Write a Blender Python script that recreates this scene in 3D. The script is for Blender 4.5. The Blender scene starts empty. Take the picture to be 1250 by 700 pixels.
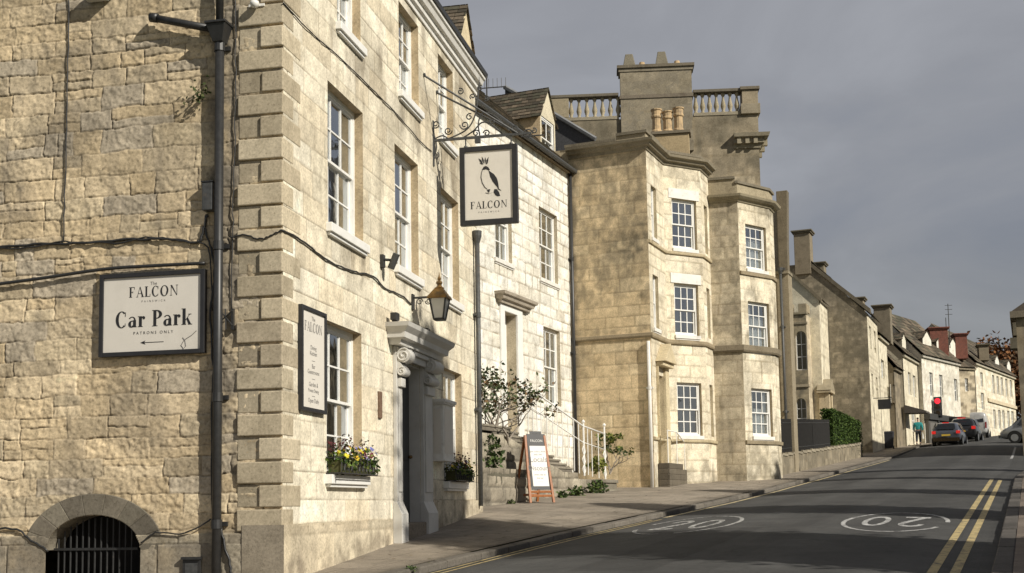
import bpy, math, random
import numpy as np
from mathutils import Vector, Matrix
random.seed(7); RNG = np.random.default_rng(7)
C = bpy.context.scene.collection
sc = bpy.context.scene
# ---------------------------------------------------------------- camera
FPX, CX, CY = 1500., 625., 472.
_up = np.array([-255., 15472., -1500.]); _up /= np.linalg.norm(_up)
_fw = np.array([0, 0, -1.]); _fw = _fw - _up * _fw.dot(_up); _fw /= np.linalg.norm(_fw)
_rt = np.cross(_fw, _up)
MC = np.array([_rt, _fw, _up])
cd = bpy.data.cameras.new('camera'); cam = bpy.data.objects.new('camera', cd); C.objects.link(cam)
cam.matrix_world = Matrix([[*MC[0], 0], [*MC[1], 0], [*MC[2], 0], [0, 0, 0, 1]])
cd.sensor_width = 36.; cd.lens = FPX / 1250. * 36.; cd.shift_y = (CY - 350.) / 1250.
cd.clip_start = .1; cd.clip_end = 3000.
sc.camera = cam
def ray(u, v): return MC @ np.array([u - CX, -(v - CY), -FPX])
# ---------------------------------------------------------------- street frame (u along the street, v to the right)
SAZ = math.radians(22.8)
UD = np.array([math.sin(SAZ), math.cos(SAZ)]); VD = np.array([math.cos(SAZ), -math.sin(SAZ)])
def uv(P): return float(UD @ np.array(P[:2])), float(VD @ np.array(P[:2]))
def xy(u, v): return UD * u + VD * v
def road0(u):
    z = -1.5 + .0559 * min(u, 125) + .012 * max(0, min(u, 105) - 62)
    return z + (.0559 * 25 * (1 - math.exp(-(u - 125) / 25.)) if u > 125 else 0)
def kl(u): return float(np.interp(u, [-40, 5, 18, 22, 27, 32, 44, 61, 66, 81, 85.5, 92, 140], [-6.85, -6.85, -6.8, -6.6, -6.35, -6.25, -6.28, -6.3, -6.3, -6.4, -5.75, -5.6, -4.5]))   # left kerb
def kr(u): return float(np.interp(u, [-40, 14, 36, 41, 46, 140], [-.42, -.42, -.42, -.2, 1.5, 1.5]))                               # right kerb
def roadz(u, v):
    a, b = kl(u), min(kr(u), 0.)
    m = (a + b) / 2; h = (b - a) / 2
    return road0(u) + .09 * (1 - min(1., abs(v - m) / h) ** 2) - .045
def cross(u): return float(np.interp(u, [-40, 11.5, 15, 21, 26, 33, 38, 60], [0, .0, .045, .065, .04, .02, .02, .02]))
def pavez(u, v):
    if v < kl(u): return roadz(u, kl(u)) + .083 + cross(u) * (kl(u) - v)
    if v > kr(u): return roadz(u, kr(u)) + .083 + .02 * (v - kr(u))
    return roadz(u, v)
def onground(px, py, f=None):
    f = f or roadz; r = ray(px, py); t = 1.
    lo, hi = .002, .12
    for k in range(60):
        m = (lo + hi) / 2; P = r * m; u, v = uv(P)
        if P[2] > f(u, v): lo = m
        else: hi = m
    return r * lo
# ---------------------------------------------------------------- wall frames
class Fr:
    def __init__(s, P, az):
        s.az = az; a = math.radians(az); s.P = np.array(P[:2], float)
        s.e = np.array([math.sin(a), math.cos(a)]); s.n = np.array([math.cos(a), -math.sin(a)])
    def pt(s, a, t, z):
        q = s.P + s.e * a + s.n * t; return (q[0], q[1], z)
    def px(s, x, y, t=0.):
        r = ray(x, y); k = s.n @ (s.P + s.n * t) / (s.n @ r[:2]); q = r * k
        return float((q[:2] - s.P) @ s.e), float(q[2])
    def s_at(s, x, y=500, t=0.): return s.px(x, y, t)[0]
    def z_at(s, x, y, t=0.): return s.px(x, y, t)[1]
    def at(s, x, y=500):
        a = s.s_at(x, y); return s.P + s.e * a
    def sub(s, a, t=0., daz=0.): return Fr(s.P + s.e * a + s.n * t, s.az + daz)
# ---------------------------------------------------------------- objects
def thing(name, label, cat, loc=(0, 0, 0), group=None, kind=None, rz=0):
    o = bpy.data.objects.new(name, None); C.objects.link(o); o.location = loc; o.rotation_euler.z = rz
    o.empty_display_size = .2
    tag(o, label, cat, group, kind); return o
def tag(o, label=None, cat=None, group=None, kind=None):
    if label: o['label'] = label
    if cat: o['category'] = cat
    if group: o['group'] = group
    if kind: o['kind'] = kind
    return o
def org(o):
    while o.parent: o = o.parent
    return np.array(o.location)
def link(name, me, mat, parent=None, origin=(0, 0, 0)):
    o = bpy.data.objects.new(name, me); C.objects.link(o)
    if mat: me.materials.append(mat)
    if parent: o.parent = parent
    else: o.location = origin
    return o
def copy_tree(o, parent=None):
    c = o.copy(); C.objects.link(c)
    if parent: c.parent = parent; c.matrix_parent_inverse = o.matrix_parent_inverse
    for ch in list(o.children): copy_tree(ch, c)
    return c
SPLIT = {'plinth_cap', 'string_course', 'lintel_panel', 'tail_light', 'headlight', 'door_mirror', 'baluster', 'side_window', 'console', 'eaves_board', 'doorstep', 'rails', 'pilaster', 'collar', 'parapet_rail', 'cornice', 'notice', 'mount'}
class MB:
    def __init__(s): s.v = []; s.f = []; s.c = []; s.col = None
    def add(s, vs, fs, col=None):
        b = len(s.v); s.v += [tuple(map(float, p)) for p in vs]
        for f in fs: s.f.append(tuple(i + b for i in f)); s.c.append(col if col is not None else s.col)
    def quad(s, a, b, c, d, col=None): s.add([a, b, c, d], [(0, 1, 2, 3)], col)
    def hexa(s, p, col=None):   # 8 points: bottom 4 ccw, top 4
        s.add(p, [(0, 3, 2, 1), (4, 5, 6, 7), (0, 1, 5, 4), (1, 2, 6, 5), (2, 3, 7, 6), (3, 0, 4, 7)], col)
    def fbox(s, fr, a0, a1, t0, t1, z0, z1, col=None):
        q = [(a0, t1), (a1, t1), (a1, t0), (a0, t0)]
        s.hexa([fr.pt(a, t, z0) for a, t in q] + [fr.pt(a, t, z1) for a, t in q], col)
    def box(s, x0, x1, y0, y1, z0, z1, col=None):
        q = [(x0, y0), (x1, y0), (x1, y1), (x0, y1)]
        s.hexa([(x, y, z0) for x, y in q] + [(x, y, z1) for x, y in q], col)
    def tube(s, pts, r, n=8, col=None, cap=True):
        pts = [Vector(p) for p in pts]; rs = r if isinstance(r, (list, tuple)) else [r] * len(pts)
        rings = []; up = None
        for i, p in enumerate(pts):
            d = (pts[min(i + 1, len(pts) - 1)] - pts[max(i - 1, 0)]).normalized()
            if up is None: up = d.orthogonal().normalized()
            up = (up - d * up.dot(d)); up = up.normalized() if up.length > 1e-6 else d.orthogonal().normalized()
            w = d.cross(up)
            rings.append([p + (up * math.cos(k * 2 * math.pi / n) + w * math.sin(k * 2 * math.pi / n)) * rs[i] for k in range(n)])
        vs = [q for R in rings for q in R]; fs = []
        for i in range(len(pts) - 1):
            for k in range(n):
                a = i * n + k; b = i * n + (k + 1) % n; fs.append((a, b, b + n, a + n))
        if cap: fs.append(tuple(range(n - 1, -1, -1))); fs.append(tuple(range((len(pts) - 1) * n, len(pts) * n)))
        s.add(vs, fs, col)
    def lathe(s, c, prof, n=12, col=None):
        vs = [(c[0] + r * math.cos(2 * math.pi * k / n), c[1] + r * math.sin(2 * math.pi * k / n), c[2] + z) for r, z in prof for k in range(n)]
        fs = [(i * n + k, i * n + (k + 1) % n, (i + 1) * n + (k + 1) % n, (i + 1) * n + k) for i in range(len(prof) - 1) for k in range(n)]
        fs += [tuple(range(n - 1, -1, -1)), tuple(range((len(prof) - 1) * n, len(prof) * n))]
        s.add(vs, fs, col)
    def prism(s, poly, d, col=None):    # poly: 3-D points, extruded by d
        n = len(poly); d = np.array(d); p2 = [tuple(np.array(p) + d) for p in poly]
        s.add(list(poly) + p2, [tuple(range(n - 1, -1, -1)), tuple(range(n, 2 * n))] + [(i, (i + 1) % n, (i + 1) % n + n, i + n) for i in range(n)], col)
    def molding(s, path, prof, z, col=None, ext=(None, None)):   # plan points, profile (t,z) list from wall out and back
        P = [np.array(p[:2]) for p in path]; m = []
        for i in range(len(P)):
            ns = []
            for a, b in ((i - 1, i), (i, i + 1)):
                if a >= 0 and b < len(P):
                    e = P[b] - P[a]; e = e / np.linalg.norm(e); ns.append(np.array([e[1], -e[0]]))
            q = ns[0] if len(ns) == 1 else (ns[0] + ns[1]) / (1 + ns[0] @ ns[1])
            m.append(q)
        k = len(prof); vs = []
        for p, q in zip(P, m):
            for t, zz in prof: r = p + q * t; vs.append((r[0], r[1], z + zz))
        fs = [(i * k + j, (i + 1) * k + j, (i + 1) * k + (j + 1) % k, i * k + (j + 1) % k) for i in range(len(P) - 1) for j in range(k)]
        fs += [tuple(range(k)), tuple(range((len(P) - 1) * k + k - 1, (len(P) - 1) * k - 1, -1))]
        s.add(vs, fs, col)
    def build(s, name, mat, parent=None, origin=None, smooth=False, bevel=0, recalc=True):
        if name in SPLIT and parent is not None:      # one part per separate piece
            pa = list(range(len(s.v)))
            def fd(i):
                while pa[i] != i: pa[i] = pa[pa[i]]; i = pa[i]
                return i
            for f in s.f:
                for i in f[1:]: pa[fd(i)] = fd(f[0])
            comp = {}
            for f, c in zip(s.f, s.c): comp.setdefault(fd(f[0]), []).append((f, c))
            if len(comp) > 1:
                for fs in comp.values():
                    ids = sorted({i for f, _ in fs for i in f}); mp = {j: k for k, j in enumerate(ids)}; m2 = MB(); m2.v = [s.v[i] for i in ids]
                    m2.f = [tuple(mp[i] for i in f) for f, _ in fs]; m2.c = [c for _, c in fs]; r = m2._build(name, mat, parent, origin, smooth, bevel, recalc)
                return r
        return s._build(name, mat, parent, origin, smooth, bevel, recalc)
    def _build(s, name, mat, parent=None, origin=None, smooth=False, bevel=0, recalc=True):
        o0 = org(parent) if parent else np.array(origin if origin is not None else (0, 0, 0), float)
        me = bpy.data.meshes.new(name)
        me.from_pydata([(a - o0[0], b - o0[1], c - o0[2]) for a, b, c in s.v], [], s.f)
        if any(c is not None for c in s.c):
            at = me.color_attributes.new('Col', 'FLOAT_COLOR', 'CORNER'); buf = []
            for f, c in zip(s.f, s.c): c = c if c is not None else (.5, .5, .5); buf += [c[0], c[1], c[2], 1.] * len(f)
            at.data.foreach_set('color', buf)
        if recalc:
            import bmesh
            bm = bmesh.new(); bm.from_mesh(me); bmesh.ops.recalc_face_normals(bm, faces=bm.faces); bm.to_mesh(me); bm.free()
        if smooth: me.polygons.foreach_set('use_smooth', [True] * len(me.polygons))
        me.update()
        ob = link(name, me, mat, parent, tuple(o0))
        if bevel:
            b = ob.modifiers.new('bevel', 'BEVEL'); b.width = bevel; b.segments = 2; b.limit_method = 'ANGLE'; b.angle_limit = .6; b.harden_normals = False
        return ob
# ---------------------------------------------------------------- noise
def _h(ix, iy, seed):
    ix = ix.astype(np.int64); iy = iy.astype(np.int64)
    n = (ix * 374761393 + iy * 668265263 + seed * 974634777) & 0xffffffff
    n = ((n ^ (n >> 13)) * 1274126177) & 0xffffffff
    n = ((n ^ (n >> 16)) * 2246822519) & 0xffffffff
    return ((n ^ (n >> 15)) & 0xffffff) / float(0xffffff)
def vn(x, y, seed=0):
    ix = np.floor(x); iy = np.floor(y); fx = x - ix; fy = y - iy
    fx = fx * fx * (3 - 2 * fx); fy = fy * fy * (3 - 2 * fy)
    a = _h(ix, iy, seed); b = _h(ix + 1, iy, seed); c = _h(ix, iy + 1, seed); d = _h(ix + 1, iy + 1, seed)
    return (a * (1 - fx) + b * fx) * (1 - fy) + (c * (1 - fx) + d * fx) * fy
def fbm(x, y, seed=0, o=4):
    r = 0; a = .5; t = 0
    for k in range(o): r = r + a * vn(x * 2 ** k, y * 2 ** k, seed + k * 17); t += a; a *= .5
    return r / t
def sstep(a, b, x): t = np.clip((x - a) / (b - a), 0, 1); return t * t * (3 - 2 * t)
PAL_GOLD = [(.64, .515, .335), (.58, .465, .30), (.70, .575, .39), (.53, .44, .305), (.51, .44, .335), (.63, .525, .36), (.59, .48, .32)]
PAL_CREAM = [(.80, .735, .59), (.76, .69, .54), (.83, .77, .63), (.72, .635, .48), (.79, .725, .58)]
PAL_PALE = [(.83, .81, .73), (.80, .77, .68), (.85, .83, .76), (.77, .73, .63), (.83, .81, .74)]
PAL_ASH = [(.56, .48, .345), (.52, .445, .32), (.60, .52, .38), (.48, .41, .30)]
PAL_GREY = [(.36, .32, .25), (.31, .275, .215), (.40, .36, .28), (.27, .24, .19)]
def stonework(S, Z, seed=1, ch=(.22, .32), ln=(.35, .8), warp=.012, jw=.014, jd=.014, rough=.006, rscale=18., tilt=.006, bulge=0., pit=0., pal=PAL_GOLD,
              jcol=(.30, .25, .17), jdark=.6, weather=.35, wcol=(.17, .15, .12), wscale=.8, split=0., stain=None, tvar=1., sts=(6., 4.5), stk=.80):
    rg = np.random.default_rng(seed)
    S2 = S + warp * 2 * (fbm(S * 3.1, Z * 3.1, seed) - .5) + warp * .7 * (vn(S * 17, Z * 17, seed + 3) - .5)
    Z2 = Z + warp * 2 * (fbm(S * 2.3 + 40, Z * 2.3, seed + 5) - .5) + warp * .7 * (vn(S * 15, Z * 15, seed + 9) - .5)
    ed = [Z.min() - .6]
    while ed[-1] < Z.max() + .8: ed.append(ed[-1] + rg.uniform(*ch))
    ed = np.array(ed); ci = np.clip(np.searchsorted(ed, Z2) - 1, 0, len(ed) - 2)
    dz = np.minimum(Z2 - ed[ci], ed[ci + 1] - Z2); ds = np.zeros_like(S); si = np.zeros(S.shape, int); cs = np.zeros_like(S); cz = (ed[ci] + ed[ci + 1]) / 2
    for c in range(len(ed) - 1):
        m = ci == c
        if not m.any(): continue
        ex = [S.min() - 1.2 + rg.uniform(0, .5)]
        while ex[-1] < S.max() + 1.2: ex.append(ex[-1] + rg.uniform(*ln) * (1 if rg.random() > .2 else .6))
        ex = np.array(ex); x = S2[m]; k = np.clip(np.searchsorted(ex, x) - 1, 0, len(ex) - 2)
        si[m] = k; ds[m] = np.minimum(x - ex[k], ex[k + 1] - x); cs[m] = (ex[k] + ex[k + 1]) / 2
        if split > 0:   # some stones are two thin ones
            sp = _h(k + 0 * k, np.full(k.shape, c), seed + 77) < split
            hm = (ed[c] + ed[c + 1]) / 2 + (_h(k, np.full(k.shape, c), seed + 78) - .5) * .05
            z = Z2[m]; dd = np.abs(z - hm); dzz = dz[m]; dz[m] = np.where(sp, np.minimum(dzz, dd), dzz)
            si[m] = np.where(sp & (z > hm), k + 500, k)
    r1 = _h(si, ci, seed + 1); r2 = _h(si, ci, seed + 2); r3 = _h(si, ci, seed + 3); r4 = _h(si, ci, seed + 4)
    d = np.minimum(ds, dz); j = 1 - sstep(0, jw, d)
    jm = .35 + .65 * sstep(.35, .65, fbm(S * 2.2, Z * 2.2, seed + 21))   # joints open in places only
    f1 = fbm(S * rscale, Z * rscale * 1.3, seed + 31, 3); f2 = fbm(S * 5, Z * 6, seed + 37, 3)
    H = -jd * j * jm + rough * (f1 - .5) * 2 * (.5 + r4) + tilt * ((S - cs) * (r2 - .5) * 4 + (Z - cz) * (r3 - .5) * 4 + (r1 - .5)) + rough * .7 * (f2 - .5) + bulge * sstep(0, .09, d)
    P = np.array(pal); idx = (r1 * len(pal)).astype(int) % len(pal); col = P[idx]
    base = P.mean(0); col = base + (col - base) * tvar
    col = col * (1 + (.26 * (r2 - .5) * tvar))[:, None]
    col = col * (.80 + .4 * fbm(S * 9, Z * 9, seed + 41, 4))[:, None]
    col = col * (.88 + .24 * fbm(S * 1.7, Z * 1.7, seed + 43, 3))[:, None]
    
    if pit: col = col * (1 - sstep(.68, .82, fbm(S * 24, Z * 24, seed + 47, 2)) * pit)[:, None]
    jc = np.array(jcol); jmix = j * (.35 + .65 * jm) * jdark
    col = col * (1 - jmix)[:, None] + jc * jmix[:, None]
    w = sstep(.50, .78, fbm(S * wscale, Z * wscale, seed + 53, 5)) * .8 + sstep(.55, .8, fbm(S * 5., Z * .5, seed + 59, 4)) * .5
    w = w * weather * (.7 + .6 * fbm(S * 4, Z * 4, seed + 61, 4))
    if stain is not None: mo = .5 + (.45 * fbm(S * sts[0] * .4, Z * sts[1] * .4, seed + 66, 4) + .55 * fbm(S * sts[0], Z * sts[1], seed + 67, 6) - .5) * 2.2; st_ = np.clip(stain(S, Z), 0, 1.15); w = w + stk * np.where(st_ > .02, sstep(.16, .84, mo + (st_ - .5) * .95), 0) * np.clip(st_ * 2.2, 0, 1)
    w = np.clip(w, 0, .93); col = col * (1 - w)[:, None] + np.array(wcol) * w[:, None]
    return H, np.clip(col, .01, .85)
def grid_lines(a, b, res, extra):
    ks = sorted(set([a, b] + [e for e in extra if a + 1e-4 < e < b - 1e-4])); out = [a]
    for p, q in zip(ks[:-1], ks[1:]):
        n = max(1, int(math.ceil((q - p) / res))); out += [p + (q - p) * i / n for i in range(1, n + 1)]
    return np.array(out)
def wall(parent, fr, s0, s1, z0, z1, res, holes=(), pat=None, name='wall', ztop=None, rev=.16, mat=None, disp=True, extra_mask=None, revcol=None, hz=0.):
    """stone wall sheet on frame fr with rectangular openings and their reveals"""
    sl = grid_lines(s0, s1, res, [h[0] for h in holes] + [h[1] for h in holes]); zl = grid_lines(z0, z1, res, [h[2] for h in holes] + [h[3] for h in holes])
    S, Z = np.meshgrid(sl, zl); shp = S.shape; Zr = Z.copy()
    if ztop is not None:
        top = np.vectorize(ztop)(sl); Zr = z0 + (Z - z0) / (z1 - z0) * (top[None, :] - z0)
    H, col = (pat or (lambda a, b: stonework(a, b)))(S.ravel(), Zr.ravel()); H = H.reshape(shp)
    if not disp: H = H * 0
    edge = np.ones(shp)
    edge *= sstep(0, .03, np.minimum(np.abs(S - s0), np.abs(S - s1)))
    for h in holes:
        dx = np.maximum(np.maximum(h[0] - S, S - h[1]), 0); dz = np.maximum(np.maximum(h[2] - Z, Z - h[3]), 0)
        edge *= sstep(0, .03, np.hypot(dx, dz))
    H = H * edge
    X = fr.P[0] + fr.e[0] * S + fr.n[0] * H; Y = fr.P[1] + fr.e[1] * S + fr.n[1] * H
    V = np.stack([X.ravel(), Y.ravel(), Zr.ravel()], 1)
    ny, nx = shp; I = np.arange(ny * nx).reshape(shp)
    q = np.stack([I[:-1, :-1], I[:-1, 1:], I[1:, 1:], I[1:, :-1]], -1).reshape(-1, 4)
    sm = ((S[:-1, :-1] + S[1:, 1:]) / 2).ravel(); zm = ((Z[:-1, :-1] + Z[1:, 1:]) / 2).ravel(); keep = np.ones(len(q), bool)
    for h in holes: keep &= ~((sm > h[0]) & (sm < h[1]) & (zm > h[2]) & (zm < h[3]))
    if extra_mask is not None: keep &= ~extra_mask(sm, zm)
    q = q[keep]
    rv = []; rc = []; rf = []
    for h in holes:
        a, b, c, d = h[:4]; dp = h[4] if len(h) > 4 else rev
        for p0, p1 in (((a, c), (a, d)), ((a, d), (b, d)), ((b, d), (b, c)), ((b, c), (a, c))):
            n = 8; base = len(V) + len(rv)
            for i in range(n + 1):
                s_, z_ = p0[0] + (p1[0] - p0[0]) * i / n, p0[1] + (p1[1] - p0[1]) * i / n
                for t_ in (0., -dp):
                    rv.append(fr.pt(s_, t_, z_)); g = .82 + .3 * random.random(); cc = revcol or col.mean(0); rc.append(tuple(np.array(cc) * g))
            rf += [(base + 2 * i, base + 2 * i + 1, base + 2 * i + 3, base + 2 * i + 2) for i in range(n)]
    nv = len(V)
    if rv: V = np.concatenate([V, np.array(rv)]); col = np.concatenate([col, np.array(rc)]); q = np.concatenate([q, np.array(rf)])
    used = np.unique(q); remap = -np.ones(len(V), int); remap[used] = np.arange(len(used)); V = V[used]; col = col[used]; q = remap[q]
    o0 = org(parent); V = V - o0
    me = bpy.data.meshes.new(name); me.vertices.add(len(V)); me.vertices.foreach_set('co', V.astype(np.float32).ravel())
    me.loops.add(q.size); me.loops.foreach_set('vertex_index', q.astype(np.int32).ravel())
    me.polygons.add(len(q)); me.polygons.foreach_set('loop_start', np.arange(0, q.size, 4, dtype=np.int32)); me.polygons.foreach_set('loop_total', np.full(len(q), 4, np.int32))
    me.update(calc_edges=True); me.validate()
    sm_ = np.ones(len(q), bool)
    if rv: sm_[-len(rf):] = False
    if len(me.polygons) == len(q): me.polygons.foreach_set('use_smooth', sm_)
    at = me.color_attributes.new('Col', 'FLOAT_COLOR', 'POINT'); at.data.foreach_set('color', np.concatenate([col, np.ones((len(col), 1))], 1).astype(np.float32).ravel())
    return link(name, me, mat or M['stone'], parent)
# ---------------------------------------------------------------- materials
M = {}
def nm(name):
    m = bpy.data.materials.new(name); m.use_nodes = True; nt = m.node_tree; b = nt.nodes['Principled BSDF']; M[name] = m
    return m, nt, b
def noise(nt, scale, detail=4, rough=.6, coord='Object', vec=None, dist=0.):
    n = nt.nodes.new('ShaderNodeTexNoise'); n.inputs['Scale'].default_value = scale; n.inputs['Detail'].default_value = detail; n.inputs['Roughness'].default_value = rough; n.inputs['Distortion'].default_value = dist
    if vec is None:
        tc = nt.nodes.get('TC') or nt.nodes.new('ShaderNodeTexCoord'); tc.name = 'TC'; vec = tc.outputs[coord]
    nt.links.new(vec, n.inputs['Vector']); return n
def ramp(nt, src, stops):
    r = nt.nodes.new('ShaderNodeValToRGB'); e = r.color_ramp.elements
    while len(e) < len(stops): e.new(.5)
    for k, (p, c) in zip(e, stops): k.position = p; k.color = (*c, 1) if len(c) == 3 else c
    nt.links.new(src, r.inputs['Fac']); return r
def mixc(nt, fac, a, b, mode='MIX'):
    m = nt.nodes.new('ShaderNodeMix'); m.data_type = 'RGBA'; m.blend_type = mode
    if isinstance(fac, float): m.inputs[0].default_value = fac
    else: nt.links.new(fac, m.inputs[0])
    for i, x in ((6, a), (7, b)):
        if isinstance(x, tuple): m.inputs[i].default_value = (*x, 1)
        else: nt.links.new(x, m.inputs[i])
    return m.outputs[2]
def bump(nt, b, src, strength=.3, dist=.01, prev=None):
    n = nt.nodes.new('ShaderNodeBump'); n.inputs['Strength'].default_value = strength; n.inputs['Distance'].default_value = dist
    nt.links.new(src, n.inputs['Height']); nt.links.new(n.outputs[0], b.inputs['Normal']); return n
def colmat(name, rough=.92, nscale=30., lo=.78, hi=1.18, bs=.35, bd=.006, bscale=55., spec=.25, mottle=0.):
    m, nt, b = nm(name); at = nt.nodes.new('ShaderNodeAttribute'); at.attribute_name = 'Col'
    n = noise(nt, nscale, 5); r = ramp(nt, n.outputs['Fac'], [(.3, (lo,) * 3), (.7, (hi,) * 3)])
    cc = mixc(nt, 1., at.outputs['Color'], r.outputs['Color'], 'MULTIPLY')
    if mottle:
        n3 = noise(nt, 2.3, 11, .72); r3 = ramp(nt, n3.outputs['Fac'], [(.32, (.60, .58, .55)), (.47, (.94, .935, .92)), (.62, (1.10, 1.09, 1.08))]); cc = mixc(nt, mottle, cc, r3.outputs['Color'], 'MULTIPLY')
        n4 = noise(nt, 34., 5, .7); r4 = ramp(nt, n4.outputs['Fac'], [(.34, (.55, .54, .52)), (.44, (1., 1., 1.))]); cc = mixc(nt, mottle, cc, r4.outputs['Color'], 'MULTIPLY')
    nt.links.new(cc, b.inputs['Base Color'])
    b.inputs['Roughness'].default_value = rough; b.inputs['Specular IOR Level'].default_value = spec
    n2 = noise(nt, bscale, 6, .65); bump(nt, b, n2.outputs['Fac'], bs, bd); return m
def plain(name, c, rough=.5, metal=0., var=.12, nscale=6., bs=.0, bscale=40., bd=.002, spec=.5, dirt=None, dirtscale=3., dirtlo=.52, dirthi=.72):
    m, nt, b = nm(name); n = noise(nt, nscale, 5)
    r = ramp(nt, n.outputs['Fac'], [(.3, tuple(x * (1 - var) for x in c)), (.7, tuple(min(1, x * (1 + var)) for x in c))]); out = r.outputs['Color']
    if dirt:
        n3 = noise(nt, dirtscale, 8, .7); r3 = ramp(nt, n3.outputs['Fac'], [(dirtlo, (0, 0, 0)), (dirthi, (1, 1, 1))]); out = mixc(nt, r3.outputs['Color'], out, dirt)
    nt.links.new(out, b.inputs['Base Color']); b.inputs['Roughness'].default_value = rough; b.inputs['Metallic'].default_value = metal; b.inputs['Specular IOR Level'].default_value = spec
    if bs: n2 = noise(nt, bscale, 5); bump(nt, b, n2.outputs['Fac'], bs, bd)
    return m
colmat('stone', mottle=.8); colmat('slate', .9, 22., .7, 1.25, .5, .01, 40.); colmat('leaf', .75, 8., .8, 1.2, .0, .001, 30., .15); colmat('petal', .7, 20., .9, 1.1, 0., .001)
colmat('paintcol', .55, 10., .92, 1.05, .06, .002, 60., .4)
plain('white_paint', (.80, .79, .75), .45, var=.05, dirt=(.55, .52, .46), dirtscale=5., dirtlo=.58, dirthi=.85)
plain('old_white', (.74, .72, .67), .6, var=.08, bs=.15, dirt=(.42, .38, .32), dirtscale=4., dirtlo=.54, dirthi=.82)
plain('grey_paint', (.60, .585, .545), .6, var=.10, bs=.12, dirt=(.40, .37, .32), dirtscale=3., dirtlo=.50, dirthi=.85)
plain('black_metal', (.028, .028, .028), .42, .0, .25, 14., .12, 60., .002, .5, (.09, .075, .06), 9., .6, .85)
plain('grey_iron', (.07, .072, .072), .55, .2, .3, 20., .2, 80., .002, .5, (.13, .10, .075), 12., .55, .8)
plain('sign_frame', (.022, .022, .024), .5, 0., .2, 10., .05)
plain('sign_face', (.70, .66, .59), .55, 0., .03, 3., dirt=(.58, .54, .47), dirtscale=2.2, dirtlo=.5, dirthi=.9)
plain('ink', (.018, .018, .02), .6, 0., .1)
plain('ink_soft', (.20, .19, .18), .6, 0., .1)
plain('door_grey', (.045, .048, .046), .5, var=.12, bs=.1)
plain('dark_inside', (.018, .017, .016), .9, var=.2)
plain('blind', (.88, .88, .86), .85, var=.06, nscale=2.)
plain('copper_roof', (.20, .115, .035), .45, .5, .35, 18., .15, 60., .002, .5, (.10, .08, .05), 10.)
plain('lamp_glass', (.55, .54, .50), .25, var=.08)
plain('brick_red', (.17, .062, .042), .9, var=.3, nscale=8., bs=.3, bscale=25., dirt=(.12, .06, .05), dirtscale=6.)
plain('bark', (.30, .26, .215), .9, var=.35, nscale=30., bs=.5, bscale=50., bd=.01)
plain('dark_bark', (.07, .055, .045), .95, var=.3, nscale=20., bs=.5, bscale=30., bd=.02)
plain('terracotta', (.50, .36, .20), .85, var=.15, nscale=9., bs=.2, dirt=(.22, .17, .12), dirtscale=7., dirtlo=.48, dirthi=.75)
plain('rubber', (.02, .02, .02), .85, var=.2); plain('alloy', (.45, .46, .47), .35, .8, .1)
plain('lead', (.20, .205, .21), .6, .1, .25, 5.)
plain('chalk', (.78, .77, .73), .8, var=.04)
def wood():
    m, nt, b = nm('wood'); tc = nt.nodes.new('ShaderNodeTexCoord'); mp = nt.nodes.new('ShaderNodeMapping'); mp.inputs['Scale'].default_value = (18, 18, 1.6)
    nt.links.new(tc.outputs['Object'], mp.inputs['Vector']); n = noise(nt, 3., 6, .6, vec=mp.outputs[0], dist=1.)
    r = ramp(nt, n.outputs['Fac'], [(.3, (.20, .065, .018)), (.7, (.42, .16, .05))]); nt.links.new(r.outputs[0], b.inputs['Base Color']); b.inputs['Roughness'].default_value = .4
    bump(nt, b, n.outputs['Fac'], .15, .002)
wood()
def glass():
    m, nt, b = nm('glass'); out = nt.nodes['Material Output']; nt.nodes.remove(b)
    g = nt.nodes.new('ShaderNodeBsdfGlossy'); g.inputs['Roughness'].default_value = .03; g.inputs['Color'].default_value = (.9, .93, .95, 1)
    t = nt.nodes.new('ShaderNodeBsdfTransparent'); t.inputs['Color'].default_value = (.72, .75, .75, 1)
    f = nt.nodes.new('ShaderNodeFresnel'); f.inputs['IOR'].default_value = 1.6
    ma = nt.nodes.new('ShaderNodeMath'); ma.operation = 'MULTIPLY_ADD'; ma.inputs[1].default_value = 1.2; ma.inputs[2].default_value = .38; nt.links.new(f.outputs[0], ma.inputs[0])
    mx = nt.nodes.new('ShaderNodeMixShader'); nt.links.new(ma.outputs[0], mx.inputs[0]); nt.links.new(t.outputs[0], mx.inputs[1]); nt.links.new(g.outputs[0], mx.inputs[2]); nt.links.new(mx.outputs[0], out.inputs[0])
    n = noise(nt, 3.5, 2); bp = nt.nodes.new('ShaderNodeBump'); bp.inputs['Strength'].default_value = .08; bp.inputs['Distance'].default_value = .02; nt.links.new(n.outputs['Fac'], bp.inputs['Height']); nt.links.new(bp.outputs[0], g.inputs['Normal'])
glass()
def dark_glass():
    m, nt, b = nm('car_glass'); b.inputs['Base Color'].default_value = (.012, .014, .016, 1); b.inputs['Roughness'].default_value = .06; b.inputs['Specular IOR Level'].default_value = .8
    n = noise(nt, 2., 2); bump(nt, b, n.outputs['Fac'], .03, .01)
dark_glass()
def carpaint(name, c, rough=.28):
    m, nt, b = nm(name); b.inputs['Roughness'].default_value = rough; b.inputs['Metallic'].default_value = .2; b.inputs['Coat Weight'].default_value = .6; b.inputs['Coat Roughness'].default_value = .12
    n = noise(nt, 4., 5); r = ramp(nt, n.outputs['Fac'], [(.3, tuple(x * .85 for x in c)), (.7, tuple(x * 1.1 for x in c))]); nt.links.new(r.outputs[0], b.inputs['Base Color'])
carpaint('paint_grey', (.075, .085, .11)); carpaint('paint_black', (.015, .015, .017)); carpaint('paint_silver', (.30, .31, .32)); carpaint('paint_white', (.5, .5, .49))
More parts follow.
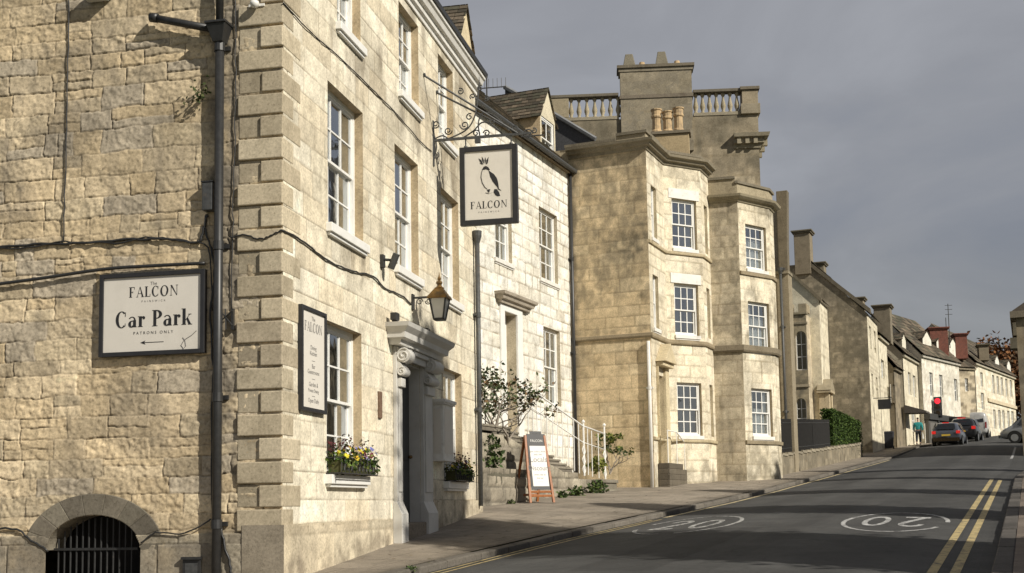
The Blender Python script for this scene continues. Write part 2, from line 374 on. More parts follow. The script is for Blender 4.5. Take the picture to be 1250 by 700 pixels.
def emit(name, c, s):
    m, nt, b = nm(name); n = noise(nt, 30., 2); r = ramp(nt, n.outputs['Fac'], [(.2, tuple(x * .8 for x in c)), (.8, c)])
    nt.links.new(r.outputs[0], b.inputs['Base Color']); nt.links.new(r.outputs[0], b.inputs['Emission Color']); b.inputs['Emission Strength'].default_value = s; b.inputs['Roughness'].default_value = .3
emit('brake_red', (.7, .02, .015), .45); emit('signal_red', (.9, .03, .05), 1.2); plain('plate_yellow', (.65, .45, .06), .5, var=.05); plain('red_lens', (.25, .012, .012), .25, var=.1); plain('dark_lens', (.03, .02, .01), .2)
plain('skin', (.42, .25, .18), .6, var=.06); plain('teal_cloth', (.02, .24, .25), .85, var=.15, nscale=25., bs=.3); plain('dark_cloth', (.02, .022, .03), .9, var=.2, nscale=25.); plain('hair', (.03, .02, .015), .7, var=.3)
plain('bag_white', (.7, .7, .68), .7, var=.06)
def asphalt():
    m, nt, b = nm('asphalt'); n1 = noise(nt, 1.1, 6, .65); n2 = noise(nt, 90., 3, .8); n3 = noise(nt, .25, 4)
    r1 = ramp(nt, n1.outputs['Fac'], [(.25, (.036, .0365, .037)), (.55, (.056, .056, .0555)), (.8, (.080, .079, .077))])
    r2 = ramp(nt, n2.outputs['Fac'], [(.3, (.55,) * 3), (.5, (1.,) * 3), (.72, (1.6,) * 3)]); r3 = ramp(nt, n3.outputs['Fac'], [(.3, (.85,) * 3), (.7, (1.15,) * 3)])
    c = mixc(nt, 1., r1.outputs[0], r2.outputs[0], 'MULTIPLY'); c = mixc(nt, 1., c, r3.outputs[0], 'MULTIPLY')
    # cracks and old seams
    at = nt.nodes.new('ShaderNodeAttribute'); at.attribute_name = 'Col'; c = mixc(nt, 1., c, at.outputs['Color'], 'MULTIPLY')
    n8 = noise(nt, .55, 3, .5, dist=2.5); r8 = ramp(nt, n8.outputs['Fac'], [(.485, (1., 1., 1.)), (.498, (.55, .55, .55)), (.502, (.55, .55, .55)), (.515, (1., 1., 1.))]); c = mixc(nt, .6, c, r8.outputs[0], 'MULTIPLY')
    n9 = noise(nt, 5., 7, .7); r9 = ramp(nt, n9.outputs['Fac'], [(.30, (.62, .62, .62)), (.44, (1., 1., 1.)), (.66, (1., 1., 1.)), (.74, (1.35, 1.33, 1.3))]); c = mixc(nt, .7, c, r9.outputs[0], 'MULTIPLY')
    nt.links.new(c, b.inputs['Base Color']); b.inputs['Roughness'].default_value = .85; b.inputs['Specular IOR Level'].default_value = .35
    bump(nt, b, n2.outputs['Fac'], .5, .008)
asphalt()
def paving():
    m, nt, b = nm('paving'); at = nt.nodes.new('ShaderNodeAttribute'); at.attribute_name = 'Col'
    n1 = noise(nt, 2.2, 7, .7); n2 = noise(nt, 70., 3, .8); n3 = noise(nt, .7, 4)
    r1 = ramp(nt, n1.outputs['Fac'], [(.3, (.72,) * 3), (.55, (1.,) * 3), (.75, (1.2,) * 3)]); r2 = ramp(nt, n2.outputs['Fac'], [(.3, (.7,) * 3), (.7, (1.3,) * 3)]); r3 = ramp(nt, n3.outputs['Fac'], [(.35, (.8, .79, .77)), (.7, (1.1, 1.1, 1.1))])
    c = mixc(nt, 1., at.outputs['Color'], r1.outputs[0], 'MULTIPLY'); c = mixc(nt, 1., c, r2.outputs[0], 'MULTIPLY'); c = mixc(nt, 1., c, r3.outputs[0], 'MULTIPLY')
    tc = nt.nodes['TC']; mp = nt.nodes.new('ShaderNodeMapping'); mp.inputs['Rotation'].default_value = (0, 0, SAZ); nt.links.new(tc.outputs['Object'], mp.inputs['Vector'])
    nw = noise(nt, 3., 3); ad = nt.nodes.new('ShaderNodeMix'); ad.data_type = 'VECTOR'; ad.inputs[0].default_value = .03; nt.links.new(mp.outputs[0], ad.inputs[4]); nt.links.new(nw.outputs['Color'], ad.inputs[5])
    bk = nt.nodes.new('ShaderNodeTexBrick'); nt.links.new(ad.outputs[1], bk.inputs['Vector']); bk.inputs['Scale'].default_value = 1.; bk.inputs['Brick Width'].default_value = .62; bk.inputs['Row Height'].default_value = .9; bk.inputs['Mortar Size'].default_value = .010; bk.inputs['Mortar Smooth'].default_value = .4
    bk.inputs['Color1'].default_value = (1.05, 1.04, 1.02, 1); bk.inputs['Color2'].default_value = (.88, .88, .87, 1); bk.inputs['Mortar'].default_value = (.38, .36, .33, 1); c = mixc(nt, .75, c, bk.outputs['Color'], 'MULTIPLY')
    n9 = noise(nt, 13., 6, .7); r9 = ramp(nt, n9.outputs['Fac'], [(.30, (.5, .48, .45)), (.42, (1., 1., 1.))]); c = mixc(nt, .8, c, r9.outputs[0], 'MULTIPLY')
    nt.links.new(c, b.inputs['Base Color']); b.inputs['Roughness'].default_value = .9; b.inputs['Specular IOR Level'].default_value = .25; bump(nt, b, n2.outputs['Fac'], .5, .008)
paving()
def marking(name, c, worn):
    m, nt, b = nm(name); n1 = noise(nt, 9., 8, .75); n2 = noise(nt, 90., 3, .8)
    r1 = ramp(nt, n1.outputs['Fac'], [(worn - .10, (.06, .059, .056)), (worn + .06, c)]); r2 = ramp(nt, n2.outputs['Fac'], [(.3, (.75,) * 3), (.6, (1.05,) * 3)])
    nt.links.new(mixc(nt, 1., r1.outputs[0], r2.outputs[0], 'MULTIPLY'), b.inputs['Base Color']); b.inputs['Roughness'].default_value = .75; bump(nt, b, n2.outputs['Fac'], .3, .004)
marking('mark_white', (.54, .54, .53), .495); marking('mark_yellow', (.48, .38, .18), .455); marking('mark_pale', (.55, .46, .27), .45); marking('mark_worn', (.52, .52, .50), .51)
def grass_m():
    m, nt, b = nm('turf'); n1 = noise(nt, 1.5, 8, .7); r = ramp(nt, n1.outputs['Fac'], [(.3, (.03, .045, .015)), (.7, (.07, .10, .03))]); nt.links.new(r.outputs[0], b.inputs['Base Color']); b.inputs['Roughness'].default_value = .95
    n2 = noise(nt, 60., 3); bump(nt, b, n2.outputs['Fac'], .8, .03)
grass_m()
# ---------------------------------------------------------------- helpers on walls
def ppath(fr, pts, t):
    return [fr.pt(*(lambda q: (q[0], t, q[1]))(fr.px(x, y, t))) for x, y in pts]
def smooth_path(P, n=6):
    P = [np.array(p) for p in P]; out = []
    for i in range(len(P) - 1):
        a, b, c, d = P[max(i - 1, 0)], P[i], P[i + 1], P[min(i + 2, len(P) - 1)]
        for k in range(n):
            t = k / n; out.append(tuple(.5 * (2 * b + (c - a) * t + (2 * a - 5 * b + 4 * c - d) * t * t + (3 * b - a - 3 * c + d) * t ** 3)))
    return out + [tuple(P[-1])]
def sash(parent, fr, s0, s1, z0, z1, dep=.14, cols=3, ru=2, rl=2, mat='white_paint', blind=None, sill=None, so=.07, st=.11, bar=.022, fw=.055, sx=.06, ztop_blind=None):
    w = MB(); d0 = -dep
    w.fbox(fr, s0, s0 + fw, d0 - .09, d0 + .01, z0, z1); w.fbox(fr, s1 - fw, s1, d0 - .09, d0 + .01, z0, z1)
    w.fbox(fr, s0 + fw, s1 - fw, d0 - .09, d0 + .01, z1 - fw, z1); w.fbox(fr, s0 + fw, s1 - fw, d0 - .09, d0 + .02, z0, z0 + .05)
    a, b, c, d = s0 + fw, s1 - fw, z0 + .05, z1 - fw; zm = c + (d - c) * rl / (ru + rl)
    for (zl, zh, t0, t1, rows) in ((zm - .018, d, d0 - .04, d0 - .005, ru), (c, zm + .018, d0 - .08, d0 - .045, rl)):
        w.fbox(fr, a, a + .042, t0, t1, zl, zh); w.fbox(fr, b - .042, b, t0, t1, zl, zh)
        w.fbox(fr, a + .042, b - .042, t0, t1, zh - .038, zh); w.fbox(fr, a + .042, b - .042, t0, t1, zl, zl + (.05 if zl == c else .036))
        for k in range(1, cols):
            m = a + .042 + (b - a - .084) * k / cols; w.fbox(fr, m - bar / 2, m + bar / 2, t0 + .004, t1 - .004, zl + .036, zh - .038)
        for k in range(1, rows):
            m = zl + (zh - zl) * k / rows
            for q in range(cols):   # butt between the uprights
                m0 = a + .042 + (b - a - .084) * q / cols + (bar / 2 if q else 0); m1 = a + .042 + (b - a - .084) * (q + 1) / cols - (bar / 2 if q < cols - 1 else 0)
                w.fbox(fr, m0, m1, t0 + .005, t1 - .005, m - bar / 2, m + bar / 2)
    o = w.build('window', M[mat], parent)
    g = MB()
    for (zl, zh, t) in ((zm, d, d0 - .025), (c, zm, d0 - .065)):
        g.quad(fr.pt(a, t, zl), fr.pt(b, t, zl), fr.pt(b, t, zh), fr.pt(a, t, zh))
    g.build('pane', M['glass'], o, recalc=False)
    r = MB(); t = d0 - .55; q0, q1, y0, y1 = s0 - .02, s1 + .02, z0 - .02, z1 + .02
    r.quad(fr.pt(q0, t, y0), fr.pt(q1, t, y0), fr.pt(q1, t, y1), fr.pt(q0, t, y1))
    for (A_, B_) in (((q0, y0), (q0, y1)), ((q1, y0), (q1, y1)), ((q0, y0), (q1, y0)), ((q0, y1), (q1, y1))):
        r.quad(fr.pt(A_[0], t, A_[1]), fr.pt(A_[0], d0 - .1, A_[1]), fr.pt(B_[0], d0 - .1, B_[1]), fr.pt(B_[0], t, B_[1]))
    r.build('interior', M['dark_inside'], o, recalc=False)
    if blind:
        k = MB(); t = d0 - .115; zt, zb = d, c
        for (f0, f1, g0, g1) in blind:
            n = 14; x0 = a + (b - a) * f0; x1 = a + (b - a) * f1; pr = None
            for i in range(n + 1):
                x = x0 + (x1 - x0) * i / n; tt = t - .02 * math.sin(i * 2.1) - .012 * math.sin(i * 5.3)
                if pr: k.quad(fr.pt(pr[0], pr[1], zb + (zt - zb) * g0), fr.pt(x, tt, zb + (zt - zb) * g0), fr.pt(x, tt, zb + (zt - zb) * g1), fr.pt(pr[0], pr[1], zb + (zt - zb) * g1))
                pr = (x, tt)
        k.build('curtain', M['blind'], o, recalc=False)
    if sill:
        k = MB(); k.fbox(fr, s0 - sx, s1 + sx, -.02, so, z0 - st, z0 - .004); k.fbox(fr, s0 - sx + .03, s1 + sx - .03, -.02, so - .03, z0 - st - .04, z0 - st - .001)
        k.fbox(fr, s0 + .002, s1 - .002, d0 - .02, -.021, z0 - .05, z0 - .005)
        k.build('sill', M[sill] if isinstance(sill, str) else sill, o, bevel=.008)
    return o
def stone_trim(mb_col): pass
def leafcloud(mb, c, rad, n, size, pal, squash=1., rg=random):
    for _ in range(n):
        while True:
            p = [rg.uniform(-1, 1) for _ in range(3)]; q = sum(x * x for x in p)
            if q <= 1 and rg.random() < .25 + .75 * q: break
        P = Vector((c[0] + p[0] * rad, c[1] + p[1] * rad, c[2] + p[2] * rad * squash)); leaf(mb, P, size * rg.uniform(.6, 1.3), pal, rg)
def leaf(mb, P, sz, pal, rg=random, n=None):
    d = Vector((rg.gauss(0, 1), rg.gauss(0, 1), rg.gauss(0, .7) + .15)).normalized(); w = d.orthogonal(); w.rotate(Matrix.Rotation(rg.uniform(0, 6.3), 3, d)); w.normalize()
    k = rg.choice(pal); g = rg.uniform(.7, 1.3); col = tuple(x * g for x in k); u = d.cross(w) * sz * .06
    a = P; b = P + d * sz * .5 + w * sz * .28 + u; c = P + d * sz; e = P + d * sz * .5 - w * sz * .28 + u
    mb.add([a, b, c, e], [(0, 1, 2, 3)], col)
def branch(mb, P, d, L, r, depth, tips, rg, spread=.6, curl=.35, ratio=.72, n=4, col=None, kids=(2, 3)):
    pts = [Vector(P)]; rs = [r]; d = Vector(d).normalized()
    for i in range(n):
        d = (d + Vector((rg.gauss(0, curl), rg.gauss(0, curl), rg.gauss(0, curl * .6) + .06))).normalized()
        pts.append(pts[-1] + d * L / n); rs.append(r * (1 - .32 * (i + 1) / n))
    mb.tube(pts, rs, 5, col, cap=True)
    if depth == 0: tips.append((pts[-1], d)); return
    for k in range(rg.randint(*kids)):
        nd = (d + Vector((rg.gauss(0, spread), rg.gauss(0, spread), rg.gauss(.1, spread * .6)))).normalized()
        branch(mb, pts[-1], nd, L * ratio * rg.uniform(.8, 1.2), rs[-1] * .8, depth - 1, tips, rg, spread, curl, ratio, n, col, kids)
    return
# ---------------------------------------------------------------- lettering
def ring(cx, cy, rx, ry, tx, ty, a0, a1, n=20):
    out = []; pa = None
    for i in range(n + 1):
        a = math.radians(a0 + (a1 - a0) * i / n); o = (cx + rx * math.cos(a), cy + ry * math.sin(a)); q = (cx + (rx - tx) * math.cos(a), cy + (ry - ty) * math.sin(a))
        if pa: out.append([pa[0], o, q, pa[1]])
        pa = (o, q)
    return out
def rc(x0, x1, y0, y1): return [(x0, y0), (x1, y0), (x1, y1), (x0, y1)]
def glyph(ch, W=.17, h=.05):
    if ch == 'F': return .66, [rc(.1, .1 + W, 0, 1), rc(.02, .36, 0, .04), rc(.02, .1, .96, 1), rc(.1 + W, .6, .95, 1), rc(.56, .6, .76, .95), rc(.1 + W, .44, .48, .53), rc(.41, .44, .4, .61)]
    if ch == 'A': return .80, [[(.10, 0), (.15, 0), (.42, .93), (.39, 1)], [(.39, 1), (.62, 0), (.62 + W, 0), (.45, 1)], rc(.2, .58, .31, .355), rc(.02, .24, 0, .04), rc(.54, .86, 0, .04)]
    if ch == 'L': return .64, [rc(.1, .1 + W, 0, 1), rc(.02, .36, .96, 1), rc(.02, .1, 0, .04), rc(.1 + W, .6, 0, .05), rc(.56, .6, .05, .26)]
    if ch == 'C': return .80, ring(.42, .5, .39, .52, W, .05, 48, 312) + [rc(.66, .70, .68, .95), rc(.66, .69, .08, .26)]
    if ch == 'O': return .90, ring(.44, .5, .41, .52, W, .05, 0, 360, 32)
    if ch == 'N': return .90, [rc(.12, .165, 0, 1), [(.06, 1), (.06 + W, 1), (.76, 0), (.70, 0)], rc(.715, .76, 0, 1), rc(.02, .26, 0, .04), rc(.62, .86, .96, 1)]
    if ch == 'P': return .70, [rc(.1, .1 + W, 0, 1), rc(.02, .38, 0, .04), rc(.02, .1, .96, 1)] + ring(.1 + W, .73, .38, .27, W, .05, -90, 90, 14)
    if ch == 'a': return .60, [rc(.34, .34 + W, 0, .44), rc(.34 + W, .58, 0, .05)] + ring(.27, .44, .24, .22, .1, .05, 0, 150, 10) + ring(.25, .2, .22, .21, W * .9, .05, 60, 330, 16) + [[(.25, .38), (.36, .38), (.36, .42), (.25, .41)]]
    if ch == 'r': return .50, [rc(.08, .08 + W, 0, .66), rc(.01, .34, 0, .04), rc(.01, .08, .62, .66)] + ring(.38, .46, .17, .2, .06, .1, 70, 170, 8) + ring(.42, .55, .085, .09, .085, .09, 0, 360, 10)
    if ch == 'k': return .68, [rc(.08, .08 + W, 0, 1), rc(.01, .32, 0, .04), rc(.01, .08, .96, 1), [(.25, .28), (.29, .26), (.58, .64), (.53, .64)], [(.32, .38), (.42, .46), (.66, 0), (.48, 0)], rc(.44, .72, 0, .04), rc(.46, .66, .62, .66)]
    return .34, []
def serif(mb, fr, text, s, z, h, t, track=.08, align='c', W=.17):
    gs = [glyph(c, W) for c in text]; tot = sum(g[0] + track for g in gs) - track; x = s - tot * h / 2 if align == 'c' else s
    for w, ps in gs:
        for i, p in enumerate(ps): mb.add([fr.pt(x + a * h, t + .0001 * i, z + b * h) for a, b in p], [tuple(range(len(p)))])
        x += (w + track) * h
def sans_mesh(text, size, spacing=1.):
    cu = bpy.data.curves.new('lettering', 'FONT'); cu.body = text; cu.size = size; cu.align_x = 'CENTER'; cu.space_character = spacing; cu.resolution_u = 3
    o = bpy.data.objects.new('lettering', cu); C.objects.link(o); bpy.context.view_layer.update()
    me = bpy.data.meshes.new_from_object(o.evaluated_get(bpy.context.evaluated_depsgraph_get()))
    vs = [tuple(v.co) for v in me.vertices]; fs = [tuple(p.vertices) for p in me.polygons]
    bpy.data.objects.remove(o); bpy.data.curves.remove(cu); bpy.data.meshes.remove(me); return vs, fs
def sans(mb, fr, text, s, z, size, t, spacing=1.):
    vs, fs = sans_mesh(text, size, spacing); mb.add([fr.pt(s + a, t, z + b) for a, b, _ in vs], fs)
# ---------------------------------------------------------------- ground
def strip(name, ufn, us, vs_fn, zf, mat, colf=None, label=None, kind='structure'):
    mb = MB(); prev = None
    for u in us:
        row = [(v, zf(u, v)) for v in vs_fn(u)]; row = [(*xy(u, v), z) for v, z in row]
        if prev:
            for i in range(len(row) - 1):
                mb.quad(prev[i], prev[i + 1], row[i + 1], row[i], colf(u, vs_fn(u)[i]) if colf else None)
        prev = row
    o = mb.build(name, mat, recalc=False); o['kind'] = kind; return o
US = list(np.arange(-14, 60, .5)) + list(np.arange(60, 180, 2.))
# far-reaching ground under everything
mb = MB(); gu = [-600, -200, -60, -20, 0, 20, 40, 60, 80, 100, 120, 140, 170, 220, 400, 900, 1500]; gv = [-900, -300, -100, -45, -18, -7.5, -3, 0, 2, 5, 10, 40, 100, 300, 900]
def gz(u, v):
    z = road0(u) if u > -20 else road0(-20) + (u + 20) * .004
    return z - .35 - max(0, v - 6) * .012 * (v < 200) + (0 if v > -30 else min(6, (-30 - v) * .02))
pr = None
for u in gu:
    row = [(*xy(u, v), gz(u, v)) for v in gv]
    if pr:
        for i in range(len(row) - 1): mb.quad(pr[i], pr[i + 1], row[i + 1], row[i])
    pr = row
mb.build('ground', M['turf'], recalc=False)['kind'] = 'structure'
def roadcol(u, v):
    a, b = kl(u), min(kr(u), 0); x = (v - a) / (b - a); g = 1.
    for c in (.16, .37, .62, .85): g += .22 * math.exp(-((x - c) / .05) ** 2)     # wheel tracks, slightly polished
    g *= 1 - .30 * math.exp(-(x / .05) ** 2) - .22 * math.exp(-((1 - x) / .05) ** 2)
    if .50 < x < .56: g *= .90
    for u0, u1, x0, x1, q in ((13, 19.5, .30, .46, .72), (24, 29, .60, .93, .80), (33, 45, .08, .30, .78), (50, 58, .4, .8, .9), (16, 60, .88, .92, .82)):
        if u0 < u < u1 and x0 < x < x1: g *= q
    return (g, g * .995, g * .98)
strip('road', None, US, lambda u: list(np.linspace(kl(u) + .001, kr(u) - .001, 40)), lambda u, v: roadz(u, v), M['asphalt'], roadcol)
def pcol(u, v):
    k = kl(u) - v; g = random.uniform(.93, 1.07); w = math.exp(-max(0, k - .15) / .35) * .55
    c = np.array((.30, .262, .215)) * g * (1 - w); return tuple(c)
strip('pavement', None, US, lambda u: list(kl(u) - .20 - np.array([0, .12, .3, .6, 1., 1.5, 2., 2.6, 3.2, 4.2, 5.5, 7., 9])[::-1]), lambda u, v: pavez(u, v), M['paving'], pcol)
strip('pavement', None, [u for u in US if u < 46.], lambda u: list(kr(u) + .2 + np.array([0, .3, .7, 1.2, 1.8, 2.6])), lambda u, v: pavez(u, v), M['paving'], lambda u, v: tuple(np.array((.20, .165, .14)) * random.uniform(.9, 1.1)))
strip('grass_verge', None, [u for u in US if u < 52.], lambda u: list(kr(u) + 2.78 + np.array([0, 1, 3, 6, 10, 20, 40])), lambda u, v: pavez(u, min(v, 3.)) + .02 - max(0, v - 8) * .01, M['turf'])
# kerbs: individual stones
KH = .085
def kerb(side, u0, u1, parent_label):
    mb = MB(); u = u0; rg = random.Random(5 if side == 'l' else 9)
    while u < u1:
        L = rg.uniform(.75, 1.05); g = rg.uniform(.75, 1.2); col = tuple(np.array((.15, .135, .115) if side == 'l' else (.10, .092, .085)) * g); dz = rg.uniform(-.008, .008)
        def zz(uu, vv): return roadz(uu, kl(uu)) if side == 'l' else roadz(uu, kr(uu))
        P = []
        for uu in (u + .006, u + L - .006):
            a, b = (kl(uu) - .20, kl(uu)) if side == 'l' else (kr(uu), kr(uu) + .20); z = zz(uu, a)
            P.append([(*xy(uu, a), z - .2), (*xy(uu, b), z - .2), (*xy(uu, a), z + KH + dz), (*xy(uu, b), z + KH + dz)])
        mb.hexa([P[0][0], P[0][1], P[1][1], P[1][0], P[0][2], P[0][3], P[1][3], P[1][2]], col); u += L
    o = mb.build('kerb', M['stone'], bevel=.018); o['kind'] = 'structure'
kerb('l', -12, 110, ''); kerb('r', -12, 44.5, '')
# ---------------------------------------------------------------- markings
def mline(name, mat, u0, u1, vf, w, du=.5, lift=.004):
    mb = MB(); pr = None
    for u in np.arange(u0, u1 + .01, du):
        v = vf(u); row = [(*xy(u, v - w / 2), roadz(u, v - w / 2) + lift), (*xy(u, v + w / 2), roadz(u, v + w / 2) + lift)]
        if pr: mb.quad(pr[0], pr[1], row[1], row[0])
        pr = row
    o = mb.build(name, M[mat], recalc=False); o['kind'] = 'structure'; return o
mline('yellow_line', 'mark_yellow', -12, 22.2, lambda u: kl(u) + .13 + .02 * math.sin(u * .7), .055)
mline('yellow_line', 'mark_yellow', -12, 22.2, lambda u: kl(u) + .30 + .02 * math.sin(u * .7 + .4), .055)
mline('yellow_line', 'mark_pale', 22.5, 60, lambda u: kl(u) + .20 + .015 * math.sin(u * .5), .12)
mline('yellow_line', 'mark_yellow', -12, 35.6, lambda u: kr(u) - .36, .10)
mline('yellow_line', 'mark_yellow', -12, 36., lambda u: kr(u) - .58, .10)
mline('edge_line', 'mark_white', 56, 74, lambda u: -.75 + .0 * u, .10)
mline('edge_line', 'mark_white', 75, 75.3, lambda u: -2.9, 4.3, .1)
def roundel(cu, cv, flip, mat, arc):
    mb = MB(); ru, rv = 1.95, .80
    def g(x, y):   # x across (-1..1), y along (-1..1)
        if flip: x, y = -x, -y
        u, v = cu + y * ru, cv + x * rv; return (*xy(u, v), roadz(u, v) + .005)
    n = 64
    for i in range(n):
        a0, a1 = 2 * math.pi * i / n, 2 * math.pi * (i + 1) / n; dg = math.degrees(a0)
        if any(lo <= dg < hi for lo, hi in arc): continue
        k = .91; mb.quad(g(math.cos(a0), math.sin(a0)), g(math.cos(a1), math.sin(a1)), g(k * math.cos(a1), (k + .05) * math.sin(a1)), g(k * math.cos(a0), (k + .05) * math.sin(a0)))
    # 0
    for p in ring(.36, 0, .25, .50, .105, .13, 0, 360, 28): mb.add([g(*q) for q in p], [(0, 1, 2, 3)])
    # 2
    for p in ring(-.34, .24, .24, .27, .11, .11, -20, 175, 12) + [[(-.58, -.5), (-.44, -.5), (-.11, .12), (-.22, .2)], rc(-.58, -.1, -.5, -.38)]: mb.add([g(*q) for q in p], [(0, 1, 2, 3)])
    o = mb.build('speed_roundel', M[mat], recalc=False); o['kind'] = 'structure'
roundel(20.2, -2.0, True, 'mark_white', [(150, 178)]); roundel(20.0, -5.25, False, 'mark_worn', [(165, 200), (265, 285)])
# ================================================================ the inn on the corner
A = ray(345, 622); A = A / A[1] * 13.75; A = A[:2]
FF = Fr(A, 11.9)
_l = Fr(A, 101.9); sL = _l.s_at(0, 500); FL = _l.sub(sL)          # frame of the side wall, s=0 at the picture's left edge
SA = -sL                                                          # corner position along FL
SB = FF.s_at(586, 560); Bp = FF.pt(SB, 0, 0)
inn = thing('stone_inn', 'three storey golden stone inn with corner quoins and grey carved doorcase, nearest on the left', 'inn', (A[0], A[1], -.9))
zc = FF.z_at(494, 0)                    # underside of the cornice
def P1(x, y, t=0.): return FF.px(x, y, t)
# openings (s0,s1,z0,z1)
s1a, s1b = FF.s_at(400, 200), FF.s_at(443, 200); z1a, z1b = P1(400, 272)[1], P1(400, 98)[1]
w1 = [(s1a, s1b), (FF.s_at(482, 250), FF.s_at(510.5, 250)), (FF.s_at(538.5, 300), FF.s_at(560, 300))]
z2a = P1(411, 27)[1]; z2b = min(z2a + 1.42, zc - .12)
w2 = [(FF.s_at(411.5, 0), FF.s_at(440, 30)), (FF.s_at(487, 80), FF.s_at(511, 100)), (FF.s_at(535, 110), FF.s_at(553, 120))]
z0a, z0b = P1(398, 579)[1], P1(399.5, 391)[1]
w0 = [(FF.s_at(398.5, 480), FF.s_at(441.5, 480)), (FF.s_at(541.5, 520), FF.s_at(564, 520))]
dL, dR = FF.s_at(487, 540), FF.s_at(513, 540); zth = P1(500, 638)[1]; zlin = P1(503, 446)[1]
holes = [(a, b, z0a, z0b) for a, b in w0] + [(a, b, z1a, z1b) for a, b in w1] + [(a, b, z2a, z2b) for a, b in w2] + [(dL, dR, zth - .3, zlin, .26)]
sx0, sx1 = FF.s_at(455, 350), FF.s_at(476, 350)
zpf = P1(400, 638)[1]
def stain_and_band_f(S, Z):
    r = .55 * np.exp(-((S - (sx0 + sx1) / 2) / .16) ** 2) * sstep(.6, 1.6, Z) * (.4 + .6 * sstep(1, 4, Z))  # darker upright band between two window columns, stronger higher up
    r += .75 * sstep(zc - .9, zc, Z) * fbm(S * 1.1, Z * .3, 5) ** 1.2
    for a, b in w1 + w2:
        for zs in (z1a, z2a):
            r += .62 * np.exp(-((S - b - .02) / .12) ** 2) * sstep(zs - 1.1, zs - .1, Z) * (Z < zs)
            r += .30 * sstep(a, a + .2, S) * (1 - sstep(b - .2, b, S)) * sstep(zs - .9, zs - .15, Z) * (Z < zs)
    r += .32 * sstep(.42, .7, fbm(S * .9, Z * .35, 15, 4)) * sstep(z1a - .3, z2a, Z)
    r += .45 * (1 - sstep(zpf - .1, zpf + .25, Z)) * fbm(S * 2, Z * 2, 19)
    r += .5 * np.exp(-((S - dL + .45) / .22) ** 2) * (1 - sstep(1., 2.4, Z))
    for a, b in w0 + w1:
        zt = z1b if (a, b) in w1 else z0b; r += .38 * sstep(a - .25, a, S) * (1 - sstep(b, b + .3, S)) * np.exp(-np.abs(Z - zt - .1) / .16) * fbm(S * 3, Z * 3, 77)
    return r * .8
patF = lambda S, Z: stonework(S, Z, 11, (.27, .33), (.5, 1.05), .006, .014, .009, .0022, 14., .002, 0., .0, PAL_CREAM, (.24, .195, .135), .85, .34, (.22, .185, .135), .9, stain=stain_and_band_f, tvar=.9, sts=(7., 1.7), stk=.62)
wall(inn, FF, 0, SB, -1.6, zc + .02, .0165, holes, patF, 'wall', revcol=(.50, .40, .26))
# side wall: rough coursed rubble with a low arched cellar opening
ax, az_ = FL.s_at(114, 680), FL.z_at(114, 672); arx = (FL.s_at(172, 670) - FL.s_at(57, 670)) / 2; arz = FL.z_at(114, 629) - az_
zpl = FL.z_at(300, 651)
def amask(s, z): return (np.abs(s - ax) < arx) & (z < az_ + arz * np.sqrt(np.clip(1 - ((s - ax) / arx) ** 2, 0, 1)))
def stain_s(S, Z):
    r = .8 * (1 - sstep(zpl - .05, zpl + .10, Z + .05 * (vn(S * 3, Z, 3) - .5)))
    r += .55 * np.exp(-((S - (SA - .75)) / .16) ** 2) + .38 * sstep(SA - .72, SA - .6, S)
    r += .35 * sstep(.42, .62, fbm(S * 1.3, Z * 2.6, 91, 4)) * sstep(-.2, 2.6, Z)
    r += .45 * np.exp(-((S - FL.s_at(45, 380)) / .1) ** 2) * np.exp(-((Z - FL.z_at(45, 390)) / .22) ** 2)
    return r * .75
def patS(S, Z):
    H, c = stonework(S, Z, 23, (.17, .29), (.3, .85), .030, .011, .021, .009, 18., .007, .0, .35, PAL_GOLD, (.26, .21, .15), .75, .5, (.20, .175, .14), 1.1, split=.25, stain=stain_s)
    # punched tooling on the faces of the stones
    tl = vn(S * 26 + 3 * vn(S * 4, Z * 4, 8), Z * 17, 71); H = H + (tl - .5) * .009 * sstep(.3, .6, vn(S * 2.4, Z * 4., 72))
    lo = Z < zpl     # big smooth blocks low down
    H2, c2 = stonework(S, Z, 29, (.34, .42), (.5, .9), .008, .012, .014, .005, 16., .005, 0., .3, PAL_GREY, (.12, .10, .08), .7, .4, (.10, .085, .07), 1.)
    k = lo.astype(float); return H * (1 - k) + (H2 + .025) * k, c * (1 - k)[:, None] + (c * .35 + c2 * .65) * k[:, None]
wall(inn, FL, -1.7, SA, -2.3, zc + .3, .0115, (), patS, 'wall', extra_mask=amask)
# arch ring of the cellar opening and its grille
mb = MB(); n = 9
for i in range(n):
    a0 = math.pi * (1 - i / n) ; a1 = math.pi * (1 - (i + 1) / n); k = 4; g = random.uniform(.75, 1.2)
    wd = FL.s_at(200, 650) - FL.s_at(172, 650); pal = PAL_GREY[i % 4]
    fc = [(a0 + (a1 - a0) * j / k) for j in range(k + 1)]
    inn_ = [(ax + arx * math.cos(a), az_ + arz * math.sin(a)) for a in fc]; out_ = [(ax + (arx + wd) * math.cos(a), az_ + (arz + wd * .86) * math.sin(a)) for a in fc]
    poly = inn_ + out_[::-1]; c0 = tuple(x * g * .55 for x in pal)
    pts = [FL.pt(s, .022, z) for s, z in poly]; mb.prism(pts, np.array([*(FL.n * -.4), 0]), c0)
mb.build('arch', M['stone'], inn, bevel=.008)
mb = MB()
mb.fbox(FL, ax - arx - .3, ax + arx + .3, -.75, -.7, -2.3, az_ + arz + .3); mb.build('cellar_back', M['dark_inside'], inn)
gr = MB()
for i in range(13):
    x = ax - arx + .05 + i * (2 * arx - .1) / 12 * .86; zz = az_ + arz * math.sqrt(max(0.02, 1 - ((x - ax) / arx) ** 2)) - .03
    gr.tube([FL.pt(x, -.16, -2.2), FL.pt(x, -.16, zz)], .011, 6)
zb = FL.z_at(114, 671); gr.fbox(FL, ax - arx, ax + arx * .80, -.150, -.138, zb - .014, zb + .014)
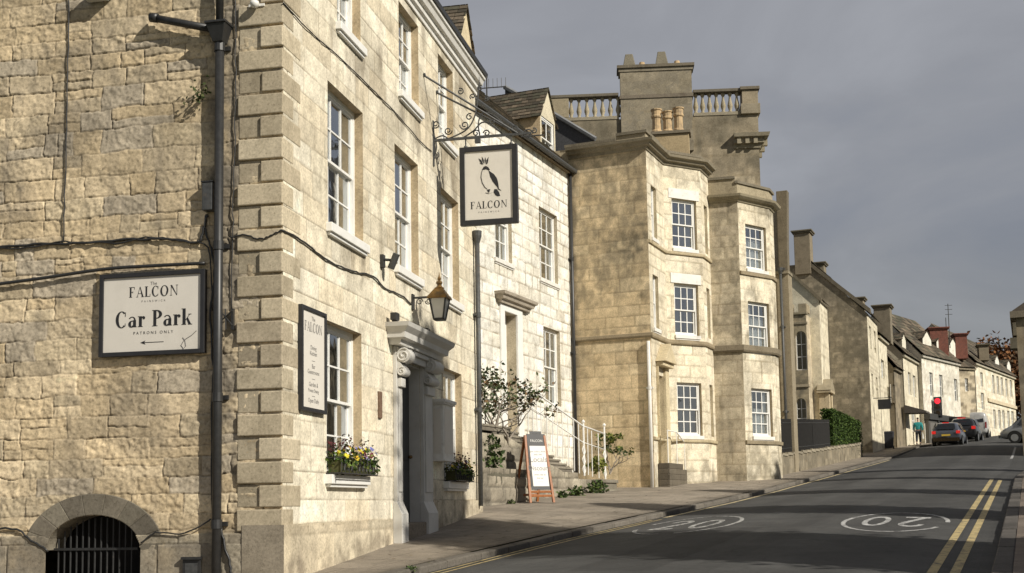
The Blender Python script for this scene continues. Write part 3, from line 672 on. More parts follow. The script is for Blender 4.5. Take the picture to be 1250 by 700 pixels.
gr.build('grille', M['black_metal'], inn)
# quoins
mb = MB(); qh = (FL.z_at(320, 0) - FL.z_at(320, 643)) / 23.; z = zpl + .02; i = 0
lq, sq = SA - FL.s_at(290.5, 400), SA - FL.s_at(318.5, 400); rq = random.Random(4)
while z < zc + .25:
    g = rq.uniform(.74, 1.0); c0 = tuple(np.array(PAL_ASH[rq.randrange(4)]) * g); L = lq if i % 2 == 0 else sq
    if i % 2: 
        mb.fbox(FL, SA - lq - .0, SA - sq - .012, -.05, .006, z, z + qh - .004, tuple(np.array(c0) * .8))
    mb.fbox(FL, SA - L + rq.uniform(-.012, .012), SA + .006 + rq.uniform(-.002, .004), -.30 if i % 2 == 0 else -.52, .034 + rq.uniform(-.007, .007), z + rq.uniform(0, .006), z + qh - .022 - rq.uniform(0, .006), c0); z += qh; i += 1
ob = mb.build('quoin', M['stone'], inn, bevel=.012)
# facade plinth
pm = FF.sub(0, .03); xd = FF.s_at(477, 600)
patP = lambda S, Z: stonework(S, Z, 31, (.4, .55), (.7, 1.3), .008, .014, .008, .005, 12., .003, 0., .2, [(.62, .54, .40), (.58, .50, .365), (.66, .585, .44)], (.28, .235, .165), .7, .45, (.26, .22, .165), 1.2,
      stain=lambda S, Z: .5 * (1 - sstep(-.72, -.35, Z - .07 * S)) * fbm(S * 4, Z * 4, 3) * 1.5 + .10)
wall(inn, pm, -.035, xd, -1.6, zpf, .03, (), patP, 'plinth')
wall(inn, FF.sub(0, .045), FF.s_at(526, 600), SB, -.6, FF.z_at(540, 611), .03, (), patP, 'plinth')
mb = MB(); mb.fbox(FF, -.035, xd, -.02, .028, zpf - .03, zpf - .0005, (.50, .43, .31)); mb.fbox(FF, FF.s_at(526, 600), SB, -.02, .043, FF.z_at(540, 611) - .03, FF.z_at(540, 611) - .0005, (.42, .36, .26))
mb.fbox(pm, -.036, 0., -.5, -.001, -1.6, zpf - .001, (.30, .26, .2)); mb.build('plinth_cap', M['stone'], inn)
# white cornice and gutter
mb = MB(); ce = FF.s_at(597, 130)
mb.molding([FF.pt(-.0, 0, 0), FF.pt(SB + .05, 0, 0)], [(0, 0), (.03, 0), (.035, .07), (.08, .09), (.085, .17), (.14, .19), (.17, .27), (.20, .29), (.205, .35), (0, .35)], zc)
mb.build('cornice', M['old_white'], inn, bevel=.006)
mb = MB(); mb.molding([FF.pt(0, 0, 0), FF.pt(SB + .08, 0, 0)], [(.15, .352), (.235, .352), (.245, .42), (.15, .42)], zc); mb.build('gutter', M['black_metal'], inn)
def slates(name, parent, fr, s0, s1, t0, z0, t1, z1, course=.2, wl=(.18, .34), pal=((.095, .078, .056), (.125, .10, .072), (.07, .06, .045), (.15, .12, .085), (.085, .08, .056)), seed=3, clip=None, thick=.03):
    """stone slates laid in courses from the eaves (t0,z0) to the ridge (t1,z1)"""
    mb = MB(); rg = random.Random(seed); L = math.hypot(t1 - t0, z1 - z0); n = max(1, int(L / course)); dt, dz = (t1 - t0) / n, (z1 - z0) / n; q = math.hypot(dt, dz); nt_, nz_ = -dz / q * (1 if dt > 0 else 1), dt / q
    if nz_ < 0: nt_, nz_ = -nt_, -nz_
    for r in range(n):
        a = s0 - rg.uniform(0, .15)
        lo, hi = (s0, s1) if clip is None else clip((r + .5) / n)
        while a < hi:
            w = rg.uniform(*wl); b = a + w
            x0, x1 = max(a + .005, lo), min(b - .005, hi)
            if x1 - x0 > .03:
                k = rg.choice(pal); g = rg.uniform(.75, 1.3); c0 = tuple(x * g for x in k); j = rg.uniform(-.008, .008); h = thick + j
                ta, za = t0 + dt * r, z0 + dz * r; tb, zb_ = t0 + dt * (r + 1.25), z0 + dz * (r + 1.25)
                mb.hexa([fr.pt(x0, ta, za), fr.pt(x1, ta, za), fr.pt(x1, tb, zb_), fr.pt(x0, tb, zb_), fr.pt(x0, ta + nt_ * h, za + nz_ * h), fr.pt(x1, ta + nt_ * h, za + nz_ * h), fr.pt(x1, tb + nt_ * .006, zb_ + nz_ * .006), fr.pt(x0, tb + nt_ * .006, zb_ + nz_ * .006)], c0)
            a = b
    return mb.build(name, M['slate'], parent)
zr = zc + .38
slates('roof', inn, FF, 0, SB, .14, zr, -4.2, zr + 3.6, .3, (.25, .5))
mb = MB(); kc = (.42, .36, .25)   # rear walls and far gable close the volume
mb.quad(FF.pt(0, -8.4, -1.6), FF.pt(SB, -8.4, -1.6), FF.pt(SB, -8.4, zr), FF.pt(0, -8.4, zr), kc)
mb.quad(FF.pt(SB, 0, -1.6), FF.pt(SB, -8.4, -1.6), FF.pt(SB, -8.4, zr), FF.pt(SB, 0, zr), kc); mb.add([FF.pt(SB, 0, zr), FF.pt(SB, -8.4, zr), FF.pt(SB, -4.2, zr + 3.6)], [(0, 1, 2)], kc)
mb.add([FF.pt(.03, 0, zr), FF.pt(.03, -8.4, zr), FF.pt(.03, -4.2, zr + 3.6)], [(0, 1, 2)], kc)
mb.quad(FF.pt(0, -5.3, -1.6), FF.pt(0, -8.4, -1.6), FF.pt(0, -8.4, zr + .3), FF.pt(0, -5.3, zr + .3), kc)
mb.quad(FF.pt(0, -8.4, zr), FF.pt(SB, -8.4, zr), FF.pt(SB, -4.2, zr + 3.6), FF.pt(0, -4.2, zr + 3.6), (.14, .12, .09)); mb.build('rear_wall', M['stone'], inn)
# attic dormer of the inn
def dormer(parent, fr, sc_, w, t0, zb, zh, za, depth, face=(.66, .56, .38), win=True, seed=5, cheek=(.52, .42, .28), over=.10, winmat='white_paint', cols=2):
    mb = MB(); a, b = sc_ - w / 2, sc_ + w / 2
    if win:
        wa, wb, wz0, wz1 = a + .10, b - .10, zb + .08, zh - .06
        for x0, x1, y0, y1 in ((a, wa, zb, zh), (wb, b, zb, zh), (wa, wb, zb, wz0), (wa, wb, wz1, zh)): mb.quad(fr.pt(x0, t0, y0), fr.pt(x1, t0, y0), fr.pt(x1, t0, y1), fr.pt(x0, t0, y1), face)
    else: mb.quad(fr.pt(a, t0, zb), fr.pt(b, t0, zb), fr.pt(b, t0, zh), fr.pt(a, t0, zh), face)
    mb.add([fr.pt(a, t0, zh), fr.pt(b, t0, zh), fr.pt(sc_, t0, za)], [(0, 1, 2)], face)
    for x in (a, b): mb.quad(fr.pt(x, t0, zb), fr.pt(x, t0 - depth, zb), fr.pt(x, t0 - depth, zh), fr.pt(x, t0, zh), cheek)
    d = mb.build('dormer', M['stone'], parent)
    r2 = Fr(fr.pt(sc_, t0 + .06, 0), fr.az - 90)   # runs back from the face
    for sgn in (1, -1):
        k = Fr(fr.pt(sc_, t0 + .06, 0), fr.az - 90 if sgn > 0 else fr.az + 90)
        slope = (za - zh) / (w / 2); L = w / 2 + over
        s0_, s1_ = (0, depth) if sgn > 0 else (-depth, 0)
        slates('dormer_roof', d, k, s0_, s1_, (L), za - slope * L, 0., za + .02, .13, (.12, .26), seed=seed + sgn, thick=.025)
    return d, (a + .10, b - .10, zb + .08, zh - .06)
sd = FF.s_at(566, 60); zb = FF.z_at(566, 75, -.9); za = FF.z_at(564.5, 22, -.9)
d_, _ = dormer(inn, FF, FF.s_at(568.5, 50, -.75), 1.5, -.75, zr + .1, zb, za + .1, 3., win=False, over=.08)
# windows
wb = [(.0, .16, 0, 1), (.84, 1, 0, 1)]
for k, (a, b) in enumerate(w0): sash(inn, FF, a, b, z0a, z0b, .13, 3, 2, 2, sill='white_paint', blind=[(.62, 1., 0, 1)] if k == 0 else [(.3, 1., 0, 1)], so=.10, st=.12)
for k, (a, b) in enumerate(w1): sash(inn, FF, a, b, z1a, z1b, .13, 3, 2, 2, sill='white_paint', blind=[(.66, 1., 0, 1), (0, .1, 0, 1)] if k == 0 else [(.0, 1., .0, 1)], so=.08, st=.12)
for k, (a, b) in enumerate(w2): sash(inn, FF, a, b, z2a, z2b, .13, 3, 2, 2, sill='white_paint', blind=[(.35, 1., 0, 1)], so=.08, st=.11)
# carved grey doorcase
dc = MB(); pL0, pR1 = FF.s_at(480, 540), FF.s_at(524, 540); ztop = FF.z_at(471, 383, .25)
zg = zth - .35
for x0, x1, sd in ((pL0, dL, -1), (dR, pR1, 1)):
    dc.fbox(FF, x0, x1, .0, .06, zg + .62, zlin + .05); dc.fbox(FF, x0 + .06, x1 - .06, .061, .078, zg + .8, zlin - .25)
    dc.prism([FF.pt(x0 - .04, 0, zg), FF.pt(x0 - .04, .14, zg), FF.pt(x0 - .04, .14, zg + .48), FF.pt(x0 - .04, .062, zg + .66), FF.pt(x0 - .04, 0, zg + .66)], np.array([*(FF.e * (x1 - x0 + .04)), 0]))
zk = ztop - .30     # underside of the cornice
dc.fbox(FF, pL0, pR1, 0., .055, zlin + .051, zk)
dc.fbox(FF, dL - .02, dR + .02, .056, .11, zlin - .0, zlin + .10); dc.fbox(FF, dL - .05, dR + .05, .056, .15, zlin + .102, zlin + .17); dc.fbox(FF, dL - .0, dR + .0, .056, .18, zlin + .172, zlin + .21)
km = (dL + dR) / 2; dc.fbox(FF, km - .10, km + .10, .056, .16, zlin + .22, zk - .002)
frame_ = dc.build('door_surround', M['grey_paint'], inn, bevel=.012)
cm = MB(); q0, q1 = pL0 - .14, pR1 + .14
cm.molding([FF.pt(q0, -.0, 0), FF.pt(q0, .14, 0), FF.pt(q1, .14, 0), FF.pt(q1, 0, 0)], [(-.02, 0), (.03, 0), (.05, .07), (.12, .09), (.13, .17), (.20, .24), (.22, .30), (-.02, .30)], zk)
cm.fbox(FF, q0, q1, 0, .14, zk + .005, zk + .295)
cm.build('door_cornice', M['grey_paint'], frame_)
for x0, x1 in ((pL0 + .02, dL - .01), (dR + .01, pR1 - .02)):
    k = MB(); hgt = zk - (zlin - .32); prof = []
    r1, r2 = .105, .065; c1 = (.10, zk - .14); c2 = (.07, zlin - .20)
    for i in range(15): a = math.radians(115 - i * 17); prof.append((c1[0] + r1 * math.cos(a) * 1.05, c1[1] + r1 * math.sin(a)))
    for i in range(11): a = math.radians(60 - i * 22); prof.append((c2[0] + r2 * math.cos(a), c2[1] + r2 * math.sin(a)))
    prof = [(0.0, zk - .002)] + [(max(t, .0), min(z, zk - .002)) for t, z in prof if t > -.02] + [(0.0, zlin - .30)]
    k.prism([FF.pt(x0, .055 + t, z) for t, z in prof], np.array([*(FF.e * (x1 - x0)), 0]))
    for xs in (x0 - .006, x1 + .006):
        for (cc, rr) in ((c1, r1), (c2, r2)):
            pts = [FF.pt(xs, .055 + cc[0] + rr * (1 - i / 30.) * math.cos(i * .42 + 1), cc[1] + rr * (1 - i / 30.) * math.sin(i * .42 + 1)) for i in range(27)]
            k.tube(pts, .014, 6)
    k.fbox(FF, x0 + .02, x1 - .02, .061, .12, zlin - .42, zlin - .29)
    k.build('console', M['grey_paint'], frame_, bevel=.008)
dr = MB(); dt = -.17
dr.fbox(FF, dL, dR, dt - .05, dt, zth - .3, zlin, None)
for zz0, zz1 in ((zth + .15, zth + .8), (zth + .95, zlin - .15)):
    for x0, x1 in ((dL + .1, km - .05), (km + .05, dR - .1)): dr.fbox(FF, x0, x1, dt + .001, dt + .02, zz0, zz1)
door = dr.build('door', M['door_grey'], inn, bevel=.006)
hb = MB(); hb.lathe(FF.pt(dR - .14, dt + .05, zth + 1.0), [(.0, -.03), (.03, -.02), (.035, 0), (.03, .02), (0, .03)], 10); hb.build('door_knob', M['copper_roof'], door)
jb = MB()
for x0, x1 in ((dL + .002, dL + .03), (dR - .03, dR - .002)): jb.fbox(FF, x0, x1, dt, -.002, zth - .3, zlin - .002)
jb.fbox(FF, dL + .03, dR - .03, dt, -.002, zlin - .03, zlin - .003); jb.build('door_lining', M['grey_paint'], inn)
stp = MB(); stp.fbox(FF, dL - .02, dR + .02, -.42, .10, zth - .5, zth, (.26, .22, .17)); stp.build('doorstep', M['stone'], inn, bevel=.02)
# bell niche left of the door
b_ = MB(); b_.fbox(FF, FF.s_at(461, 495), FF.s_at(464.5, 495), -.01, .03, P1(462, 511)[1], P1(462, 478)[1], (.19, .125, .085)); b_.build('bell_plate', M['stone'], inn, bevel=.01)
# ================================================================ fixtures on the side wall
def gp(fr, s, v=0): return fr.pt(s, .0, 0)
def fixture(name, label, cat, fr, x, y, group=None, t=0.):
    s, z = fr.px(x, y, t); return thing(name, label, cat, fr.pt(s, t, z), group)
# drainpipe with hopper and branch
dp = fixture('downpipe', 'thick black cast iron drainpipe with hopper head climbing the gable wall of the corner inn', 'downpipe', FL, 263, 690)
sp = FL.s_at(266, 400, .09); mb = MB()
mb.tube([FL.pt(sp, .09, -2.3), FL.pt(sp, .09, FL.z_at(271, 50, .09))], .052, 12); mb.build('pipe', M['black_metal'], dp, smooth=True)
mb = MB()
for yy in (58, 300, 485, 640): zz = FL.z_at(267, yy, .09); mb.tube([FL.pt(sp, .09, zz - .05), FL.pt(sp, .09, zz + .05)], .062, 12); mb.fbox(FL, sp - .10, sp + .10, .0, .03, zz - .025, zz + .025)
mb.build('collar', M['black_metal'], dp)
mb = MB(); zh = FL.z_at(271, 32, .1)
mb.hexa([FL.pt(sp - .06, .16, zh - .2), FL.pt(sp + .06, .16, zh - .2), FL.pt(sp + .06, .02, zh - .2), FL.pt(sp - .06, .02, zh - .2), FL.pt(sp - .12, .22, zh), FL.pt(sp + .12, .22, zh), FL.pt(sp + .12, .01, zh), FL.pt(sp - .12, .01, zh)])
mb.fbox(FL, sp - .13, sp + .13, .0, .235, zh, zh + .03); mb.build('hopper', M['black_metal'], dp, bevel=.006)
mb = MB(); mb.tube([FL.pt(sp + .01, .12, zh), FL.pt(sp + .01, .12, zc + .6)], .045, 10); mb.build('pipe', M['black_metal'], dp, smooth=True)
mb = MB(); P_ = ppath(FL, [(184, 21.5), (262, 36)], .10); mb.tube(P_, .045, 10); mb.tube([P_[0], tuple(np.array(P_[0]) + np.array([*(FL.e * .09), -.018]))], .056, 10); mb.build('branch_pipe', M['black_metal'], dp, smooth=True)
bx = fixture('electric_box', 'dark grey electrical box on the gable wall beside the drainpipe', 'electrical box', FL, 255, 258)
mb = MB(); s0, s1 = FL.s_at(249, 240, .05), FL.s_at(262, 240, .05); z0, z1 = FL.z_at(255, 258, .05), FL.z_at(255, 224, .05)
mb.fbox(FL, s0, s1, .0, .11, z0, z1); mb.build('case', M['grey_iron'], bx, bevel=.01)
mb = MB(); mb.fbox(FL, s0 - .006, s1 + .006, .0, .118, z1 + .001, z1 + .015); mb.build('lid', M['black_metal'], bx)
def cable(label, fr, pts, t=.02, r=.011, mat='black_metal', name='cable', cat='cable', wob=.006, nn=6):
    P = smooth_path(ppath(fr, pts, t), nn); P = [(p[0] + random.gauss(0, wob), p[1] + random.gauss(0, wob * .3), p[2] + random.gauss(0, wob)) for p in P]
    mb = MB(); mb.tube(P, r, 6); o = mb.build(name, M[mat], origin=P[0], smooth=True); return tag(o, label, cat)
cable('thin black cable hanging straight down the left part of the rubble gable wall', FL, [(84, -30), (83, 60), (81, 140), (79, 240), (77.5, 296)], .02, .008)
cable('thick black cable running level across the rubble gable wall to the electrical box', FL, [(-30, 304), (10, 301), (60, 298), (120, 296), (170, 292), (210, 292), (240, 296), (247, 288), (252, 262)], .025, .016)
cable('upper strand twisted loosely around the level black cable', FL, [(-30, 301), (25, 303), (80, 295), (140, 297), (185, 290), (225, 295), (251, 300), (258, 330), (259, 380)], .03, .009)
cable('black rigid pipe sloping up over the car park sign', FL, [(-30, 350.5), (50, 340), (125, 329), (180, 325), (250, 321.5)], .05, .020, name='conduit', cat='pipe', wob=0.)
cable('thin cable dropping beside the quoins from the top of the gable wall', FL, [(287, -20), (287, 60), (287.5, 140), (285, 230), (284, 290), (283, 380)], .02, .007)
cable('cable from the drainpipe curling around the corner of the inn', FL, [(280, 290), (300, 287), (318, 292), (332, 287), (344, 281)], .045, .009)
cable('loose cables bundled behind the drainpipe below the electrical box', FL, [(253, 262), (250, 280), (257, 300), (262, 330), (257, 380), (260, 450), (258, 530), (259, 640)], .03, .012)
cable('grey cable sagging over the cellar arch', FL, [(-20, 647), (20, 647), (38, 660), (57, 672)], .03, .013)
cable('cable leaving the cellar arch for the drainpipe', FL, [(172, 663), (190, 651), (225, 651), (258, 633)], .05, .009)
cable('black cable slanting down right of the drainpipe foot', FL, [(267, 640), (272, 655), (278, 680), (284, 705)], .05, .016)
cable('black cable stretched along the inn facade between first and ground floor windows', FF, [(345.5, 281), (372, 296), (400, 318), (430, 331), (455, 337), (470, 352), (490, 361), (502, 372)], .02, .012, wob=.004)
cable('thin cable crossing the inn facade below the top windows', FF, [(345.5, 4), (380, 40), (410, 66), (440, 95), (462, 117), (485, 140), (512, 172), (527, 185)], .015, .008, wob=.003)
# bits and pieces
cmr = fixture('dome_camera', 'small white dome camera high on the corner quoins', 'camera', FL, 312, 5)
mb = MB(); s, z = FL.px(312, 6, .07); mb.fbox(FL, s - .10, s + .10, .034, .05, z - .015, z + .02); mb.build('mount', M['old_white'], cmr, bevel=.005)
mb = MB(); mb.lathe(FL.pt(s, .10, z - .05), [(0, 0), (.04, .012), (.055, .05), (.05, .075), (0, .08)], 12); mb.build('housing', M['white_paint'], cmr, smooth=True)
lp = fixture('bulkhead_light', 'dark lamp fitting at the very top of the gable wall', 'lamp', FL, 117, 2)
mb = MB(); s, z = FL.px(117, -3, .1); mb.fbox(FL, s - .16, s + .16, .0, .16, z, z + .09); mb.build('case', M['black_metal'], lp, bevel=.01)
mb = MB(); mb.fbox(FL, s - .13, s + .13, .03, .15, z - .025, z - .001); mb.build('lamp_glass', M['lamp_glass'], lp)
vb = fixture('air_vent', 'square iron vent box low on the gable wall by the drainpipe', 'vent', FL, 236, 698)
mb = MB(); s0, s1 = FL.s_at(226, 690), FL.s_at(247, 690); zt = FL.z_at(236, 683); mb.fbox(FL, s0, s1, .02, .06, zt - .3, zt); mb.fbox(FL, s0 - .01, s1 + .01, .02, .09, zt + .001, zt + .03); mb.build('frame', M['black_metal'], vb)
mb = MB(); mb.fbox(FL, s0 + .03, s1 - .03, .061, .064, zt - .27, zt - .04); mb.build('grating', M['grey_iron'], vb)
bk = fixture('cable_bracket', 'small twisted iron bracket beside the drainpipe next to the car park sign', 'bracket', FL, 278, 400)
mb = MB(); s, z = FL.px(277, 390, .05)
for d in ((-.08, .10, .08, -.08), (-.08, -.02, .08, .09), (-.02, .12, .0, -.12)): mb.tube([FL.pt(s + d[0], .05, z + d[1]), FL.pt(s + d[2], .08, z + d[3])], .008, 6)
mb.fbox(FL, s + .05, s + .075, .0, .05, z - .12, z + .12); mb.build('bars', M['black_metal'], bk)
# weed growing from the wall
mb = MB(); s, z = FL.px(246, 118, .04)
for k in range(70): leaf(mb, Vector(FL.pt(s + random.gauss(0, .07), .03 + random.random() * .10, z + random.gauss(0, .05) + (.12 if random.random() < .2 else 0))), .05, [(.06, .08, .03), (.09, .10, .04), (.04, .06, .02)])
tag(mb.build('wall_weed', M['leaf'], origin=FL.pt(s, .02, z)), 'small green weed rooted in the gable wall beside the drainpipe', 'weed')
# ---------------------------------------------------------------- signs
def framed(root, fr, s0, s1, z0, z1, t0, t1, fw, both=False):
    mb = MB()
    mb.fbox(fr, s0, s0 + fw, t0, t1, z0, z1); mb.fbox(fr, s1 - fw, s1, t0, t1, z0, z1); mb.fbox(fr, s0 + fw, s1 - fw, t0, t1, z0, z0 + fw); mb.fbox(fr, s0 + fw, s1 - fw, t0, t1, z1 - fw, z1)
    mb.build('frame', M['sign_frame'], root, bevel=.004)
    tp = t1 - .022; mb = MB(); mb.fbox(fr, s0 + fw, s1 - fw, t0 + .02 if both else t0, tp, z0 + fw, z1 - fw); mb.build('panel', M['sign_face'], root); return tp
sg = fixture('car_park_sign', 'cream car park sign in a black frame on the rubble gable wall', 'sign', FL, 185, 435)
s0, z1 = FL.px(121.7, 334.2, .07); s1, _ = FL.px(249.7, 330, .07); z0 = FL.px(185, 433.6, .07)[1]; zt = FL.px(185, 332, .07)[1]
tp = framed(sg, FL, s0, s1, z0, zt, .0, .075, .05); W_, Hh = s1 - s0, zt - z0; cx_ = (s0 + s1) / 2 + .02
mb = MB(); t = tp + .002
def zf(f): return z0 + Hh * f
serif(mb, FL, 'FALCON', cx_, zf(.705), Hh * .125, t, .09); serif(mb, FL, 'Car Park', cx_, zf(.345), Hh * .195, t, .05, W=.2); sans(mb, FL, 'PATRONS ONLY', cx_, zf(.255), .048, t, 1.55)
a0, a1, zz = cx_ - W_ * .10, cx_ + W_ * .10, zf(.155); mb.fbox(FL, a0, a1, tp, t, zz - .004, zz + .004); mb.add([FL.pt(a0 - .03, t, zz), FL.pt(a0 + .04, t, zz - .025), FL.pt(a0 + .02, t, zz), FL.pt(a0 + .04, t, zz + .025)], [(0, 1, 2, 3)])
mb.build('lettering', M['ink'], sg)
mb = MB(); sans(mb, FL, 'PAINSWICK', cx_, zf(.640), .034, t, 1.9); sans(mb, FL, 'The', cx_ - .0, zf(.845), .055, t)
mb.tube([FL.pt(s1 - .05 - .05 - x, t, z0 + .06 + y) for x, y in ((0, .2), (.06, .15), (.15, .10), (.19, .04), (.16, .0), (.13, .03), (.14, .09), (.17, .13))], .005, 4); mb.build('fine_print', M['ink_soft'], sg)
# board with the menu of rooms, beside the ground floor window
sg = fixture('notice_board', 'tall narrow cream board in a black frame left of the ground floor window', 'sign', FF, 380, 503)
s0, zt = FF.px(368.2, 371, .05); s1 = FF.s_at(398.5, 440, .05); z0 = FF.px(368.2, 500.5, .05)[1]
tp = framed(sg, FF, s0, s1, z0, zt, .0, .06, .045); cx_ = (s0 + s1) / 2; Hh = zt - z0; W_ = s1 - s0; mb = MB(); t = tp + .002
serif(mb, FF, 'FALCON', cx_, z0 + Hh * .77, .115, t, .06); mb.build('lettering', M['ink_soft'], sg)
mb = MB()
for f, tx in ((.88, 'The'), (.60, 'Dining'), (.545, 'Kitchen'), (.42, 'Bar'), (.365, 'Guestrooms'), (.245, 'Garden &'), (.19, 'Private Dining'), (.09, 'Open Daily')): sans(mb, FF, tx, cx_, z0 + Hh * f, .075 if len(tx) < 12 else .06, t)
for f in (.49, .315, .15): mb.fbox(FF, cx_ - .05, cx_ + .05, tp, t, z0 + Hh * f, z0 + Hh * f + .006)
mb.build('fine_print', M['ink_soft'], sg)
# hanging sign on its wrought iron bracket
sbk = FF.s_at(528.5, 175); BK = Fr(FF.pt(sbk, 0, 0), FF.az + 90)          # runs out from the wall, faces down the street
zbar = BK.z_at(530, 172, 0); 
br = thing('sign_bracket', 'ornate wrought iron bracket with scrolls jutting from the inn facade', 'bracket', FF.pt(sbk, 0, zbar - .3))
mb = MB(); e_bar = BK.s_at(640, 167); mb.fbox(BK, 0, e_bar + .12, -.018, .018, zbar - .02, zbar + .02); zpt, zpb = BK.z_at(527, 148), BK.z_at(529, 203)
mb.fbox(BK, 0.0, .02, -.03, .03, zpb, zpt); mb.build('bar', M['grey_iron'], br)
mb = MB()
def scroll(cx, cz, r, a0, turns, sgn, tail=()):
    pts = [BK.pt(cx + r * (1 - .75 * i / 26) * math.cos(a0 + sgn * i / 26 * turns * 2 * math.pi), 0, cz + r * (1 - .75 * i / 26) * math.sin(a0 + sgn * i / 26 * turns * 2 * math.pi)) for i in range(27)]
    mb.tube(list(tail) + pts, .011, 6)
def bp(x, y): s, z = BK.px(x, y); return s, z
for (x, y, r, a, tn, sg_) in ((532, 152, .07, 3.6, 1.4, 1), (547, 160, .07, 0., 1.4, -1), (567, 153, .08, 3., 1.4, 1), (562, 112, .06, 2., 1.3, -1), (581, 163, .06, 0., 1.2, 1), (594, 163, .06, 3., 1.2, -1), (573, 143, .06, 1., 1.2, 1), (601, 148, .05, 2., 1.2, 1), (628, 157, .07, 3.6, 1.4, 1), (644, 164, .09, 0., 1.5, 1), (652, 160, .05, 2., 1.2, -1), (586, 108, .05, 1., 1.2, 1), (577, 118, .05, 4., 1.2, -1), (594, 120, .05, 4., 1.2, 1), (532, 190, .06, 1., 1.3, -1)):
    s, z = bp(x, y); scroll(s, z, r, a, tn, sg_)
for pts in ([(540, 172), (556, 166), (570, 158), (578, 146), (582, 130), (585, 104)], [(563, 170), (578, 160), (588, 150), (600, 152), (615, 166)], [(586, 168), (584, 150), (590, 138), (604, 142), (622, 160)], [(530, 170), (540, 166), (548, 170)], [(636, 167), (650, 166), (664, 165)], [(529, 195), (533, 180), (530, 165), (528, 150)]):
    mb.tube(smooth_path([BK.pt(bp(x, y)[0], 0, bp(x, y)[1]) for x, y in pts], 5), .012, 6)
s, z = bp(585, 104); mb.tube([BK.pt(s, 0, z), BK.pt(s, 0, z + .14)], [.012, .003], 6)
mb.build('scrollwork', M['grey_iron'], br)
mb = MB(); tip = BK.pt(BK.s_at(632, 163), 0, BK.z_at(632, 163) )
for x, y in ((517, 92), (532.5, 113)): s, z = FF.px(x, y); mb.tube([FF.pt(s, 0, z), tip], .017, 8); mb.tube([FF.pt(s, -.01, z), FF.pt(s, .03, z)], .035, 8)
mb.build('stay_rod', M['grey_iron'], br)
hs = thing('hanging_sign', 'cream hanging pub sign with a bird emblem in a black frame under the iron bracket', 'sign', FF.pt(sbk, 1.2, BK.z_at(595, 275)))
s0, zt = BK.px(561.4, 181.5); s1, _ = BK.px(631.3, 180.6); z0 = BK.px(596, 274.6)[1]; tp = framed(hs, BK, s0, s1, z0, zt, -.05, .05, .085, True)
mb = MB()
for x in (s0 + .1, s1 - .1): mb.tube([BK.pt(x, 0, zt), BK.pt(x, 0, zbar)], .012, 6); mb.lathe(BK.pt(x, 0, zt), [(0, 0), (.03, 0), (.03, .03), (0, .04)], 8)
mb.fbox(BK, s0 + .27 * (s1 - s0), s0 + .36 * (s1 - s0), -.03, .03, zbar - .10, zbar - .021)
mb.build('hanger', M['grey_iron'], hs)
W_, Hh = s1 - s0, zt - z0; cx_ = (s0 + s1) / 2; t = tp + .002; mb = MB(); serif(mb, BK, 'FALCON', cx_, z0 + Hh * .205, Hh * .092, t, .09); mb.build('lettering', M['ink'], hs)
mb = MB(); sans(mb, BK, 'PAINSWICK', cx_, z0 + Hh * .148, .04, t, 1.9); mb.build('fine_print', M['ink_soft'], hs)
bd = MB()
def bq(pts, k=0): bd.add([BK.pt(s0 + x * W_, t + .0004 * k, z0 + y * Hh) for x, y in pts], [tuple(range(len(pts)))])
bq([(.40, .71), (.42, .735), (.46, .745), (.50, .725), (.53, .69), (.50, .685), (.46, .70), (.42, .695), (.385, .70)])                  # head and nape
bq([(.50, .69), (.54, .665), (.60, .63), (.645, .58), (.665, .53), (.68, .45), (.655, .455), (.62, .49), (.57, .54), (.53, .60)], 1)     # folded wing
bq([(.60, .44), (.64, .44), (.68, .40), (.70, .35), (.66, .345), (.62, .36), (.585, .40)], 2)                                            # tail
bq([(.655, .46), (.71, .425), (.725, .41), (.66, .435)], 3)
bq([(.47, .44), (.53, .445), (.51, .40), (.49, .405)], 4)
for a, b in (((.41, .77), (.33, .85)), ((.43, .77), (.39, .87)), ((.45, .77), (.45, .86)), ((.46, .76), (.51, .86)), ((.42, .765), (.35, .79)), ((.47, .76), (.50, .80))):
    d = np.array(b) - np.array(a); q = np.array([-d[1], d[0]]) * .14; bq([a, tuple(np.array(a) + d * .5 + q), b, tuple(np.array(a) + d * .5 - q)], 5)
for seg in ([(.395, .70), (.375, .66), (.365, .60), (.385, .53), (.43, .47), (.47, .445)], [(.44, .40), (.50, .385), (.56, .395)]):
    for p, q in zip(seg[:-1], seg[1:]): bq([p, q, (q[0] + .012, q[1] + .004), (p[0] + .012, p[1] + .004)], 6)
bd.build('bird_emblem', M['ink'], hs, recalc=False)
# wall lantern
ln = fixture('wall_lantern', 'black wall lantern with brown metal roof and finial above the inn doorway', 'lantern', FF, 536, 392)
sl_, zl_ = FF.px(503, 371); LK = Fr(FF.pt(sl_, 0, 0), FF.az + 90); lc = LK.s_at(536.5, 375); zt = LK.z_at(536.5, 364); zb = LK.z_at(536.5, 390); hw = (LK.s_at(548, 364) - LK.s_at(525, 364)) / 2 * .86; hb_ = hw * .58
mb = MB(); zz = LK.z_at(505, 369)
mb.fbox(LK, 0, .03, -.05, .05, zz - .12, zz + .12); mb.fbox(LK, .03, lc - hw, -.015, .015, zz + .05, zz + .08)
for a, r_, a0 in ((.12, .055, 0), (.26, .05, 3), (.37, .04, 1)): mb.tube([LK.pt(a + r_ * (1 - i / 26) * math.cos(a0 + i * .45), 0, zz + .0 + r_ * (1 - i / 26) * math.sin(a0 + i * .45)) for i in range(20)], .008, 6)
mb.build('bracket', M['black_metal'], ln)
mb = MB()
cs = [(-1, 1), (1, 1), (1, -1), (-1, -1)]
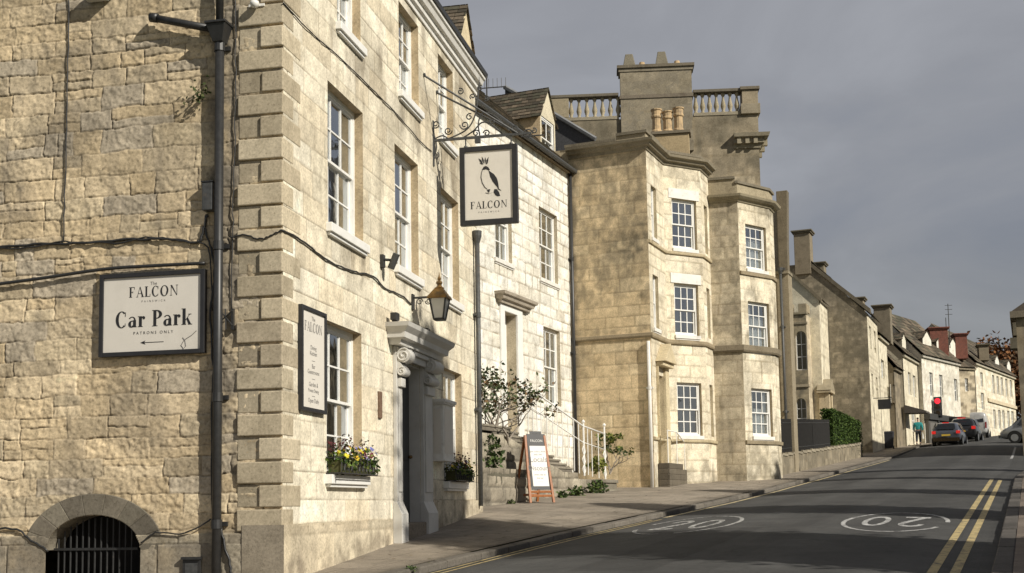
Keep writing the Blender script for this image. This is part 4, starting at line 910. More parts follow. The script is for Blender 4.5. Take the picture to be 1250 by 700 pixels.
for i in range(4):
    a, b = cs[i], cs[(i + 1) % 4]
    mb.tube([LK.pt(lc + a[0] * hb_, a[1] * hb_, zb), LK.pt(lc + a[0] * hw, a[1] * hw, zt)], .014, 6)
    mb.tube([LK.pt(lc + a[0] * hb_, a[1] * hb_, zb), LK.pt(lc + b[0] * hb_, b[1] * hb_, zb)], .016, 6); mb.tube([LK.pt(lc + a[0] * hw, a[1] * hw, zt), LK.pt(lc + b[0] * hw, b[1] * hw, zt)], .016, 6)
mb.fbox(LK, lc - hb_, lc + hb_, -hb_, hb_, zb - .02, zb); mb.build('frame', M['black_metal'], ln)
mb = MB(); k = .97
for i in range(4):
    a, b = cs[i], cs[(i + 1) % 4]
    mb.quad(LK.pt(lc + a[0] * hb_ * k, a[1] * hb_ * k, zb + .004), LK.pt(lc + b[0] * hb_ * k, b[1] * hb_ * k, zb + .004), LK.pt(lc + b[0] * hw * k, b[1] * hw * k, zt), LK.pt(lc + a[0] * hw * k, a[1] * hw * k, zt))
mb.build('lamp_glass', M['lamp_glass'], ln)
mb = MB(); zr1 = LK.z_at(536.5, 353); kk = hw * 1.22
mb.hexa([LK.pt(lc + x * kk, y * kk, zt + .005) for x, y in cs] + [LK.pt(lc + x * hw * .5, y * hw * .5, zr1) for x, y in cs]); mb.fbox(LK, lc - kk, lc + kk, -kk, kk, zt - .02, zt + .004)
mb.lathe(LK.pt(lc, 0, zr1), [(.07, 0), (.08, .015), (.05, .03), (.03, .06), (.05, .09), (.05, .11), (.02, .13), (.03, .16), (.012, .2), (.004, .26)], 10); mb.build('lamp_roof', M['copper_roof'], ln, bevel=.005)
# cctv camera and two little floodlights
cc = fixture('security_camera', 'dark bullet security camera between the first floor windows', 'camera', FF, 467, 322)
s, z = FF.px(465, 320); mb = MB(); mb.fbox(FF, s - .05, s + .05, 0, .05, z - .08, z + .10); mb.tube([FF.pt(s, .05, z + .03), FF.pt(s + .02, .16, z + .02)], .02, 8); mb.build('mount', M['black_metal'], cc)
mb = MB(); mb.tube([FF.pt(s - .02, .24, z + .10), FF.pt(s + .02, .14, z - .10)], .05, 10); mb.build('housing', M['grey_iron'], cc)
for (x, y, lab) in ((482, 375, 'small black floodlight on the left end of the doorcase cornice'), (520, 393, 'small black floodlight on the right part of the doorcase cornice')):
    s = FF.s_at(x, y, .12); fl = thing('floodlight', lab, 'floodlight', FF.pt(s, .12, ztop), 'floodlights on the doorcase')
    mb = MB(); mb.fbox(FF, s - .075, s + .075, .07, .17, ztop + .03, ztop + .14); mb.build('case', M['black_metal'], fl, bevel=.01); mb = MB(); mb.fbox(FF, s - .02, s + .02, .08, .16, ztop + .001, ztop + .03); mb.build('mount', M['black_metal'], fl)
# white notice cabinet
nc = fixture('notice_cabinet', 'grey white wooden display cabinet with small cornice on the wall right of the doorcase', 'cabinet', FF, 533, 560)
s0, s1 = FF.s_at(526.5, 530), FF.s_at(539, 530); z0, z1 = FF.z_at(528, 561), FF.z_at(528, 492); dpt = .20
mb = MB(); mb.fbox(FF, s0, s1, 0, dpt, z0, z1); mb.build('case', M['old_white'], nc, bevel=.005)
mb = MB(); mb.fbox(FF, s0 - .05, s1 + .05, 0, dpt + .05, z1 + .001, z1 + .05); mb.fbox(FF, s0 - .03, s1 + .03, 0, dpt + .03, z1 - .03, z1); mb.fbox(FF, s0 - .03, s1 + .03, 0, dpt + .03, z0 - .03, z0 - .001); mb.build('cornice', M['old_white'], nc)
mb = MB(); mb.fbox(FF, s0 + .07, s1 - .07, dpt + .001, dpt + .006, z0 + .09, z1 - .10); sde = Fr(FF.pt(s0, 0, 0), FF.az + 90); mb.fbox(sde, .04, dpt - .04, .001, .006, z0 + .09, z1 - .1); mb.build('notice', M['sign_face'], nc)
# window boxes
def planter(label, a, b, zs, seed):
    r = thing('window_box', label, 'window box', FF.pt((a + b) / 2, .1, zs), 'window boxes on the inn')
    rg = random.Random(seed); mb = MB(); t0, t1 = .0, .20; z0, z1 = zs + .01, zs + .20
    for z in (z0, z1):
        P_ = [FF.pt(a, t0, z), FF.pt(a, t1, z), FF.pt(b, t1, z), FF.pt(b, t0, z)]; mb.tube(P_, .009, 6)
    n = int((b - a) / .13)
    for i in range(n + 1):
        x = a + (b - a) * i / n; mb.tube([FF.pt(x, t1, z0), FF.pt(x, t1, z1)], .006, 5)
        if i < n: xm = x + (b - a) / n / 2; mb.tube([FF.pt(x, t1, z1 - .02), FF.pt(xm, t1 + .005, z0 + .03), FF.pt(x + (b - a) / n, t1, z1 - .02)], .006, 5)
    mb.build('basket', M['black_metal'], r)
    mb = MB(); mb.fbox(FF, a + .02, b - .02, t0 + .02, t1 - .02, z0, z1 - .03, (.07, .07, .03)); mb.build('moss_liner', M['leaf'], r)
    mb = MB(); pt_ = MB()
    for i in range(int((b - a) * 330)):
        leaf(mb, Vector(FF.pt(rg.uniform(a - .02, b + .02), rg.uniform(.0, .24), z1 - .08 + abs(rg.gauss(0, .09)) - (.1 if rg.random() < .2 else 0))), .07, [(.06, .10, .02), (.10, .15, .03), (.04, .07, .02), (.16, .18, .05)], rg)
    for i in range(int((b - a) * 24)):
        c = FF.pt(rg.uniform(a, b), rg.uniform(.08, .24), z1 + rg.uniform(.0, .16)); k = rg.choice([(.70, .55, .05), (.66, .50, .04), (.16, .17, .42), (.10, .03, .07), (.14, .02, .04), (.34, .30, .48)]); sz = rg.uniform(.016, .025)
        d = Vector((FF.n[0] + rg.gauss(0, .3), FF.n[1] + rg.gauss(0, .3) - .3, .4 + rg.gauss(0, .2))).normalized(); w = d.orthogonal().normalized(); u_ = d.cross(w)
        for q in range(5):
            an = q * 1.2566; ce_ = Vector(c) + (w * math.cos(an) + u_ * math.sin(an)) * sz * .8
            pt_.add([ce_ + (w * math.cos(an + j * 1.047) + u_ * math.sin(an + j * 1.047)) * sz * .75 + d * .004 * q for j in range(6)], [tuple(range(6))], tuple(x * rg.uniform(.8, 1.15) for x in k))
    for i in range(int((b - a) * 14)):   # dark upright shoots
        x = rg.uniform(a, b); h = rg.uniform(.2, .34); P0 = FF.pt(x, rg.uniform(.02, .16), z1); 
        for j in range(10): leaf(mb, Vector(P0) + Vector((rg.gauss(0, .015), rg.gauss(0, .015), h * j / 10)), .05, [(.13, .035, .04), (.08, .03, .03), (.10, .09, .04)], rg)
    mb.build('foliage', M['leaf'], r); pt_.build('flowers', M['petal'], r, recalc=False)
planter('long iron window box of yellow and purple pansies under the larger ground floor window', w0[0][0] - .02, w0[0][1] + .04, z0a, 3)
planter('short iron window box of yellow flowers under the window right of the cabinet', w0[1][0] + .02, w0[1][1] + .02, z0a, 8)
# ================================================================ second house: white stone, raised door, stairs
V2 = -9.49 * 1.25
def plan(px, v, py=500):      # plan point on the line v = const seen at column px
    r = ray(px, py); n = VD @ r[:2]; k = v / n; return r[:2] * k
def plan_u(px, u, py=500):
    r = ray(px, py); k = u / (UD @ r[:2]); return r[:2] * k
SD = 22.8
F2o = Fr(plan(586, V2), SD); F2 = F2o.sub(-2.2)            # starts a little behind the inn's end
CC = F2.at(701.5, 560); S2 = F2.s_at(701.5, 560); ze2 = F2.z_at(699, 217)
zg2 = pavez(*uv(F2.pt(S2 / 2, 0, 0)))
h2 = thing('stone_house', 'pale whitish ashlar house with raised front door and attic dormer next to the inn', 'house', F2.pt(S2 / 2, 0, zg2))
def P2(x, y): return F2.px(x, y)
zu0, zu1 = P2(660, 339)[1], P2(658.6, 252)[1]; zg0, zg1 = P2(668, 494)[1], P2(663, 398)[1]
u2 = [(F2.s_at(604, 300), F2.s_at(625, 300)), (F2.s_at(658.5, 300), F2.s_at(680.5, 300))]
g2 = (F2.s_at(664, 440), F2.s_at(684, 440))
d2 = (F2.s_at(614.5, 420), F2.s_at(630, 420)); zd1 = P2(614, 380)[1]; zd0 = P2(620, 528)[1]
def stain2(S, Z): return .5 * sum(np.exp(-((S - x) / .10) ** 2) * sstep(z - 1., z - .12, Z) * (Z < z) for x, z in ((u2[0][0], zu0), (u2[0][1], zu0), (u2[1][0], zu0), (u2[1][1], zu0), (g2[0], zg0), (g2[1], zg0))) + .28 * sstep(ze2 - .5, ze2, Z) + .35 * (1 - sstep(zg2 + .4, zg2 + 1.6, Z)) * fbm(S, Z, 9) + .12 * np.exp(-((S - S2) / .25) ** 2)
pat2 = lambda S, Z: stonework(S, Z, 41, (.26, .36), (.45, .85), .02, .030, .014, .006, 12., .004, .004, 0., PAL_PALE, (.27, .22, .15), .95, .30, (.33, .28, .20), .9, stain=stain2, tvar=.9)
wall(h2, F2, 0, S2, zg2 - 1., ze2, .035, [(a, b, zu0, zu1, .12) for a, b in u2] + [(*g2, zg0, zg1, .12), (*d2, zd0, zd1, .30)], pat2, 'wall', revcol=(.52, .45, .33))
for k, (a, b) in enumerate(u2): sash(h2, F2, a, b, zu0, zu1, .11, 3, 2, 2, blind=[(.0, 1., .0, 1)] if k == 0 else [(.0, .2, 0, 1), (.8, 1, 0, 1)], bar=.028, sill=M['stone_sill'] if 'stone_sill' in M else 'old_white', so=.06)
sash(h2, F2, *g2, zg0, zg1, .11, 3, 2, 2, blind=[(.3, 1., 0, 1)], bar=.028, sill='old_white')
dw = MB(); a, b = d2; m0, m1 = F2.s_at(609.5, 420), F2.s_at(636, 420)
dw.fbox(F2, m0, a, .0, .06, zd0 - .1, zd1 + .16); dw.fbox(F2, b, m1, .0, .06, zd0 - .1, zd1 + .16); dw.fbox(F2, a, b, .0, .06, zd1, zd1 + .16)
fr_ = dw.build('door_frame', M['white_paint'], h2, bevel=.01)
dw = MB(); dw.fbox(F2, a, b, -.30, -.26, zd0 - .1, zd1); 
for i in range(3): dw.fbox(F2, a + .1, (a + b) / 2 - .04, -.259, -.24, zd0 + .1 + i * .72, zd0 + .7 + i * .72); dw.fbox(F2, (a + b) / 2 + .04, b - .1, -.259, -.24, zd0 + .1 + i * .72, zd0 + .7 + i * .72)
dw.build('door', M['white_paint'], h2, bevel=.006)
hd = MB(); q0, q1 = F2.s_at(607, 360), F2.s_at(641, 360); zh_ = P2(606, 368)[1]
hd.molding([F2.pt(q0, 0, 0), F2.pt(q0, .10, 0), F2.pt(q1, .10, 0), F2.pt(q1, 0, 0)], [(-.08, 0), (.02, 0), (.04, .07), (.10, .09), (.13, .17), (.18, .19), (.20, .26), (-.08, .30)], zh_ - .02, (.42, .37, .30)); hd.fbox(F2, q0 + .02, q1 - .02, 0, .10, zh_ + .0, zh_ + .27, (.42, .37, .30))
hd.build('door_hood', M['stone'], h2)
# eaves, roof, dormer
mb = MB(); mb.fbox(F2, 0, S2, .0, .12, ze2, ze2 + .07, (.2, .16, .11)); mb.fbox(F2, 0, S2, .0, .16, ze2 + .072, ze2 + .13, (.12, .10, .075)); mb.build('eaves_board', M['stone'], h2)
mb = MB(); mb.tube([F2.pt(-.05, .21, ze2 + .09), F2.pt(S2 + .06, .21, ze2 + .06)], .065, 8)
for i in range(7): x = .4 + i * (S2 - .5) / 6; mb.fbox(F2, x - .015, x + .015, .1, .2, ze2 + .02, ze2 + .05)
mb.build('gutter', M['grey_iron'], h2, smooth=False)
slates('roof', h2, F2, 0, S2, .18, ze2 + .14, -3.6, ze2 + 3.7, .26, (.2, .42), seed=8)
mb = MB(); kc = (.5, .45, .33); zrt = ze2 + .14
for x in (0.02, S2 - .02): mb.add([F2.pt(x, -.005, zg2 - 1), F2.pt(x, -7.2, zg2 - 1), F2.pt(x, -7.2, zrt), F2.pt(x, -3.6, zrt + 3.5), F2.pt(x, -.005, zrt)], [(0, 1, 2, 3, 4)], kc)
mb.quad(F2.pt(0, -7.2, zg2 - 1), F2.pt(S2, -7.2, zg2 - 1), F2.pt(S2, -7.2, zrt), F2.pt(0, -7.2, zrt), kc); mb.quad(F2.pt(0, -7.2, zrt), F2.pt(S2, -7.2, zrt), F2.pt(S2, -3.6, zrt + 3.5), F2.pt(0, -3.6, zrt + 3.5), (.14, .12, .09)); mb.build('rear_wall', M['stone'], h2)
td = -.55; sdm = F2.s_at(668.5, 150, td); wd_ = F2.s_at(677.5, 165, td) - F2.s_at(659.5, 165, td)
zdb, zdh, zda = F2.z_at(668, 199, td), F2.z_at(660, 138, td), F2.z_at(668.5, 110, td)
dm, (wa, wb_, wz0, wz1) = dormer(h2, F2, sdm, wd_, td, zdb - .3, zdh, zda, 4.2, (.62, .56, .42), True, 12, (.60, .47, .30), .10)
sash(dm, F2.sub(0, td), wa, wb_, wz0 + .3, wz1, .03, 2, 1, 1, fw=.05, blind=None)
# antenna
an = thing('tv_antenna', 'television antenna on the roof behind the eaves of the inn', 'antenna', F2.pt(S2 * .3, -2.6, ze2 + 2.7)); AP = plan(600, V2 - 1.6); A2 = Fr(AP, SD)
mb = MB(); z0, z1 = A2.z_at(600, 116), A2.z_at(600, 97); mb.tube([A2.pt(0, 0, z0 - 1.4), A2.pt(0, 0, z1)], .022, 6); mb.build('mast', M['grey_iron'], an)
mb = MB(); BX = Fr(AP, 100.); zz = A2.z_at(600, 112); mb.tube([BX.pt(-.35, 0, zz), BX.pt(.55, 0, zz)], .016, 6)
for i in range(8): mb.tube([BX.pt(-.3 + i * .12, 0, zz - .02), BX.pt(-.3 + i * .12, 0, zz + .26)], .008, 5)
mb.build('aerial', M['grey_iron'], an)
# downpipes at both ends
def drain(label, fr, s, t, zt, zb, r=.05, head=True, colz=(), mat='black_metal'):
    o = thing('downpipe', label, 'downpipe', fr.pt(s, t, zb)); mb = MB(); mb.tube([fr.pt(s, t, zb), fr.pt(s, t, zt)], r, 10); mb.build('pipe', M[mat], o, smooth=True); mb = MB()
    for z in colz: mb.tube([fr.pt(s, t, z - .05), fr.pt(s, t, z + .05)], r * 1.2, 10); mb.fbox(fr, s - r * 2, s + r * 2, 0, t, z - .02, z + .02)
    if head: mb.lathe(fr.pt(s, t, zt - .02), [(r, 0), (r * 1.2, .03), (r * 1.9, .14), (r * 2.0, .24), (r * 1.2, .245)], 10); mb.fbox(fr, s, s + r * 3.4, t - .04, t + .04, zt + .12, zt + .2)
    mb.build('hopper' if head else 'collar', M[mat], o); return o
drain('black downpipe with small hopper head at the far end of the inn facade', FF, FF.s_at(584.5, 450, .08), .08, FF.z_at(583, 297, .08), FF.z_at(584, 618, .08), .045, True, [FF.z_at(584, y, .08) for y in (385, 500)], 'grey_iron')
drain('black downpipe in the corner between the pale house and the tall bay fronted house', F2, S2 - .10, .08, ze2 + .02, zg2 - .3, .05, False, [ze2 - 2.5, ze2 - 5.2])
# ---- front garden: retaining wall, stairs, railing, shrub
yardv = lambda px, py: None
WP = plan(592, -10.05, 600); FW = Fr(WP, SD)           # retaining wall line, parallel to the house
sW1 = FW.s_at(736, 590); zW = FW.z_at(610, 572)
zgw = pavez(*uv(FW.pt(0, 0, 0))) - .4
patW = lambda S, Z: stonework(S, Z, 51, (.22, .34), (.35, .8), .03, .030, .03, .012, 10., .01, .012, 0., PAL_GREY, (.10, .09, .07), .8, .6, (.10, .09, .075), 1.2)
gw = thing('retaining_wall', 'low weathered grey stone retaining wall below the bare shrub', 'wall', FW.pt(0, 0, zgw + .4))
sWe = FW.s_at(652, 580); mb = MB(); mb.fbox(FW, sWe - .02, sWe, -.5, -.01, zgw, zW - .01, (.2, .18, .14)); mb.build('end_face', M['stone'], gw); wall(gw, FW, -1.1, sWe - .005, zgw, zW, .035, (), patW, 'face')
mb = MB(); mb.fbox(FW, -1.1, sWe, -.5, -.002, zW - .3, zW - .001, (.13, .12, .09)); mb.fbox(FW, -1.1, sWe, -1.9, -.5, zgw, zW - .04, (.06, .05, .035)); mb.build('coping', M['stone'], gw)
# stairs climbing from right to left along the front
st = thing('stone_steps', 'worn grey stone staircase climbing leftwards to the raised front door', 'steps', FW.pt(sWe + 1, -.3, zgw + .4))
sb0, sb1 = FW.s_at(634, 560), FW.s_at(716, 585); zb0 = FW.z_at(716, 575); zt0 = zd0 - .1; nst = 10
# flight stands 0.6 m behind the pavement edge
rgs = random.Random(6); mb = MB(); FT = FW.sub(0, -.35)
t_b = -(abs(V2) - 10.05 - .35) + .02
for i in range(nst):
    x1 = sb1 - (sb1 - sb0) * i / nst; x0 = max(FW.s_at(600, 560), x1 - 3.2 * (sb1 - sb0) / nst) if i < nst - 1 else FW.s_at(600, 560); zt = zb0 + (zt0 - zb0) * (i + 1) / nst; g = rgs.uniform(.8, 1.2)
    zlo = zb0 + (zt0 - zb0) * i / nst if i else zgw
    xa = sb0 - .05 if i == nst - 1 else sb0 - .0
    mb.fbox(FT, x0, x1 + .03, t_b, 0, zt - .05, zt, tuple(np.array((.24, .215, .17)) * g)); mb.fbox(FT, x0, x1, t_b + .001, -.02, zlo - (.05 if i else 0), zt - .051, tuple(np.array((.17, .15, .12)) * g))
mb.build('tread', M['stone'], st, bevel=.015)
fw2 = FW.sub(0, -.28); stl = lambda s: zb0 + (zt0 - zb0) * min(1.02, max(-.02, (sb1 - s) / (sb1 - sb0))) - .12
wall(st, fw2, FW.s_at(600, 560), FW.s_at(738, 588), zgw, zt0, .035, (), patW, 'side_wall', ztop=lambda s: max(stl(s) - .10, FW.z_at(700, 576) if s < sb1 + .2 else FW.z_at(730, 585)))
mb = MB(); x0 = FW.s_at(735, 585); x1 = FW.s_at(754, 590)
mb.fbox(FW, x0, x1, -.7, -.02, zgw, FW.z_at(745, 590), (.20, .18, .14)); mb.fbox(FW, x0 - .05, x1 + .02, -.72, .02, FW.z_at(745, 590) + .001, FW.z_at(745, 588) + .05, (.22, .2, .16)); mb.fbox(FW, x0 + .3, x1 + .35, -.4, .10, zgw, FW.z_at(750, 598), (.26, .24, .19)); mb.build('kerb_step', M['stone'], st, bevel=.02)
# white iron railing
rl = thing('stair_railing', 'white painted iron handrail beside the stone staircase', 'railing', FW.pt(sb1, -.32, zb0)); 
FR = FW.sub(0, -.40); mb = MB()
rp = [(636, 467), (673, 493), (711, 520), (738, 530)]; P_ = ppath(FR, rp, 0)
mb.tube(P_, .022, 6); mb.tube([tuple(np.array(p) - np.array([0, 0, .42])) for p in P_], .014, 6); mb.build('handrail', M['white_paint'], rl, smooth=True)
mb = MB()
for x, yt, yb in ((644, 473, 526), (650, 477, 531), (655, 480, 535), (660, 484, 540), (667, 489, 546), (674, 494, 552), (680, 498, 557), (686, 502, 562), (693, 507, 568), (700, 512, 575), (706, 516, 578), (717, 523, 580), (722, 526, 582), (730, 529, 584)):
    s, z = FR.px(x, yt); mb.tube([FR.pt(s, 0, z), FR.pt(s, 0, FR.px(x, yb)[1])], .012, 6)
mb.build('baluster', M['white_paint'], rl)
for x, yt, yb in ((712, 517, 581), (737.5, 521, 585)):
    mb = MB(); s, z = FR.px(x, yt); zb = FR.px(x, yb)[1]; mb.tube([FR.pt(s, 0, zb), FR.pt(s, 0, z)], .024, 8); mb.lathe(FR.pt(s, 0, z), [(.0, 0), (.04, .02), (.045, .05), (.02, .08), (.0, .1)], 8)
    for k in range(3):
        for sg_ in (-1, 1): mb.tube([FR.pt(s + sg_ * (.02 + .09 * math.sin(math.pi * j / 8)), 0, zb + .05 + k * .24 + .22 * j / 8) for j in range(9)], .011, 5)
    mb.build('newel_post', M['white_paint'], rl)
# bare twisted shrub on the wall
def mkshrub():
    rg = random.Random(21); mb = MB(); lf = MB(); tips = []
    base = Vector(FW.pt(FW.s_at(631, 560), -.9, zW - .2)); top = FW.z_at(630, 452, -.9); Ht = top - base.z
    for k in range(12):
        d = Vector((rg.gauss(0, .55), rg.gauss(0, .25), 1.1)); branch(mb, base + Vector((rg.gauss(0, .14), rg.gauss(0, .1), 0)), d, Ht * .36, .058, 4, tips, rg, .55, .30, .70, 4, None, (2, 2))
    P0 = []
    for p, d in tips:
        if p.z < base.z + Ht * .55: continue
        for j in range(rg.choice([1, 4, 8, 13, 18])): leaf(lf, p + Vector((rg.gauss(0, .09), rg.gauss(0, .09), rg.gauss(.02, .07))), .11, [(.06, .085, .035), (.09, .11, .05), (.04, .06, .025), (.14, .15, .07), (.16, .10, .05)], rg)
    sh = thing('bare_shrub', 'tall gnarled shrub with bare twisting branches and sparse leaves on the retaining wall', 'shrub', tuple(base))
    mb.build('branches', M['bark'], sh, smooth=True); lf.build('foliage', M['leaf'], sh, recalc=False)
mkshrub()
def bush(label, c, rad, n, size, pal, name='fern', cat='plant', squash=1., mat='leaf', group=None, rg=None):
    mb = MB(); leafcloud(mb, c, rad, n, size, pal, squash, rg or random); o = mb.build(name, M[mat], origin=(c[0], c[1], c[2] - rad * squash), recalc=False); return tag(o, label, cat, group)
GRN = [(.05, .08, .025), (.08, .11, .035), (.035, .055, .02)]; YGR = [(.16, .18, .04), (.10, .13, .03), (.22, .22, .06)]
bush('dark green ivy clump at the left end of the retaining wall', FW.pt(FW.s_at(613, 555), -.35, FW.z_at(612, 556, -.35)), .34, 420, .12, GRN, 'ivy', squash=1.25)
bush('slender reddish plant against the pale wall beside the downpipe', FW.pt(FW.s_at(596, 545), -.5, FW.z_at(596, 552, -.5)), .15, 120, .09, [(.07, .09, .04), (.14, .06, .05)], 'plant', squash=2.2)
bush('yellow green leafy plant at the foot of the white railing', FW.pt(FW.s_at(751, 572), -.5, FW.z_at(750, 570, -.5)), .22, 170, .14, YGR, 'plant', squash=.9)
def smalltree():
    rg = random.Random(9); mb = MB(); lf = MB(); tips = []; base = Vector(FW.pt(FW.s_at(764, 578), -.45, FW.z_at(764, 580, -.45)))
    for k in range(4): branch(mb, base, Vector((rg.gauss(0, .5), rg.gauss(0, .3), 1)), .42, .022, 2, tips, rg, .6, .35, .7, 4)
    for p, d in tips:
        if p.z < base.z + .55: continue
        for j in range(7): leaf(lf, p + Vector((rg.gauss(0, .06), rg.gauss(0, .06), rg.gauss(0, .04))), .11, YGR + GRN, rg)
    leafcloud(lf, tuple(base + Vector((0, 0, 1.0))), .38, 170, .11, YGR + GRN, .3, rg)
    o = thing('small_shrub', 'small flat topped shrub with thin stems against the golden side wall', 'shrub', tuple(base)); mb.build('stems', M['bark'], o); lf.build('foliage', M['leaf'], o, recalc=False)
smalltree()
for i, (x, y, r, lab) in enumerate(((503, 697, .055, 'small green tuft at the kerb in front of the inn'), (725, 595, .26, 'green weeds at the foot of the stone steps'), (797, 592, .15, 'tuft of weeds at the base of the tall house corner'), (810, 592, .14, 'second tuft of weeds beside the little side stairs'), (700, 609, .17, 'weeds along the pavement under the steps wall'), (683, 611, .12, 'low weeds right of the wooden pavement sign'), (620, 613, .08, 'tiny weeds at the left foot of the pavement sign'))):
    s = FW.s_at(x, y); c = FW.pt(s, .08, pavez(*uv(FW.pt(s, .08, 0))) + r * .45) if x > 600 else tuple(onground(x, y, pavez) + np.array([0, 0, r * .4])); bush(lab, c, r, int(r * 900), min(.10, r * .75), GRN + [(.09, .13, .03)], 'weeds', 'weeds', .75)
mb = MB(); rl_ = random.Random(77)
for i in range(420):
    u = rl_.uniform(10, 44); k = rl_.random(); v = kl(u) + rl_.gauss(.10, .10) if k < .45 else kl(u) - .25 - abs(rl_.gauss(0, 1.1)); P = (*xy(u, v), (roadz(u, v) if v > kl(u) else pavez(u, v)) + .006); a = rl_.uniform(0, 6.3); s = rl_.uniform(.02, .045)
    c = rl_.choice([(.14, .08, .035), (.20, .13, .05), (.09, .06, .035), (.16, .14, .05)]); e1 = np.array([math.cos(a), math.sin(a), .02]) * s; e2 = np.array([-math.sin(a), math.cos(a), .1]) * s * .45; P = np.array(P)
    mb.add([P - e1, P - e2, P + e1, P + e2], [(0, 1, 2, 3)], c)
tag(mb.build('fallen_leaves', M['leaf'], recalc=False), 'small brown fallen leaves along the kerb and pavement', 'leaves', kind='stuff')
# A-board
AO = onground(653, 614, pavez); ab = thing('pavement_sign', 'wooden A shaped chalkboard sign standing on the pavement', 'sign board', tuple(AO))
ux, vx = uv(AO); AB = Fr(AO, 62.); sc_ = 1500 / AO[1]; hgt = 82 / sc_; wd_ = .56
tl = .26
def leg(mb, x, lean, fwd):   # post leaning from the foot to the hinge at the top
    a = np.array(AB.pt(x - .03, fwd, AO[2])); b = np.array(AB.pt(x - .03 - lean, .0, AO[2] + hgt)); e = np.array([*(AB.e * .055), 0]); n_ = np.array([*(AB.n * .04), 0])
    mb.hexa([tuple(a), tuple(a + e), tuple(a + e + n_), tuple(a + n_), tuple(b), tuple(b + e), tuple(b + e + n_), tuple(b + n_)])
for fwd, nmx in ((.30, 'front'), (-.42, 'back')):
    mb = MB(); leg(mb, -wd_ / 2, -.06, fwd); leg(mb, wd_ / 2, .04, fwd)
    for f in (.10, .16) if fwd > 0 else (.12,):
        z = AO[2] + hgt * f; t = fwd * (1 - f); mb.fbox(AB, -wd_ / 2 + .02 + .06 * f, wd_ / 2 - .02 - .04 * f, t, t + .03, z - .025, z + .025)
    mb.build('wooden_frame', M['wood'], ab, bevel=.006)
def slab(mb, f0, f1, x0, x1, off, m=None):
    q = []
    for d in (off, off + .012):
        for f, x in ((f0, x0), (f0, x1), (f1, x1), (f1, x0)): q.append(AB.pt(x * wd_ + .03 * f, .30 * (1 - f) + .03 + d, AO[2] + hgt * f))
    mb.hexa(q)
mb = MB(); slab(mb, .19, 1.02, -.40, .40, -.012); slab(mb, 1.021, 1.06, -.25, .25, -.012); b0 = mb.build('board', M['sign_frame'], ab, bevel=.004)
mb = MB(); slab(mb, .24, .84, -.33, .35, .001); b1 = mb.build('poster', M['chalk'], ab)
class Tilt:
    def pt(s, a, t, z): f = (z - AO[2]) / hgt; return AB.pt(a + .03 * f, .30 * (1 - f) + .045 + t, z)
TB = Tilt(); mb = MB()
def loc_text(tx, f, size, t=.0): 
    vs, fs = sans_mesh(tx, size, 1.); mb.add([TB.pt(a, t, AO[2] + hgt * f + b) for a, b, _ in vs], fs)
loc_text('Locals', .60, .165); loc_text('Discount', .475, .145); loc_text('every day at', .40, .055); loc_text('the bar', .35, .055); loc_text('- - - -', .30, .05); loc_text('Join us for a drink', .745, .05); loc_text('and a bite', .70, .05)
mb.build('lettering', M['ink_soft'], ab)
mb = MB(); loc_text('FALCON', .90, .075, -.012); mb.build('heading', M['chalk'], ab)
# ================================================================ tall house with canted bays
def seg(P, Q):
    P = np.array(P[:2]); Q = np.array(Q[:2]); d = Q - P; return Fr(P, math.degrees(math.atan2(d[0], d[1]))), float(np.linalg.norm(d))
def hitdir(P, azd, px, py=500):
    e = np.array([math.sin(math.radians(azd)), math.cos(math.radians(azd))]); r = ray(px, py)[:2]; t = (P[0] * r[1] - P[1] * r[0]) / (e[1] * r[0] - e[0] * r[1]); return np.array(P[:2]) + e * t
C3 = np.array(CC); D3 = hitdir(C3, 112.8, 797); E3 = hitdir(D3, 22.8, 817.5); G3 = hitdir(E3, 60, 863.5); H3 = hitdir(G3, 22.8, 873)
I4 = hitdir(H3, 104, 909); J4 = hitdir(I4, 50, 948); K4 = hitdir(J4, 22.8, 952.5)
sW_, LW = seg(C3, D3); sA, LA_ = seg(D3, E3); sB, LB_ = seg(E3, G3); sC, LC_ = seg(G3, H3)
zg3 = pavez(*uv(D3)); h3 = thing('bay_house', 'tall golden ashlar house with parapet and a canted three storey bay of white windows', 'house', (D3[0], D3[1], zg3))
zco = sW_.z_at(786, 183); zpa = sW_.z_at(788, 162); zpl_ = sW_.z_at(700, 180); zst = sW_.z_at(794, 408); zbs = sA.z_at(806, 567)
def st3(S, Z): return (.75 * sstep(zco - 1.3, zco, Z) * fbm(S * .9, Z * .5, 12) + (.44 + .30 * sstep(.34, .62, fbm(S * .7, Z * .8, 33, 5))) * sstep(zst - .1, zst + 1.2, Z) + .35 * (1 - sstep(zg3 + .3, zg3 + 1.3, Z)) + .5 * np.exp(-((Z - zst - .15) / .12) ** 2)) * .8
ash = lambda seed, pal=PAL_ASH, stn=None, we=.35, tv=.8: (lambda S, Z: stonework(S, Z, seed, (.30, .40), (.6, 1.2), .006, .030, .008, .004, 9., .003, 0., 0., pal, (.30, .24, .15), .75, we, (.16, .14, .10), .7, stain=stn, tvar=tv, sts=(8., 5.5), stk=.54))
wall(h3, sW_, -.1, LW, zg3 - 1.4, zco, .03, (), ash(61, [(.68, .54, .34), (.64, .505, .315), (.71, .58, .38), (.61, .49, .315)], st3, .45), 'side_wall')
cr = [(.77, .69, .53), (.73, .65, .49), (.80, .73, .58)]
st3b = lambda S, Z: .18 + .5 * sstep(zco - .7, zco, Z) * fbm(S * 2, Z, 4) + .35 * (1 - sstep(zg3 + .3, zg3 + 1.0, Z)) + .25 * np.exp(-((Z - zst - .1) / .15) ** 2)
